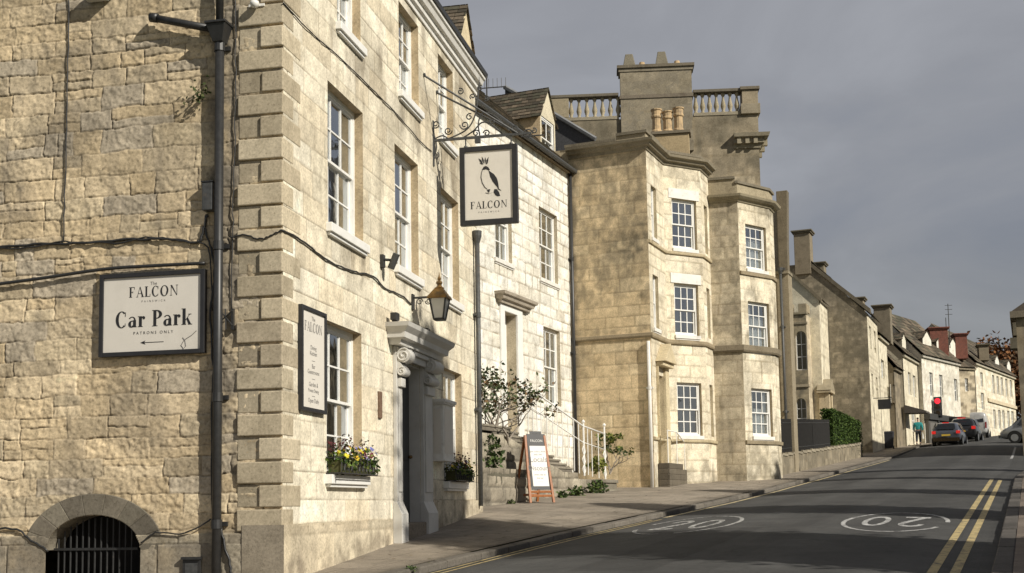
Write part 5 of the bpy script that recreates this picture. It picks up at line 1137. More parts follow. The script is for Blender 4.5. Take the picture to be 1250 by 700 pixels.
# face with the door and slit windows
ha = []
def wrect(fr, xl, xr, yt, yb, dep=.10):
    return (fr.s_at(xl, (yt + yb) / 2), fr.s_at(xr, (yt + yb) / 2), fr.z_at((xl + xr) / 2, yb), fr.z_at((xl + xr) / 2, yt), dep)
A_w = [wrect(sA, 795, 801.5, 229, 291), wrect(sA, 797.5, 804, 337, 401)]; A_d = wrect(sA, 802.5, 811, 459, 566, .22)
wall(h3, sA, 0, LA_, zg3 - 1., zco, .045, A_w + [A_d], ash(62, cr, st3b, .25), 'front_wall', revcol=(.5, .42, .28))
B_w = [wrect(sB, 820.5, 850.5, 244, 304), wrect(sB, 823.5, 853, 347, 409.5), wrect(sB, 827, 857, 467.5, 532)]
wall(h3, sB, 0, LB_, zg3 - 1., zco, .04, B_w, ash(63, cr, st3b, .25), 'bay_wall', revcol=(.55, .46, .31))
wall(h3, sC, 0, LC_, zg3 - 1., zco, .05, [(LC_ * .35, LC_ * .75, w[2], w[3], .1) for w in B_w], ash(64, cr, st3b, .3), 'bay_wall', revcol=(.5, .42, .28))
for w in A_w: sash(h3, sA, *w[:4], w[4], 1, 2, 2, fw=.04, blind=[(0, 1, 0, 1)], sill='old_white', so=.05)
for k, w in enumerate(B_w): sash(h3, sB, *w[:4], w[4], 3, 2, 2, bar=.028, fw=.06, blind=[[(.48, .95, .0, 1), (0, .14, 0, 1)], [(.0, .36, 0, 1), (.58, 1, 0, 1)], [(0, .40, 0, 1), (.45, .8, 0, .6)]][k], sill='old_white', so=.05, sx=.02)
for w in B_w: sash(h3, sC, LC_ * .35, LC_ * .75, w[2], w[3], .1, 1, 2, 2, fw=.04, blind=[(0, 1, 0, 1)])
mb = MB()      # pale blank panels over the bay windows
for w in B_w[:2]: mb.fbox(sB, w[0] - .12, w[1] + .10, -.02, .02, w[3] + .005, w[3] + .30)
mb.build('lintel_panel', M['old_white'], h3)
mb = MB(); mb.fbox(sA, A_d[0], A_d[1], -.26, -.215, zg3 - .4, A_d[3]); mb.fbox(sA, A_d[0] + .08, A_d[1] - .08, -.214, -.20, A_d[2] + .2, A_d[2] + 1.); mb.fbox(sA, A_d[0] + .08, A_d[1] - .08, -.214, -.20, A_d[2] + 1.15, A_d[3] - .5); mb.build('door', M['old_white'], h3)
mb = MB(); q0, q1 = sA.s_at(800.5, 445), sA.s_at(813.5, 445); zp0, zp1 = sA.z_at(805, 443), sA.z_at(808, 421); pc = (.60, .51, .34)
mb.fbox(sA, q0, q1, -.02, .22, zp0 - .12, zp0, pc); mb.prism([sA.pt(q0 - .06, .0, zp0 + .001), sA.pt(q1 + .06, .0, zp0 + .001), sA.pt((q0 + q1) / 2, .0, zp1)], np.array([*(sA.n * .30), 0]), pc); mb.fbox(sA, q0 + .03, A_d[0], 0, .08, zg3 - .2, zp0 - .121, pc); mb.fbox(sA, A_d[1], q1 - .03, 0, .08, zg3 - .2, zp0 - .121, pc); mb.build('door_pediment', M['stone'], h3, bevel=.01)
# cornice, string courses and parapet follow the bay
path = [C3, D3, E3, G3, H3]
wc_ = (.27, .235, .17); mb = MB()
mb.molding(path, [(-.1, 0), (.03, 0), (.06, .08), (.14, .10), (.18, .17), (.26, .20), (.28, .27), (-.1, .30)], zco, wc_); mb.build('cornice', M['stone'], h3)
mb = MB(); mb.molding(path, [(-.05, 0), (.05, 0), (.07, .04), (.07, .12), (-.05, .15)], zst - .08, (.33, .27, .18)); mb.molding(path[1:], [(-.05, 0), (.05, 0), (.06, .03), (.06, .08), (-.05, .10)], B_w[2][2] - .20, (.52, .44, .29)); mb.molding(path[1:], [(-.05, 0), (.05, 0), (.06, .03), (.06, .08), (-.05, .10)], B_w[0][2] - .20, (.50, .42, .28)); mb.build('string_course', M['stone'], h3)
mb = MB(); sm_ = sW_.s_at(752, 165)
def parap(path, z0, z1, col, out=.0, cap=(.20, .175, .13)):
    mb.molding(path, [(out, 0), (out, z1 - z0), (out - .28, z1 - z0), (out - .28, 0)], z0, col); mb.molding(path, [(out + .05, 0), (out + .05, .08), (out - .33, .08), (out - .33, 0)], z1 + .001, cap)
zc3 = zco + .301
parap([sW_.pt(-.1, 0, 0), sW_.pt(sm_, 0, 0)], zc3, zpl_, (.28, .245, .18)); parap([sW_.pt(sm_ + .002, 0, 0), sW_.pt(LW, 0, 0), sA.pt(LA_ * .75, 0, 0)], zc3, zpa, (.36, .31, .22))
parap([sA.pt(LA_ * .75 + .002, 0, 0), E3, G3, H3], zc3, zpl_ + .02, (.40, .34, .24)); mb.build('parapet', M['stone'], h3)
mb = MB(); kc = (.45, .38, .26); N = -sA.n; back = [C3 - VD * 7, H3 - VD * 9]
mb.quad(*[(p[0], p[1], z) for p, z in ((C3, zg3 - 1), (C3 - VD * 7, zg3 - 1), (C3 - VD * 7, zco + .3), (C3, zco + .3))], kc)
fl_ = [C3, D3, E3, G3, H3, H3 - VD * 9, C3 - VD * 7]; mb.add([(p[0], p[1], zco + .25) for p in fl_], [tuple(range(len(fl_)))], (.2, .19, .17))
mb.quad(*[(p[0], p[1], z) for p, z in ((H3, zg3 - 1), (H3 - VD * 9, zg3 - 1), (H3 - VD * 9, zco + .3), (H3, zco + .3))], kc); mb.build('rear_wall', M['stone'], h3)
# low chimney with three pots rising behind the parapet
def pots(parent, fr, ss, t, z, h, r, mat='terracotta'):
    for i, s in enumerate(ss):
        mb = MB(); hh = h * (1 - .12 * (i % 2)); mb.lathe(fr.pt(s, t, z), [(r * 1.1, 0), (r * 1.1, hh * .1), (r * .85, hh * .16), (r * .8, hh * .62), (r, hh * .66), (r * 1.02, hh * .72), (r * .9, hh * .76), (r * .95, hh * .93), (r * 1.1, hh * .95), (r * 1.1, hh), (r * .7, hh), (r * .65, hh * .8)], 12); mb.build('chimney_pot', M[mat], parent)
FK = Fr(plan_u(797, uv(I4)[0] + .5, 170), 100.); k0, k1 = 0., FK.s_at(841, 170); kz0, kz1 = zco, FK.z_at(818, 160)
ch = MB(); ch.fbox(FK, k0, k1, -.55, 0, kz0, kz1 - .10, (.42, .33, .2)); ch.fbox(FK, k0 - .06, k1 + .06, -.61, .06, kz1 - .099, kz1, (.2, .17, .125)); chm = ch.build('chimney', M['stone'], h3, bevel=.01)
pots(chm, FK, [FK.s_at(x, 150) for x in (801, 814.5, 828)], -.27, kz1, FK.z_at(814, 130) - kz1, .17)
# slate roof with a lead edge behind the low parapet
FQ = Fr(plan_u(672, uv(D3)[0] + 2.0, 170), 112.8); q1 = FQ.s_at(726, 172); qz1, qz0 = FQ.z_at(676, 136), FQ.z_at(724, 171)
mb = MB(); mb.prism([FQ.pt(-1.5, 0, qz0 - 1.), FQ.pt(q1, 0, qz0 - 1.), FQ.pt(q1, 0, qz0), FQ.pt(0, 0, qz1), FQ.pt(-1.5, 0, qz1 + 1.)], np.array([*(FQ.n * -4), 0]), (.085, .085, .09)); rf = mb.build('roof', M['slate'], h3)
mb = MB(); mb.tube([FQ.pt(q1 + .05, .05, qz0), FQ.pt(0, .05, qz1), FQ.pt(-1.5, .05, qz1 + 1.)], .07, 6); mb.build('lead_edge', M['lead'], rf)
# ---------------------------------------------------------------- next house: second canted bay
s4, L4 = seg(H3, I4); s4b, L4b = seg(I4, J4); s4c, L4c = seg(J4, K4); zg4 = pavez(*uv(J4))
h4 = thing('bay_house', 'narrower stained stone house with a canted bay and three stacked white sash windows', 'house', (I4[0], I4[1], zg4))
z4c = s4.z_at(908, 246); z4p = s4.z_at(890, 219); z4q = s4b.z_at(920, 229); z4s = s4b.z_at(930, 432)
def st4(S, Z): return ((.45 + .35 * sstep(.25, .55, fbm(S * .9, Z * .5, 35, 5))) * sstep(z4s - .2, z4s + .8, Z) + .7 * np.exp(-((Z - z4s + .1) / .3) ** 2) + .3 * (1 - sstep(zg4 + .3, zg4 + 1.2, Z))) * .85
wall(h4, s4, -.02, L4, zg4 - 1., z4c, .03, (), ash(71, PAL_ASH, st4, .6), 'side_wall')
W4 = [wrect(s4b, 910.5, 935.5, 276, 329.5), wrect(s4b, 914, 939.5, 369.5, 427), wrect(s4b, 918, 943, 475, 533)]
st4b = lambda S, Z: .2 + .55 * sstep(z4c - .6, z4c, Z) * fbm(S * 2, Z, 4) + .5 * np.exp(-((Z - z4s - .1) / .25) ** 2) + .3 * (1 - sstep(zg4 + .3, zg4 + 1., Z)) + .3 * sstep(.45, .65, fbm(S * 1.5, Z * .7, 8))
wall(h4, s4b, 0, L4b, zg4 - 1., z4c, .045, W4, ash(72, cr, st4b, .35), 'bay_wall', revcol=(.5, .41, .27)); wall(h4, s4c, 0, L4c, zg4 - 1., z4c, .05, (), ash(73, cr, st4b, .4), 'bay_wall')
for k, w in enumerate(W4): sash(h4, s4b, *w[:4], w[4], 3, 2, 2, bar=.028, fw=.055, blind=[[(0, 1, 0, .72)], [(0, 1, 0, .72), (0, .3, 0, 1)], [(0, 1, 0, .6), (.0, .25, 0, 1), (.75, 1, 0, 1)]][k], sill='old_white', so=.05, sx=.02)
p4 = [H3, I4, J4, K4, K4 - VD * 4]; mb = MB(); mb.molding(p4, [(-.1, 0), (.03, 0), (.06, .06), (.13, .09), (.20, .15), (.22, .22), (-.1, .25)], z4c, (.30, .26, .18)); mb.build('cornice', M['stone'], h4)
mb = MB(); mb.molding(p4, [(-.05, 0), (.06, 0), (.09, .05), (.09, .20), (-.05, .24)], z4s, (.22, .185, .13)); mb.molding([I4, J4, K4], [(-.05, 0), (.05, 0), (.06, .10), (-.05, .12)], W4[2][2] - .24, (.30, .25, .17)); mb.molding([I4, J4, K4], [(-.05, 0), (.05, 0), (.06, .10), (-.05, .12)], W4[0][2] - .22, (.33, .27, .18)); mb.build('string_course', M['stone'], h4)
mb = MB(); parap([H3, s4.pt(L4 * .93, 0, 0)], z4c + .251, z4p, (.34, .29, .2)); parap([s4.pt(L4 * .93 + .002, 0, 0), I4, J4, K4, K4 - VD * 4], z4c + .251, z4q, (.36, .31, .215)); mb.build('parapet', M['stone'], h4)
mb = MB(); K4b = K4 - VD * 9
mb.quad(*[(p[0], p[1], z) for p, z in ((K4, zg4 - 1), (K4b, zg4 - 1), (K4b, z4c + .3), (K4, z4c + .3))], kc); mb.add([(p[0], p[1], z4c + .2) for p in (H3, I4, J4, K4, K4b, H3 - VD * 9)], [(0, 1, 2, 3, 4, 5)], (.2, .19, .17)); mb.build('rear_wall', M['stone'], h4)
lz = s4b.z_at(905, 402)
# ---------------------------------------------------------------- tall block behind with balustrade and great chimney
uT = uv(I4)[0] + 1.6; FT_ = Fr(plan_u(672, uT, 130), 94.); TR = FT_.s_at(928, 216); zbt, zbb, zbw = FT_.z_at(880, 109), FT_.z_at(880, 139), FT_.z_at(880, 141)
tb = thing('balustraded_house', 'tallest stone house with roof balustrade and massive chimney rising behind the bays', 'house', FT_.pt(TR / 2, 0, zg4))
stT = lambda S, Z: .68 + .2 * sstep(.40, .60, fbm(S * .5, Z * .45, 52, 5)) + .4 * sstep(zbw - 1.2, zbw, Z)
wall(tb, FT_, 0, TR, zg4, zbw, .07, (), ash(81, [(.44, .37, .26), (.40, .335, .235), (.47, .40, .285)], stT, .7), 'gable_wall')
tf = Fr(FT_.pt(TR, 0, 0), 4.); TLn = 6.
wall(tb, tf, 0, TLn, zg4, zbw, .12, (), ash(82, cr, None, .3), 'front_wall')
mb = MB(); mb.molding([FT_.pt(TR - .85, 0, 0), FT_.pt(TR, 0, 0), tf.pt(TLn, 0, 0)], [(-.1, 0), (.05, 0), (.08, .12), (.16, .16), (.17, .30), (.30, .34), (.34, .46), (-.1, .50)], FT_.z_at(900, 182), (.34, .30, .22))
for x in np.linspace(TR - .75, TR - .2, 3): mb.fbox(FT_, x, x + .13, .05, .24, FT_.z_at(900, 182) + .12, FT_.z_at(900, 182) + .335, (.32, .28, .2))
for x in np.linspace(.1, TLn - .3, 9): mb.fbox(tf, x, x + .16, .05, .30, FT_.z_at(900, 182) + .12, FT_.z_at(900, 182) + .335, (.32, .28, .2))
mb.build('cornice', M['stone'], tb)
mb = MB(); x0, x1 = FT_.s_at(757, 100), FT_.s_at(844, 100); zt = FT_.z_at(800, 84); cc_ = (.25, .22, .165)
wall(tb, FT_.sub(0, .12), x0, x1, zbw - 1.2, zt, .07, (), ash(83, [(.27, .235, .17), (.24, .21, .155), (.30, .26, .19)], None, .6), 'chimney')
mb.fbox(FT_, x0, x1, -.5, .119, zbw - 1.2, zt - .001, cc_); mb.fbox(FT_, x0 - .10, x1 + .10, -.6, .20, zt, zt + .10, (.18, .155, .115)); mb.fbox(FT_, x0 - .05, x1 + .05, -.55, .15, zt - .12, zt - .001, cc_); mb.fbox(FT_, x0 - .04, x1 + .04, -.5, .15, zbb + .6, zbb + .72, (.2, .17, .13))
chm = mb.build('chimney_stack', M['stone'], tb)
for xa, xb, yt in ((760, 776, 63.5), (799.5, 816, 62)):
    a, b = FT_.s_at(xa, 72), FT_.s_at(xb, 72); z = FT_.z_at(800, yt); m = (b - a) * .22; pm_ = MB(); pm_.hexa([FT_.pt(a, 0, zt + .1), FT_.pt(b, 0, zt + .1), FT_.pt(b, -.5, zt + .1), FT_.pt(a, -.5, zt + .1), FT_.pt(a + m, -.1, z), FT_.pt(b - m, -.1, z), FT_.pt(b - m, -.4, z), FT_.pt(a + m, -.4, z)], (.20, .18, .135)); pm_.build('chimney_pot', M['stone'], chm, bevel=.02)
for x in (784, 827): s = FT_.s_at(x, 76); pm_ = MB(); pm_.lathe(FT_.pt(s, -.25, zt + .1), [(.14, 0), (.14, .06), (.11, .10), (.09, .22), (.0, .24)], 10); pm_.build('chimney_pot', M['terracotta'], chm)
bal = MB(); prof = lambda h: [(.07, 0), (.07, h * .06), (.045, h * .1), (.085, h * .28), (.09, h * .36), (.05, h * .62), (.035, h * .8), (.06, h * .86), (.07, h * .9), (.07, h)]
zr0 = zbt - .10; mb = MB(); pc = (.30, .265, .195)
for xa, xb in ((672, 755), (846, 905)):
    a, b = FT_.s_at(xa, 120), FT_.s_at(xb, 120); mb.fbox(FT_, a, b, -.30, .06, zr0, zbt, (.17, .15, .115)); mb.fbox(FT_, a, b, -.24, .02, zbw + .0, zbb + .06, pc)
mb.fbox(FT_, FT_.s_at(672, 120), FT_.s_at(694, 120), -.24, .03, zbb + .061, zr0 - .001, (.33, .28, .19))
a, b = FT_.s_at(905.5, 120), FT_.s_at(925, 120); mb.fbox(FT_, a, b, -.5, .06, zbw, zr0 + .02, (.32, .27, .19)); mb.fbox(FT_, a - .06, b + .06, -.56, .12, zr0 + .021, zbt + .03, (.19, .165, .125)); mb.fbox(FT_, a - .05, b + .06, -.55, .10, zbw + .001, zbw + .35, (.30, .26, .19))
brl = mb.build('parapet_rail', M['stone'], tb, bevel=.01)
for xs in ([697 + i * 9.6 for i in range(7)], [849.5 + i * 8.4 for i in range(7)]):
    for x in xs: bb = MB(); bb.lathe(FT_.pt(FT_.s_at(x, 125), -.11, zbb + .06), prof(zr0 - zbb - .06), 8, (.37, .32, .22)); bb.build('baluster', M['stone'], brl, smooth=True)
mb = MB(); mb.quad(FT_.pt(0, 0, zg4), FT_.pt(0, -TLn, zg4), FT_.pt(0, -TLn, zbw), FT_.pt(0, 0, zbw), kc)
mb.quad(*[FT_.pt(s, t, zbw - .15) for s, t in ((0, 0), (TR, 0), (TR, -TLn), (0, -TLn))], (.18, .17, .16)); mb.quad(*[FT_.pt(s, -TLn, z) for s, z in ((0, zg4), (TR, zg4), (TR, zbw), (0, zbw))], kc); mb.build('rear_wall', M['stone'], tb)
mb = MB(); a = tf.pt(TLn - .1, 0, 0)
# little stairs and railing by the pedimented door
ss = thing('side_steps', 'small stone stairs with iron handrail under the pedimented door', 'steps', sA.pt(LA_, .5, zg3)); mb = MB(); za_ = A_d[2]; n = 5; sB_ = sA.sub(A_d[0] - .1, .0); W0 = A_d[1] - A_d[0] + .25
e0, e1 = 0, sB_.s_at(853, 580, .3)
for i in range(n):
    x1 = W0 + (e1 - W0) * (1 - i / n); z1_ = zg3 - .1 + (za_ - zg3 + .1) * (i + 1) / n; mb.fbox(sB_, .0, x1, .02, .34, zg3 - .3 if i == 0 else zg3 - .1 + (za_ - zg3 + .1) * i / n + .001, z1_, tuple(np.array((.13, .112, .085)) * random.uniform(.85, 1.15)))
mb.build('tread', M['stone'], ss, bevel=.012)
mb = MB(); T = .30; zt_ = za_ + .9; P_ = [sB_.pt(.0, T, zt_), sB_.pt(W0, T, zt_), sB_.pt(e1, T, zg3 + .85)]; mb.tube(P_, .02, 6)
for f in (0, .35, .7, 1.): x = W0 + (e1 - W0) * f; mb.tube([sB_.pt(x, T, zg3), sB_.pt(x, T, zt_ + (zg3 + .85 - zt_) * f)], .012, 6)
mb.tube([sB_.pt(0.02, T, zg3), sB_.pt(.02, T, zt_)], .014, 6); mb.build('handrail', M['white_paint'], ss)
drain('pale upright tube standing in for the sunlit narrow face at the golden side wall corner', sW_, LW - .06, .06, zst - .2, zg3 - .1, .05, False, [zst - 1.5], 'old_white')  # added pale tube stands in for the bright lit face of this corner
# ================================================================ gothic house beyond the bays
def lowz(P): return pavez(*uv(P))
def win_simple(parent, fr, s0, s1, z0, z1, dep=.08, cols=2, rows=2, mat='white_paint', fw=.05, bar=.03, arch=False, glassm='glass', sill=None):
    w = MB(); a, b, c, d = s0 + fw, s1 - fw, z0 + fw, z1 - fw; t0, t1 = -dep - .05, -dep
    w.fbox(fr, s0, a, t0, t1, z0, z1); w.fbox(fr, b, s1, t0, t1, z0, z1); w.fbox(fr, a, b, t0, t1, z0, c); w.fbox(fr, a, b, t0, t1, d, z1)
    for k in range(1, cols): m = a + (b - a) * k / cols; w.fbox(fr, m - bar / 2, m + bar / 2, t0 + .005, t1 - .005, c, d)
    for k in range(1, rows): m = c + (d - c) * k / rows; w.fbox(fr, a, b, t0 + .007, t1 - .012, m - bar / 2, m + bar / 2)
    o = w.build('window', M[mat], parent); g = MB(); g.quad(fr.pt(a, -dep - .03, c), fr.pt(b, -dep - .03, c), fr.pt(b, -dep - .03, d), fr.pt(a, -dep - .03, d)); g.build('pane', M['glass'], o, recalc=False)
    g = MB(); g.quad(fr.pt(s0, -dep - .3, z0), fr.pt(s1, -dep - .3, z0), fr.pt(s1, -dep - .3, z1), fr.pt(s0, -dep - .3, z1)); g.build('interior', M['dark_inside'], o, recalc=False)
    if sill: k = MB(); k.fbox(fr, s0 - .05, s1 + .05, -.01, .06, z0 - .1, z0 - .002); k.build('sill', M[sill], o)
    return o
far = lambda seed, pal, stn=None, we=.35, jc=(.25, .2, .13): (lambda S, Z: stonework(S, Z, seed, (.24, .34), (.4, .9), .02, .03, .0, .0, 6., .0, 0., 0., pal, jc, .5, we, (.17, .15, .11), .5, stain=stn, tvar=.9))
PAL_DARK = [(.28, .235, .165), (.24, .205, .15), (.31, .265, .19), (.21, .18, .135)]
RND = [(.74, .68, .53), (.72, .66, .51)]
# -- slim tall gable right beside the bay
uS = uv(K4)[0] + 5.0
FS_ = Fr(plan_u(940, uS, 300), 112.8); sgr = FS_.s_at(961, 300); zg5 = lowz(plan_u(965, uS + 2, 560))
sl5 = thing('slim_gabled_house', 'dark slim stone house with steep coped gable edge squeezed beside the second bay', 'house', FS_.pt(sgr, 0, zg5))
ztp, zkn, zev = FS_.z_at(954, 233), FS_.z_at(959, 300), FS_.z_at(958, 332)
sa_ = FS_.s_at(952.5, 240)
gt = lambda s: ztp if s < sa_ else ztp + (zkn - ztp) * (s - sa_) / (sgr - sa_)
mb = MB(); mb.prism([FS_.pt(s, 0, z) for s, z in ((sa_ - .15, zg5), (sgr, zg5), (sgr, zkn), (sa_ + .25, ztp), (sa_ - .15, ztp))], np.array([*(FS_.n * -.35), 0]), (.17, .145, .105)); mb.build('gable', M['stone'], sl5, bevel=.02)
mb = MB(); mb.fbox(FS_, FS_.s_at(930, 300), sa_ - .16, -1.2, -.2, zg5, FS_.z_at(950, 252), (.12, .115, .11)); mb.build('roof', M['slate'], sl5)
mb = MB(); k0, k1 = FS_.s_at(943.5, 420), FS_.s_at(966, 420); mb.fbox(FS_, k0, k1, -.6, .12, zg5 - .6, zev - .1, (.30, .255, .18)); mb.fbox(FS_, k0, k1 + .03, -.6, .2, zev - .099, zev, (.27, .235, .17)); mb.build('wall', M['stone'], sl5)
drain('slim grey downpipe between the second bay and the gothic porch tower', FS_, FS_.s_at(956, 420, .2), .22, zev - .1, zg5 - .4, .05, True, [zev - 2., zev - 5], 'grey_iron')
# -- gothic house: rendered gable end, crenellated tower, little porch
uG = 67.
FG = Fr(plan_u(955, uG, 450), 112.8); sg1 = FG.s_at(1003, 450); zgg = lowz(plan_u(1003, uG, 550)); zv0, zv1 = FG.z_at(963, 334), FG.z_at(1003, 366)
gh = thing('gothic_house', 'cream rendered gothic house with a crenellated porch tower and pointed windows', 'house', FG.pt(sg1, 0, zgg))
sA0 = FG.s_at(963, 334); sl_v = (zv1 - zv0) / (sg1 - sA0)
wall(gh, FG, -3.5, sg1, zgg - 1, zv0, .15, (), far(91, RND, None, .12, (.66, .6, .45)), 'gable_wall', ztop=lambda s: zv1 + sl_v * (s - sg1), disp=False)
mb = MB(); mb.prism([FG.pt(-3.5, .12, zv1 + sl_v * (-3.5 - sg1)), FG.pt(sg1 + .15, .12, zv1 + sl_v * .15), FG.pt(sg1 + .15, .12, zv1 + sl_v * .15 + .22), FG.pt(-3.5, .12, zv1 + sl_v * (-3.5 - sg1) + .22)], np.array([*(FG.n * -.4), 0]), (.20, .17, .12)); mb.build('verge_coping', M['stone'], gh)
FGf = Fr(FG.pt(sg1, 0, 0), SD); LG = 2.9
wall(gh, FGf, 0, LG, zgg - 1, zv1, .15, (), far(92, RND, None, .15), 'front_wall', disp=False)
mb = MB(); mb.quad(FGf.pt(0, .2, zv1), FGf.pt(LG, .2, zv1), FGf.pt(LG, -6, zv1 + 5.), FGf.pt(0, -6, zv1 + 5.), (.14, .12, .09)); mb.build('roof', M['slate'], gh)
uTw = uG - 1.3; FTw = Fr(plan_u(963.5, uTw, 480), 112.8); tw1 = FTw.s_at(987.5, 480); FTs = Fr(FTw.pt(tw1, 0, 0), SD); ztw = FTw.z_at(978, 384); zmr = FTw.z_at(978, 371)
og = (FTw.s_at(971.5, 430), FTw.s_at(985, 430), FTw.z_at(978, 452), FTw.z_at(978, 404), .12); gg = (FTw.s_at(972, 510), FTw.s_at(985, 510), FTw.z_at(978, 524), FTw.z_at(978, 486), .12)
wall(gh, FTw, 0, tw1, zgg - 1, ztw, .08, [og, gg], far(93, [(.42, .35, .235), (.38, .32, .215), (.45, .375, .25)], lambda S, Z: .5 * sstep(.4, .7, fbm(S, Z * .6, 3)), .6), 'tower_wall', disp=False)
wall(gh, FTs, 0, 1.3, zgg - 1, ztw, .1, (), far(94, PAL_ASH, None, .3), 'tower_wall', disp=False)
mb = MB(); cw = tw1 / 3
for i in (0, 2): mb.fbox(FTw, i * cw - .04, (i + 1) * cw + .04, -.25, .06, ztw + .12, zmr, (.34, .29, .2))
for i in (0, 2): mb.fbox(FTs, i * .26 + (.10 if i == 0 else 0), i * .26 + .45, -.25, .06, ztw + .12, zmr, (.38, .32, .22))
mb.fbox(FTw, -.06, tw1 + .06, -.25, .09, ztw, ztw + .119, (.30, .26, .18)); mb.fbox(FTw, -.04, tw1 + .04, -.2, .05, FTw.z_at(978, 396), FTw.z_at(978, 396) + .12, (.28, .24, .17)); mb.fbox(FTw, -.04, tw1 + .05, -.2, .07, FTw.z_at(978, 473), FTw.z_at(978, 473) + .14, (.40, .34, .24)); mb.build('crenellation', M['stone'], gh, bevel=.01)
win_simple(gh, FTw, *og[:4], .10, 2, 3, mat='old_white'); win_simple(gh, FTw, *gg[:4], .10, 2, 3, mat='old_white')
mb = MB()    # pointed heads
for o_ in (og, gg):
    m = (o_[0] + o_[1]) / 2; h = .38
    for sg_ in (0, 1):
        e = o_[sg_]; pts = [FTw.pt(e, .004, o_[3] - h), FTw.pt(e, .004, o_[3] + .02), FTw.pt(m, .004, o_[3] + .02), FTw.pt(m, .004, o_[3])] + [FTw.pt(m + (e - m) * math.sin(a), .004, o_[3] - h + h * math.cos(a)) for a in (.35, .75, 1.15)]
        mb.prism(pts, np.array([*(FTw.n * -.12), 0]), (.40, .34, .23))
mb.build('pointed_head', M['stone'], gh)
FP = Fr(plan_u(994, uG - .2, 500), 112.8); FP = FP.sub(0); p0, p1 = FP.s_at(1000, 500), FP.s_at(1013, 500); zp_, za_ = FP.z_at(1006, 480), FP.z_at(1008, 464)
po = MB(); pc = (.55, .46, .31); FPs = Fr(FP.pt(p1, 0, 0), SD)
po.fbox(FP, p0, p0 + .3, -1.2, 0, zgg - .5, zp_, pc); po.fbox(FP, p1 - .25, p1, -.3, 0, zgg - .5, zp_, pc); po.fbox(FP, p1 - .25, p1, -1.2, -.9, zgg - .5, zp_, pc); po.fbox(FP, p0 - .1, p1 + .12, -1.3, .12, zp_ + .001, zp_ + .15, (.45, .38, .26))
po.prism([FPs.pt(-.15, .12, zp_ + .151), FPs.pt(1.3, .12, zp_ + .151), FPs.pt(.58, .12, za_ + .1)], np.array([*(FPs.n * -(p1 - p0 + .2)), 0]), (.33, .285, .2)); po.build('porch', M['stone'], gh, bevel=.012)
# -- big plain gable house
uB = uG + 3.; FB_ = Fr(plan_u(955, uB, 450), 112.8); sb1 = FB_.s_at(1062, 470); zgB = lowz(plan_u(1062, uB, 550)); zk0, zk1 = FB_.z_at(989, 322), FB_.z_at(1059, 382); sk0 = FB_.s_at(989, 322); slb = (zk1 - zk0) / (sb1 - sk0)
bh = thing('gable_house', 'large dark stone house with a broad blank gable end and tall ridge chimney', 'house', FB_.pt(sb1, 0, zgB))
stB = lambda S, Z: .35 + .35 * sstep(.35, .6, fbm(S * .6, Z * .6, 99, 5)) * sstep(sk0 + .6, sk0 + 2.4, S)
ztB = lambda s: zk1 + slb * (s - sb1) if s > sk0 else zk0 + .0 * s
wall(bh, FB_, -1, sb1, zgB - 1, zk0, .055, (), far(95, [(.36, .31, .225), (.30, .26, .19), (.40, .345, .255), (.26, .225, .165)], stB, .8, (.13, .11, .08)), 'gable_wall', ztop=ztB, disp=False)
mb = MB(); mb.prism([FB_.pt(sk0 - .2, .10, zk0), FB_.pt(sb1 + .2, .10, zk1 - .05), FB_.pt(sb1 + .2, .10, zk1 + .22), FB_.pt(sk0 - .2, .10, zk0 + .26)], np.array([*(FB_.n * -.45), 0]), (.15, .13, .095)); mb.build('verge_coping', M['stone'], bh)
FBf = Fr(FB_.pt(sb1, 0, 0), SD); LB2 = FBf.s_at(1074, 470)
bw = [(.8 + 2.2 * i, 1.7 + 2.2 * i, zk1 - 1.9 - 2.7 * j, zk1 - .6 - 2.7 * j, .12) for i in range(2) for j in range(2)]
wall(bh, FBf, 0, LB2, zgB - 1, zk1, .12, bw, far(96, RND, None, .2), 'front_wall', disp=False)
for w in bw: win_simple(bh, FBf, *w[:4], .1)
slates('roof', bh, FBf, 0, LB2, .2, zk1, -sb1 + sk0, zk0 + .2, .35, (.4, .7), seed=14)
def chim(parent, fr, xa, xb, yt, yb, dep, col, mat='stone', capc=(.16, .14, .10), cap=True, t=0.):
    a, b = fr.s_at(xa, (yt + yb) / 2, t), fr.s_at(xb, (yt + yb) / 2, t); z1, z0 = fr.z_at((xa + xb) / 2, yt, t), fr.z_at((xa + xb) / 2, yb, t)
    mb = MB(); mb.fbox(fr, a, b, t - dep, t, z0, z1 - .18, col); mb.fbox(fr, a - .08, b + .08, t - dep - .08, t + .08, z1 - .179, z1 - .09, capc); mb.fbox(fr, a - .14, b + .14, t - dep - .14, t + .14, z1 - .089, z1, capc); return mb.build('chimney', M[mat], parent, bevel=.015), (a + b) / 2, z1
chim(bh, FB_, 969.5, 989, 281, 335, 1.0, (.25, .21, .15), t=.13); chim(bh, Fr(FB_.P + UD * 4., 112.8), 995, 1006, 320, 345, .9, (.22, .19, .135))
c_, sm, z1 = chim(bh, Fr(FB_.P + UD * 4.5, 112.8), 1040, 1054, 363, 385, .9, (.25, .21, .15))
mb = MB(); kc = (.4, .34, .24); z2 = FBf
mb.quad(FBf.pt(LB2, 0, zgB - 1), FBf.pt(LB2, -8, zgB - 1), FBf.pt(LB2, -8, zk0), FBf.pt(LB2, 0, zk1), kc); mb.build('rear_wall', M['stone'], bh)
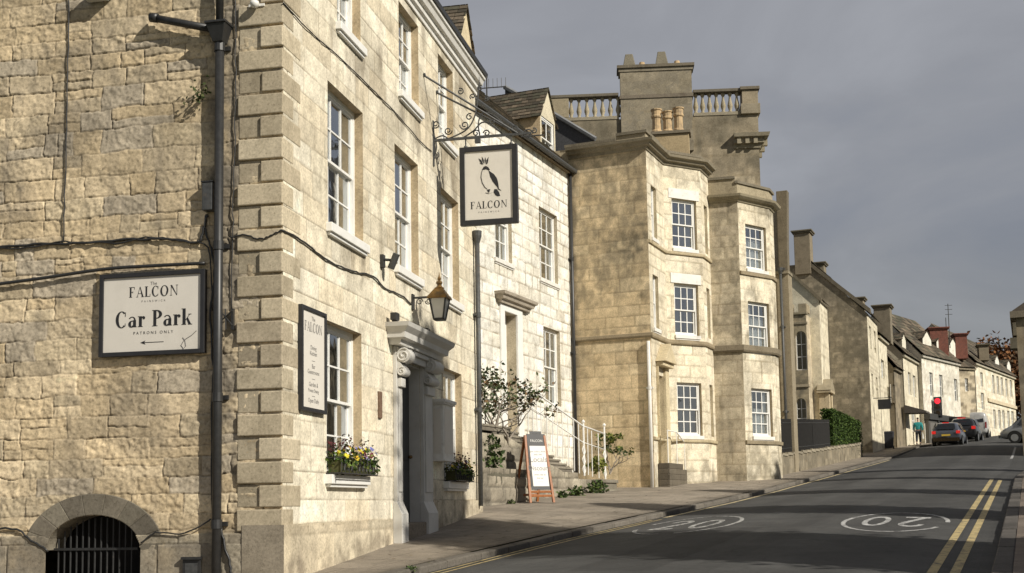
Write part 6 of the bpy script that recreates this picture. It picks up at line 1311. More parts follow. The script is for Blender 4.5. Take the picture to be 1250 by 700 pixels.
# -- iron fence, hedge, low wall in front
def fence(label, P, Q, h, z0f, sp=.11, r=.014):
    fr, L = seg(P, Q); z0_ = z0f(fr, 0); z1_ = z0f(fr, L); o = thing('iron_fence', label, 'fence', fr.pt(0, 0, z0_)); n = int(L / sp); mb = MB()
    for i in range(n + 1): x = L * i / n; z = z0_ + (z1_ - z0_) * i / n; mb.tube([fr.pt(x, 0, z), fr.pt(x, 0, z + h)], r, 5)
    mb.build('bars', M['dark_inside'], o); mb = MB()
    for f in (.12, .88): mb.tube([fr.pt(0, 0, z0_ + h * f), fr.pt(L, 0, z1_ + h * f)], r * 1.4, 5)
    mb.build('rails', M['black_metal'], o); return o
vF = uv(K4)[1] + .25 - .5
pa, pb, pc_, pd = xy(uv(K4)[0] + .5, vF - .2), plan(996, vF - .2, 555), plan(1016, vF - .3, 545), plan(1052, vF - .4, 540)
lw = thing('low_wall', 'low pale stone garden wall below the fence and the hedges', 'wall', (*pa, lowz(pa)))
fr, L = seg(pa, pd); zt_ = lambda s: lowz(fr.pt(s, 0, 0)) + .62
wall(lw, fr, 0, L, -2., 3., .10, (), far(97, [(.24, .21, .155), (.30, .26, .19), (.19, .165, .12)], lambda S, Z: .6 * sstep(.4, .65, fbm(S * 2, Z * 2, 7)), .6), 'face', ztop=zt_, disp=False)
mb = MB(); n = 24
for i in range(n): s0, s1 = L * i / n, L * (i + 1) / n - .01; z = zt_((s0 + s1) / 2); mb.fbox(fr, s0, s1, -.35, .03, z + .001, z + random.uniform(.07, .11), tuple(np.array((.30, .265, .2)) * random.uniform(.8, 1.2)))
mb.build('coping', M['stone'], lw)
zf_ = lambda fr, s: lowz(fr.pt(s, 0, 0)) + .72
fence('black iron railing in front of the gothic house beside the second bay', pa - VD * .1, pb - VD * .1, 1.15, zf_, .13, .016); fence('black iron railing running back toward the porch', pb - VD * .1, pb - VD * 2.2, 1.1, zf_, .13, .016); fence('short black iron railing left of the first hedge', pb - VD * .1, pc_ - VD * .1, 1.15, zf_, .13, .016)
def hedge(label, P, Q, h, w):
    fr, L = seg(P, Q); z = lowz(P) + .45; mb = MB(); rg = random.Random(int(L * 100)); mb.fbox(fr, .08, L - .08, -w + .08, -.08, z - .3, z + h - .08, (.02, .032, .012)); n = int((L * h + w * h + L * w) * 420)
    for i in range(n):
        f = rg.random(); 
        if f < .45: p = fr.pt(rg.uniform(0, L), -rg.uniform(-.02, .10), z + rg.uniform(-.3, h))
        elif f < .75: p = fr.pt(rg.uniform(-.02, .1), -rg.uniform(0, w), z + rg.uniform(-.3, h))
        else: p = fr.pt(rg.uniform(0, L), -rg.uniform(0, w), z + h - rg.uniform(-.04, .08))
        leaf(mb, Vector(p), .11, [(.045, .08, .018), (.06, .10, .02), (.03, .055, .014), (.08, .12, .03)], rg)
    return tag(mb.build('hedge', M['leaf'], origin=fr.pt(L / 2, -w / 2, z), recalc=False), label, 'hedge', 'clipped hedges')
pe, pf, pg_, ph = plan(1017.5, vF - .45, 530), plan(1040, vF - .45, 530), plan(1042, vF - .45, 530), plan(1052, vF - .45, 530)
zz = Fr(pe, SD); hh = Fr(pe, SD).z_at(1018, 503) - lowz(pe) - .45
hedge('tall clipped green hedge block behind the low stone wall', pe, pf, hh * 1.04, .5); hedge('narrower lower clipped hedge further up the pavement', pg_, ph, hh * .82, .5)
# ================================================================ houses further up the street
def row_house(label, P0, azd, px1, ytop0, pal, wins, seed, cat='house', roofc=None, dorm=(), chims=(), dep=6., rise=3.2, name='terraced_house', gable=True, ground=None, stn=None, eav=None, py=500):
    fr = Fr(P0, azd); L = fr.s_at(px1, py); z0 = lowz(P0); z0 = min(z0, lowz(fr.pt(L, 0, 0))); ze = ytop0
    o = thing(name, label, cat, fr.pt(L / 2, 0, z0)); hs = [(fr.s_at(a, (c + d) / 2), fr.s_at(b, (c + d) / 2), fr.z_at((a + b) / 2, d), fr.z_at((a + b) / 2, c), .12) for a, b, c, d in wins]
    wall(o, fr, 0, L, z0 - 1, ze, .16, hs, far(seed, pal, stn, .3), 'front_wall', disp=False)
    for h in hs: win_simple(o, fr, *h[:4], .1, 2, 2, bar=.05)
    slates('roof', o, fr, -.1, L + .1, .25, ze, -dep / 2, ze + rise, .4, (.4, .8), seed=seed)
    mb = MB(); kc = tuple(np.mean(pal, 0) * .75); mb.fbox(fr, -.05, L + .05, .0, .14, ze - .18, ze - .02, tuple(np.array(kc) * .8))
    for x in (0.02, L - .02): mb.add([fr.pt(x, -.02, z0 - 1), fr.pt(x, -dep, z0 - 1), fr.pt(x, -dep, ze), fr.pt(x, -dep / 2, ze + rise), fr.pt(x, -.02, ze)], [(0, 1, 2, 3, 4)], kc)
    mb.quad(fr.pt(0, -dep, z0 - 1), fr.pt(L, -dep, z0 - 1), fr.pt(L, -dep, ze), fr.pt(0, -dep, ze), kc); mb.quad(fr.pt(0, -dep, ze), fr.pt(L, -dep, ze), fr.pt(L, -dep / 2, ze + rise), fr.pt(0, -dep / 2, ze + rise), (.12, .1, .08)); mb.build('rear_wall', M['stone'], o)
    return o, fr, L, ze, z0
uE = uB + LB2
P = xy(uE, uv(FB_.pt(sb1, 0, 0))[1] + .02)
fr0 = Fr(P, 24.); r1, f1, L1, ze1, z01 = row_house('narrow white rendered house with downpipes after the big gable', P, 24., 1086, fr0.z_at(1075, 412, ), RND, [(1067, 1070.5, 425, 450), (1076, 1079.5, 440, 462), (1070, 1074, 475, 500)], 101, rise=3.0)
chim(r1, Fr(f1.pt(L1, -2.6, 0), 112.8).sub(-1.), 1067, 1087, 372, 420, 1.2, (.22, .19, .14))
P = f1.pt(L1, .35, 0)
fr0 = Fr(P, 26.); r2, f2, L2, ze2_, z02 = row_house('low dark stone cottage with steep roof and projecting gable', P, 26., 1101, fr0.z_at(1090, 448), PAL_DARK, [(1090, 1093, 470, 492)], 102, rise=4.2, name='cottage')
P = f2.pt(L2, .2, 0)
fr0 = Fr(P, 27.); r3, f3, L3, ze3, z03 = row_house('cream rendered house with two dormers and a canopy over its door', P, 27., 1122, fr0.z_at(1110, 437), RND, [(1109, 1112, 455, 482), (1115, 1118, 459, 485), (1113, 1118, 500, 527)], 103, rise=3.4)
for x in (1103.5, 1115): dormer(r3, f3, f3.s_at(x, 420, -.6), 1.5, -.6, ze3 + .2, f3.z_at(x, 415, -.6), f3.z_at(x, 407, -.6), 2.5, (.70, .66, .55), False, 9, (.2, .18, .14))
mb = MB(); s0 = f3.s_at(1104, 505); mb.prism([f3.pt(s0, 0, f3.z_at(1108, 496)), f3.pt(s0, 1.3, f3.z_at(1108, 504)), f3.pt(s0, 1.3, f3.z_at(1108, 504) - .12), f3.pt(s0, 0, f3.z_at(1108, 504) - .1)], np.array([*(f3.e * 1.6), 0]), (.10, .09, .08)); mb.build('canopy', M['slate'], r3)
P = f3.pt(L3, .3, 0)
AZW = 38.; fr0 = Fr(P, AZW); r4, f4, L4_, ze4, z04 = row_house('long white rendered house with three dormers above a dark shopfront', P, AZW, 1173, fr0.z_at(1124, 433), [(.76, .72, .62), (.74, .70, .60)], [(1135, 1139, 455, 484), (1147, 1151, 458, 485), (1165, 1169, 463, 490)], 104, rise=3.4)
for x in (1132, 1148.5, 1163.5): dormer(r4, f4, f4.s_at(x, 425, -.7), 1.7, -.7, ze4 + .15, f4.z_at(x, 414 + (x - 1132) * .25, -.7), f4.z_at(x, 405 + (x - 1132) * .28, -.7), 2.6, (.74, .71, .62), False, 10, (.16, .14, .11))
mb = MB(); zs = f4.z_at(1126, 503); ssz = f4.s_at(1164, 510)
mb.fbox(f4, .1, ssz, .01, .25, z04 - .5, zs - .5, (.10, .095, .085)); mb.fbox(f4, .0, ssz + .1, .01, .40, zs - .499, zs - .1, (.05, .05, .048)); mb.fbox(f4, ssz - 2.2, ssz + .4, .01, 1.3, zs - .36, zs - .2, (.05, .05, .05))
for k in range(5): x = .3 + k * (ssz - .5) / 5; mb.fbox(f4, x, x + (ssz - .5) / 5 - .18, .251, .28, z04 + .3, zs - .7, (.16, .15, .135))
mb.build('shopfront', M['paintcol'], r4)
# red brick chimneys behind the white house
P5 = f4.pt(L4_, .1, 0)
fr0 = Fr(P5, 36.); gap = fr0.s_at(1190, 500); Pg = fr0.pt(0, -1.5, 0)
r6, f6, L6, ze6, z06 = row_house('grey stone house with a stained side and hanging sign behind the parked van', Pg, 60., 1192, Fr(Pg, 60.).z_at(1180, 449), PAL_DARK + PAL_ASH, [(1178, 1182, 462, 478)], 106, rise=2.6)
for (a, b, yt, yb, lab) in ((1135.5, 1157.5, 399.5, 424, 0), (1166.5, 1181, 407, 424, 1)):
    frc = Fr(f4.pt(L4_ * (.55 if lab == 0 else .98), -3.4 - lab * .6, 0), 100.); c_, sm, z1 = chim(r4 if lab == 0 else r6, frc, a, b, yt, yb + 14, 1.2, (.3, .1, .06), 'brick_red', (.25, .1, .06))
frc = Fr(f4.pt(L4_ * .6, -4., 0), 100.); an = thing('tv_antenna', 'thin mast aerial beside the red brick chimney', 'antenna', frc.pt(frc.s_at(1159, 400), 0, frc.z_at(1159, 420))); mb = MB()
for x, yt in ((1158.5, 371), (1155, 388)): s = frc.s_at(x, 400); mb.tube([frc.pt(s, 0, frc.z_at(x, 425)), frc.pt(s, 0, frc.z_at(x, yt))], .03, 5)
mb.build('mast', M['grey_iron'], an); mb = MB(); s = frc.s_at(1158.5, 390)
for y in (373, 378, 384): z = frc.z_at(1158.5, y); mb.tube([frc.pt(s - .25, 0, z), frc.pt(s + .25, 0, z)], .018, 5)
mb.build('aerial', M['grey_iron'], an)
# far pale stone house closing the view
P7 = f6.pt(L6, .05, 0); AZ7 = 33.
fr0 = Fr(P7, AZ7); r7, f7, L7, ze7, z07 = row_house('far pale stone house with rows of tall dark windows and white dormers', P7, AZ7, 1240, fr0.z_at(1195, 444.5), PAL_CREAM, [(a, a + 2.6, 455 + (a - 1200) * .28, 478 + (a - 1200) * .22) for a in (1211.5, 1217, 1222, 1227.5, 1233)] + [(a, a + 2.8, 499 + (a - 1200) * .1, 524) for a in (1213, 1219, 1224, 1230, 1235)] + [(1197, 1200, 455, 472), (1198, 1201.5, 480, 500)], 107, rise=3.2)
mb = MB(); zb7 = f7.z_at(1215, 493); mb.fbox(f7, f7.s_at(1206, 500), L7, .0, .12, zb7, zb7 + .25, (.62, .53, .38)); mb.build('string_course', M['stone'], r7)
for x in (1217, 1231): dormer(r7, f7, f7.s_at(x, 440, -.6), 1.5, -.6, ze7 + .2, f7.z_at(x, 440 + (x - 1217) * .4, -.6), f7.z_at(x, 434 + (x - 1217) * .4, -.6), 2.4, (.74, .72, .66), False, 11, (.2, .18, .15))
chim(r7, Fr(f7.pt(1.5, -2.8, 0), 105.), 1195, 1207, 420, 440, 1.2, (.25, .21, .15))
# dark house at the right edge, beside the junction
uR = 61.; FRr = Fr(plan_u(1243.5, uR, 450), 112.8); zR = lowz(plan_u(1244, uR, 545)) - .2; zRt = FRr.z_at(1247, 388)
rh = thing('corner_house', 'shadowed dark stone house cut by the right edge of the view', 'house', FRr.pt(4, 0, zR))
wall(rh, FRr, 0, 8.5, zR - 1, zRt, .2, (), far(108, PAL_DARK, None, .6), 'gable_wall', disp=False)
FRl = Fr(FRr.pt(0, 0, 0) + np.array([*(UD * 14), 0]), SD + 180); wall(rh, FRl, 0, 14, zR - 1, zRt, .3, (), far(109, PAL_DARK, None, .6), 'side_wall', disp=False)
mb = MB(); mb.fbox(FRr, -.25, 8.7, -14, .2, zRt + .001, zRt + .3, (.2, .17, .125)); mb.prism([FRr.pt(-.2, .1, zRt + .301), FRr.pt(8.6, .1, zRt + .301), FRr.pt(4.2, .1, zRt + 3.2)], np.array([*(FRr.n * -14), 0]), (.12, .1, .08)); mb.build('roof', M['slate'], rh)
mb = MB(); mb.fbox(FRr, -.3, 0, -.6, .3, FRr.z_at(1243, 426), FRr.z_at(1243, 426) + .5, (.16, .14, .1)); mb.fbox(FRr, -.15, 0, -.5, .2, FRr.z_at(1243, 410), FRr.z_at(1243, 410) + .6, (.16, .14, .1)); mb.fbox(FRr, 8.3, 8.5, -14, -.01, zR - 1, zRt, (.2, .17, .12)); mb.build('string_course', M['stone'], rh)
# ================================================================ vehicles, people, signals
def car(name, label, cat, u, v, head, paint, st, wheels, wr, rearw, sidew, tail, plate=None, group=None, brake=None, front=False, scale=1.):
    """lofted body; x runs from the rear bumper forward. st: (x, half width, z bottom, z belt, half roof, z roof)"""
    z = roadz(u, v); o = thing(name, label, cat, (*xy(u, v), z), group); fr = Fr(xy(u, v), head)    # e = forward, n = right
    def p(x, y, zz): return fr.pt(x, y, z + zz)
    mb = MB(); R = []
    for x, w, zb, zl, wr_, zr_ in st:
        half = [(w * .80, zb), (w * .97, zb + .14), (w, (zb + zl) / 2 + .05), (w * .965, zl), (wr_ * 1.02, zl + (zr_ - zl) * .88), (wr_ * .86, zr_)]
        R.append([p(x, y, q) for y, q in half] + [p(x, -y, q) for y, q in half[::-1]])
    n = 12; vs = [q for r in R for q in r]; fs = [(i * n + k, i * n + (k + 1) % n, (i + 1) * n + (k + 1) % n, (i + 1) * n + k) for i in range(len(R) - 1) for k in range(n)] + [tuple(range(n)), tuple(range(len(vs) - 1, len(vs) - n - 1, -1))]
    mb.add(vs, fs); b = mb.build('body', M[paint], o, smooth=True, bevel=0)
    sub = b.modifiers.new('sub', 'SUBSURF'); sub.levels = sub.render_levels = 1
    for x in wheels:
        for sg in (-1, 1):
            wy = max(s_[1] for s_ in st) - .10; w = MB(); c = 20
            vs = [p(x + wr * math.cos(2 * math.pi * k / c), sg * (wy + d), wr + wr * math.sin(2 * math.pi * k / c)) for d in (-.10, .115) for k in range(c)]; w.add(vs, [(k, (k + 1) % c, c + (k + 1) % c, c + k) for k in range(c)] + [tuple(range(c)), tuple(range(2 * c - 1, c - 1, -1))])
            wo = w.build('wheel', M['rubber'], o); w = MB(); w.add([p(x + wr * .62 * math.cos(2 * math.pi * k / c), sg * (wy + .122), wr + wr * .62 * math.sin(2 * math.pi * k / c)) for k in range(c)], [tuple(range(c))]); w.build('rim', M['alloy'], wo, recalc=False)
            a = MB(); rr = wr * 1.22; a.add([p(x + rr * math.cos(math.pi * k / 12), sg * (wy + .108), wr + rr * math.sin(math.pi * k / 12)) for k in range(13)], [tuple(range(13))]); a.build('wheel_arch', M['dark_inside'], o, recalc=False)
    for nm_, quads, mt in rearw + sidew + tail:
        q = MB()
        for Q in quads: q.add([p(*c) for c in Q], [tuple(range(len(Q)))])
        q.build(nm_, M[mt], o, recalc=False)
    return o
def mir(Q): return [(x, -y, z) for x, y, z in Q]
hatch = [(0, .74, .42, .80, .66, .84), (.04, .84, .30, .94, .66, 1.00), (.22, .875, .24, .97, .63, 1.30), (.55, .885, .22, .97, .62, 1.46), (1.2, .89, .20, .96, .63, 1.52), (2.0, .89, .20, .95, .63, 1.50), (2.6, .88, .20, .94, .60, 1.26), (3.05, .87, .22, .92, .66, .96), (3.7, .82, .24, .80, .62, .83), (3.95, .66, .36, .62, .5, .64)]
rear = [('rear_window', [[(.00, -.56, 1.02), (.00, .56, 1.02), (.25, .50, 1.38), (.25, -.50, 1.38)]], 'car_glass'), ('bumper', [[(-.045, -.80, .28), (-.045, .80, .28), (-.045, .80, .50), (-.045, -.80, .50)]], 'dark_lens')]
sides = [('side_window', [[(.45, s * .845, 1.02), (2.5, s * .855, 1.0), (1.95, s * .70, 1.42), (.65, s * .70, 1.40)] for s in (1, -1)], 'car_glass')]
def lamp(y0, y1, z0, z1, x=-.035): return [[(x, s * y0, z0), (x, s * y1, z0), (x, s * y1, z1), (x, s * y0, z1)] for s in (1, -1)]
car('parked_car', 'dark blue grey hatchback with lit brake lights waiting at the junction', 'car', 80.5, -4.75, 26., 'paint_grey', hatch, (.72, 3.15), .31, rear, sides,
    [('tail_light', lamp(.60, .84, .74, .92), 'brake_red'), ('brake_light', [[(.06, -.20, 1.40), (.06, .20, 1.40), (.06, .20, 1.45), (.06, -.20, 1.45)]], 'brake_red'), ('number_plate', [[(-.045, -.26, .60), (-.045, .26, .60), (-.045, .26, .71), (-.045, -.26, .71)]], 'plate_yellow'), ('door_mirror', [[(2.35, s * .9, .98), (2.35, s * 1.05, .98), (2.35, s * 1.05, 1.1), (2.35, s * .9, 1.1)] for s in (1, -1)], 'paint_grey')])
suv = [(x * 1.08, w * 1.05, zb + .06, zl * 1.12, wr_ * 1.06, zr_ * 1.13) for x, w, zb, zl, wr_, zr_ in hatch]
car('parked_car', 'black estate car queueing ahead of the blue grey hatchback', 'car', 87.5, -4.15, 27., 'paint_black', suv, (.78, 3.4), .35, [('rear_window', [[(.00, -.58, 1.15), (.00, .58, 1.15), (.27, .52, 1.56), (.27, -.52, 1.56)]], 'car_glass')], [('side_window', [[(.5, s * .89, 1.15), (2.6, s * .90, 1.12), (2.1, s * .74, 1.60), (.7, s * .74, 1.58)] for s in (1, -1)], 'car_glass')],
    [('tail_light', lamp(.62, .88, .86, 1.06), 'brake_red'), ('brake_light', [[(.06, -.26, 1.60), (.06, .26, 1.60), (.06, .26, 1.66), (.06, -.26, 1.66)]], 'brake_red'), ('number_plate', [[(-.045, -.26, .70), (-.045, .26, .70), (-.045, .26, .81), (-.045, -.26, .81)]], 'plate_yellow')])
vanst = [(0, .86, .40, 1.05, .80, 1.88), (.05, .93, .32, 1.05, .84, 1.95), (.5, .95, .28, 1.05, .84, 2.0), (2.6, .95, .26, 1.05, .84, 2.0), (3.2, .95, .26, 1.05, .82, 1.94), (3.75, .95, .26, 1.06, .76, 1.45), (4.1, .94, .28, 1.03, .74, 1.10), (4.6, .90, .30, .88, .70, .93), (4.85, .76, .40, .66, .58, .70)]
car('parked_van', 'white panel van standing beyond the queue of cars', 'van', 97., -3.75, 24., 'paint_white', vanst, (.9, 3.9), .34, [('rear_window', [[(-.01, s * .10, 1.2), (-.01, s * .70, 1.2), (.03, s * .66, 1.7), (.03, s * .10, 1.7)] for s in (1, -1)], 'car_glass')], [('side_window', [[(2.6, s * .93, 1.12), (3.75, s * .94, 1.12), (3.2, s * .84, 1.78), (2.6, s * .85, 1.82)] for s in (1, -1)], 'car_glass')],
    [('tail_light', lamp(.78, .90, .75, 1.2, -.02), 'red_lens'), ('number_plate', [[(-.02, -.26, .52), (-.02, .26, .52), (-.02, .26, .63), (-.02, -.26, .63)]], 'plate_yellow')])
car('parked_van', 'silver van nosing out of the side road at the right edge', 'van', 82.5, 3.15, 22.8 - 82., 'paint_silver', vanst, (.9, 3.9), .36, [('windscreen', [[(3.42, -.70, 1.80), (3.42, .70, 1.80), (4.06, .74, 1.16), (4.06, -.74, 1.16)]], 'car_glass')], [('side_window', [[(2.6, s * .95, 1.12), (3.75, s * .96, 1.12), (3.22, s * .86, 1.80), (2.6, s * .865, 1.84)] for s in (1, -1)], 'car_glass')],
    [('headlight', [[(4.62, s * .55, .70), (4.50, s * .86, .70), (4.36, s * .88, .92), (4.55, s * .55, .90)] for s in (1, -1)], 'alloy'), ('bumper', [[(4.88, -.7, .36), (4.88, .7, .36), (4.88, .7, .58), (4.88, -.7, .58)]], 'dark_lens')])
# traffic light
uL = 88.6; Pl = plan(1146, uv(plan_u(1146, uL, 520))[1], 520); zL = pavez(*uv(Pl)); FLt = Fr(Pl, 112.); tl_ = thing('traffic_light', 'traffic light showing red above the waiting hatchback', 'traffic light', (*Pl, zL))
zh0, zh1 = FLt.z_at(1146, 508.5), FLt.z_at(1146, 486); mb = MB(); mb.tube([FLt.pt(0, -.05, zL), FLt.pt(0, -.05, zh1)], .06, 8); mb.build('pole', M['grey_iron'], tl_)
mb = MB(); mb.fbox(FLt, -.27, .27, .0, .03, zh0 - .1, zh1 + .08); mb.fbox(FLt, -.2, .2, .031, .24, zh0, zh1); mb.build('signal_head', M['sign_frame'], tl_, bevel=.02)
for k, mt in enumerate(('signal_red', 'dark_lens', 'dark_lens')):
    z = zh1 - (zh1 - zh0) * (.18 + .32 * k); r = (zh1 - zh0) * (.155 if k == 0 else .12); mb = MB(); mb.add([FLt.pt(r * math.cos(a), .245, z + r * math.sin(a)) for a in np.linspace(0, 2 * math.pi, 20, endpoint=False)], [tuple(range(20))]); mb.build('lamp', M[mt], tl_, recalc=False)
    mb = MB(); mb.tube([FLt.pt(r * 1.1 * math.cos(a), .33, z + r * 1.1 * math.sin(a)) for a in np.linspace(.1, math.pi - .1, 9)], .02, 5); mb.build('hood', M['sign_frame'], tl_)
# person walking up the pavement
def skin_fig(name, joints, bones, mat, parent, root=0, lv=2):
    me = bpy.data.meshes.new(name); me.from_pydata([j[0] for j in joints], bones, []); ob = link(name, me, M[mat], parent); sk = ob.modifiers.new('skin', 'SKIN')
    for i, j in enumerate(joints): r = j[1]; me.skin_vertices[0].data[i].radius = (r if not isinstance(r, tuple) else r[0], r if not isinstance(r, tuple) else r[1])
    me.skin_vertices[0].data[root].use_root = True; su = ob.modifiers.new('sub', 'SUBSURF'); su.levels = su.render_levels = lv
    for p in me.polygons: p.use_smooth = True
    sk.use_smooth_shade = True; return ob
uP = 84.; Pp = plan_u(1121, uP, 530); zP = pavez(*uv(Pp)); pr_ = thing('person', 'person in teal jacket and dark trousers walking up the left pavement', 'person', (*Pp, zP), rz=-SAZ)
J = [((0, 0, .95), (.15, .11)), ((0, .02, 1.15), (.14, .10)), ((0, .02, 1.36), (.18, .11)), ((0, .03, 1.48), .06), ((0, .04, 1.55), .055), ((0, .05, 1.63), (.075, .095)), ((0, .05, 1.74), (.06, .075)),
     ((.09, .0, .90), .095), ((.10, .10, .50), .065), ((.10, .02, .09), .042), ((.10, .16, .04), .035), ((-.09, .0, .90), .095), ((-.10, -.04, .50), .065), ((-.10, -.22, .12), .042), ((-.10, -.10, .04), .035),
     ((.20, .02, 1.38), .06), ((.26, -.08, 1.12), .045), ((.25, .03, .88), .034), ((.25, .06, .80), .035), ((-.20, .02, 1.38), .06), ((-.26, .06, 1.12), .045), ((-.25, .18, .90), .034), ((-.25, .22, .83), .035)]
Bn = [(0, 1), (1, 2), (2, 3), (3, 4), (4, 5), (5, 6), (0, 7), (7, 8), (8, 9), (9, 10), (0, 11), (11, 12), (12, 13), (13, 14), (2, 15), (15, 16), (16, 17), (17, 18), (2, 19), (19, 20), (20, 21), (21, 22)]
skin_fig('body', J, Bn, 'skin', pr_)
def grow(idx, add, extra=()): return [(J[i][0], tuple(np.array(J[i][1] if isinstance(J[i][1], tuple) else (J[i][1],) * 2) + add)) for i in idx]
skin_fig('jacket', [((0, 0, .90), (.19, .15)), ((0, .02, 1.15), (.18, .14)), ((0, .02, 1.36), (.22, .15)), ((0, .03, 1.47), .085), ((.21, .02, 1.37), .09), ((.27, -.08, 1.12), .072), ((.26, .02, .90), .055), ((-.21, .02, 1.37), .09), ((-.27, .06, 1.12), .072), ((-.26, .17, .92), .055)], [(0, 1), (1, 2), (2, 3), (2, 4), (4, 5), (5, 6), (2, 7), (7, 8), (8, 9)], 'teal_cloth', pr_)
skin_fig('trousers', [((0, 0, .93), (.17, .13)), ((.09, .0, .86), .115), ((.10, .10, .50), .088), ((.10, .02, .12), .065), ((-.09, .0, .86), .115), ((-.10, -.04, .50), .088), ((-.10, -.21, .15), .065)], [(0, 1), (1, 2), (2, 3), (0, 4), (4, 5), (5, 6)], 'dark_cloth', pr_)
skin_fig('hair', [((0, .02, 1.64), (.085, .09)), ((0, .03, 1.74), (.08, .09)), ((0, .04, 1.78), .05)], [(0, 1), (1, 2)], 'hair', pr_)
for s in (1, -1): skin_fig('shoe', [((.10 * s, -.03 if s > 0 else -.27, .05), .05), ((.10 * s, .17 if s > 0 else -.07, .04), .042)], [(0, 1)], 'rubber', pr_)
bg_ = thing('carrier_bag', 'white carrier bag hanging from the hand of the person in teal', 'bag', (*(Pp + UD * .06 + VD * .27), zP + .36), rz=-SAZ); mb = MB(); o3 = np.array(bg_.location); q = [(-.05, -.14), (.05, -.14), (.05, .14), (-.05, .14)]
mb.hexa([(x, y, 0) for x, y in q] + [(x * .5, y * .9, .34) for x, y in q]); mb.v = [tuple(np.array(v) + o3) for v in mb.v]; mb.build('sack', M['bag_white'], bg_, bevel=.02); mb = MB(); mb.tube([tuple(np.array((0, -.08, .33)) + o3), tuple(np.array((0, -.03, .44)) + o3), tuple(np.array((0, .03, .44)) + o3), tuple(np.array((0, .08, .33)) + o3)], .008, 5); mb.build('handle', M['bag_white'], bg_)
# street bits up the hill
Pb = plan_u(1085, 76., 540); zb_ = pavez(*uv(Pb)); FBn = Fr(Pb, 112.); bn = thing('wheelie_bin', 'dark wheelie bin standing by the white house up the hill', 'bin', (*Pb, zb_)); mb = MB()
mb.hexa([FBn.pt(a, t, zb_ + .06) for a, t in ((-.22, .25), (.22, .25), (.22, -.25), (-.22, -.25))] + [FBn.pt(a, t, zb_ + .95) for a, t in ((-.29, .34), (.29, .34), (.29, -.34), (-.29, -.34))]); mb.build('tub', M['dark_cloth'], bn, bevel=.02)
mb = MB(); mb.hexa([FBn.pt(a, t, zb_ + .955) for a, t in ((-.3, .36), (.3, .36), (.3, -.38), (-.3, -.38))] + [FBn.pt(a, t, zb_ + 1.04) for a, t in ((-.26, .3), (.26, .3), (.28, -.38), (-.28, -.38))]); mb.build('lid', M['dark_cloth'], bn, bevel=.01)
for s in (-.24, .24): mb = MB(); mb.tube([FBn.pt(s - .03, -.28, zb_ + .1), FBn.pt(s + .03, -.28, zb_ + .1)], .1, 14); mb.build('wheel', M['rubber'], bn)
Ps = FBf.pt(FBf.s_at(1066, 492), 0, 0); FSg = Fr(Ps, 112.8); sgn = thing('projecting_sign', 'dark shop sign projecting from the white house front up the hill', 'sign', FSg.pt(0, .1, FSg.z_at(1072, 500))); mb = MB(); z0, z1 = FSg.z_at(1072, 500), FSg.z_at(1072, 488); mb.fbox(FSg, .25, .95, -.04, .04, z0, z1); mb.build('board', M['sign_frame'], sgn); mb = MB(); mb.tube([FSg.pt(0, 0, z1 + .08), FSg.pt(1., 0, z1 + .08)], .02, 6); mb.build('arm', M['black_metal'], sgn)
# ================================================================ trees
def tree(name, label, P, z, H, trunk, crown, n, size, pal, seed, group=None, dead=False, squash=1.):
    rg = random.Random(seed); o = thing(name, label, 'tree', (*P, z), group); mb = MB(); tips = []; base = Vector((*P, z)); hb = trunk[1]
    mb.tube([base, base + Vector((0, 0, hb * .5)), base + Vector((rg.uniform(-.1, .1), 0, hb))], [trunk[0] * 1.3, trunk[0], trunk[0] * .8], 8)
    for k in range(4): branch(mb, base + Vector((0, 0, hb)), Vector((rg.gauss(0, .5), rg.gauss(0, .5), 1)), (H - hb) * .45, trunk[0] * .5, 2, tips, rg, .5, .2, .7, 3)
    mb.build('trunk', M['dark_bark'], o); lf = MB()
    for (dx, dy, dz, r, sq, f) in crown: 
        for c in range(max(1, int(n * f / 40))):     # clumps, unevenly filled
            a = [rg.gauss(0, .5) for _ in range(3)]; L = math.sqrt(sum(x * x for x in a)) or 1; k = min(1, L) / L; cc = base + Vector((dx + a[0] * k * r, dy + a[1] * k * r, dz + a[2] * k * r * sq)); g = rg.uniform(.7, 1.25)
            for j in range(40): leaf(lf, cc + Vector((rg.gauss(0, .22 * r), rg.gauss(0, .22 * r), rg.gauss(0, .20 * r))), size, [tuple(x * g for x in p) for p in pal], rg)
    lf.build('crown', M['leaf'], o, recalc=False); return o
AUT = [(.16, .07, .03), (.12, .06, .03), (.20, .09, .035), (.09, .06, .035)]
for i, (px, uu, hh, lab) in enumerate(((1216, 150., 11.0, 'brown autumn tree rising behind the far pale house roof'), (1236, 152., 10.0, 'russet autumn tree behind the roofs beside the dark corner house'))):
    P = plan_u(px, uu, 440); tree('autumn_tree', lab, P, road0(uu) - .2, hh, (.25, 3.), [(0, 0, hh * .62, hh * .40, .7, 1.)], 9000, .6, AUT, 40 + i, 'autumn trees at the end of the street')
YEW = [(.022, .038, .014), (.03, .05, .018), (.016, .028, .010), (.04, .06, .022)]
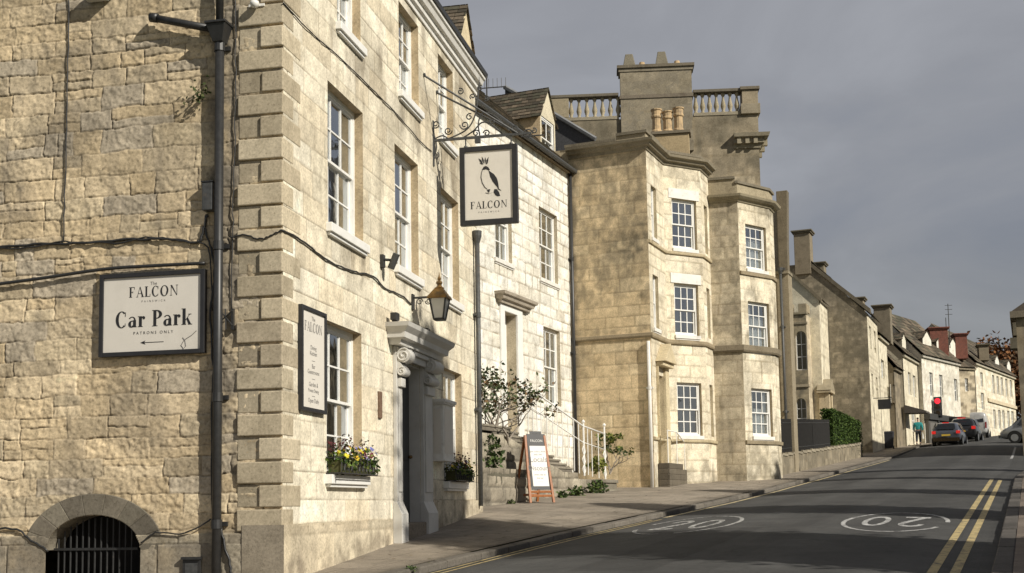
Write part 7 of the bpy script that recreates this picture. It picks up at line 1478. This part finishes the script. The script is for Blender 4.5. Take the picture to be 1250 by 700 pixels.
def yew(label, u, v, H, r, seed, n=150, hb=1.4):
    rg = random.Random(seed); P = xy(u, v); z = pavez(u, min(v, 3.)); o = thing('yew_tree', label, 'tree', (*P, z), 'yew trees across the street'); mb = MB()
    mb.tube([(*P, z - .1), (*P, z + hb * .6), (*P, z + H * .8)], [.26, .2, .05], 8); mb.build('trunk', M['dark_bark'], o)
    c = MB(); N, K = 26, 18; pf_ = lambda f: (math.sin(min(1, f / .12) * math.pi / 2) * (1 - max(0, (f - .72) / .28) ** 2.2) ** .5 if f < 1 else 0) * (1 - .12 * f)
    rows = [[(P[0] + math.cos(a) * q * r, P[1] + math.sin(a) * q * r, z + hb + (H - hb) * i / N) for k in range(K) for a in [2 * math.pi * k / K] for q in [max(.02, pf_(i / N)) * (.80 + .22 * rg.random())]] for i in range(N + 1)]
    vs = [p for q in rows for p in q]; c.add(vs, [(i * K + k, i * K + (k + 1) % K, (i + 1) * K + (k + 1) % K, (i + 1) * K + k) for i in range(N) for k in range(K)], (.012, .02, .008))
    for i in range(int(n * r * (H - hb))):
        f = rg.random(); a = rg.uniform(0, 6.283); q = max(.05, pf_(f)) * r * rg.uniform(.80, 1.10)
        leaf(c, Vector((P[0] + math.cos(a) * q, P[1] + math.sin(a) * q, z + hb + (H - hb) * f)), .26, YEW, rg)
    c.build('crown', M['leaf'], o, recalc=False)
yew('broad tall yew tree standing in the churchyard across the street', 13.45, 4.6, 12.9, 1.95, 51)
yew('slim yew tree in the churchyard opposite the pale house', 20.5, 4.6, 9.4, 1.1, 52)
yew('narrow pointed yew tree in the churchyard opposite the bay house', 27.0, 4.6, 9.0, .85, 53)
yew('thin young yew tree nearest the second bay house', 34.2, 4.6, 8.8, .6, 54)
yew('thin yew tree further up the churchyard edge', 40.6, 4.6, 8.8, .7, 55)
# ================================================================ sky and sun
SUN_AZ, SUN_EL = 131., 34.
w = bpy.data.worlds.new('World'); sc.world = w; w.use_nodes = True; nt = w.node_tree; bg = nt.nodes['Background']
sky = nt.nodes.new('ShaderNodeTexSky'); sky.sky_type = 'NISHITA'; sky.sun_disc = False; sky.sun_elevation = math.radians(SUN_EL); sky.sun_rotation = math.radians(SUN_AZ)
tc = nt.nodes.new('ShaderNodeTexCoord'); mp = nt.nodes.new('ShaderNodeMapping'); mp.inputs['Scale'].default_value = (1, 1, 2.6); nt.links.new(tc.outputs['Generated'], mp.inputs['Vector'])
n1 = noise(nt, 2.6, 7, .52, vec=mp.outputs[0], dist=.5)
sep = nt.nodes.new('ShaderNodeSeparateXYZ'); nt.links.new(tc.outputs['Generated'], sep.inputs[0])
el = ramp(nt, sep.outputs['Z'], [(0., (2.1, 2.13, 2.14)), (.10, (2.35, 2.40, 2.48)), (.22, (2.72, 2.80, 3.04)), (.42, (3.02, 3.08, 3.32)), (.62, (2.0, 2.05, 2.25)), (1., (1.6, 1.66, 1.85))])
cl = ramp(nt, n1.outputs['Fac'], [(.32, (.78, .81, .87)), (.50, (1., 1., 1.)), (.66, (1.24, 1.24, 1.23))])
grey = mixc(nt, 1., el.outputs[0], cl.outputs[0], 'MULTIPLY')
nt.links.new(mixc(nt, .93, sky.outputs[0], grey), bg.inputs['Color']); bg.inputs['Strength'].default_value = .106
sd = bpy.data.lights.new('sun', 'SUN'); sd.energy = 5.0; sd.angle = math.radians(.6); sd.color = (1., .94, .83)
so = bpy.data.objects.new('sun', sd); C.objects.link(so); a, e = math.radians(SUN_AZ), math.radians(SUN_EL)
dv = Vector((math.sin(a) * math.cos(e), math.cos(a) * math.cos(e), math.sin(e))); so.rotation_euler = dv.to_track_quat('Z', 'Y').to_euler(); so.location = dv * 60
sc.view_settings.view_transform = 'Standard'; sc.view_settings.look = 'None'; sc.view_settings.exposure = 0
sc.cycles.max_bounces = 6; sc.cycles.transparent_max_bounces = 12
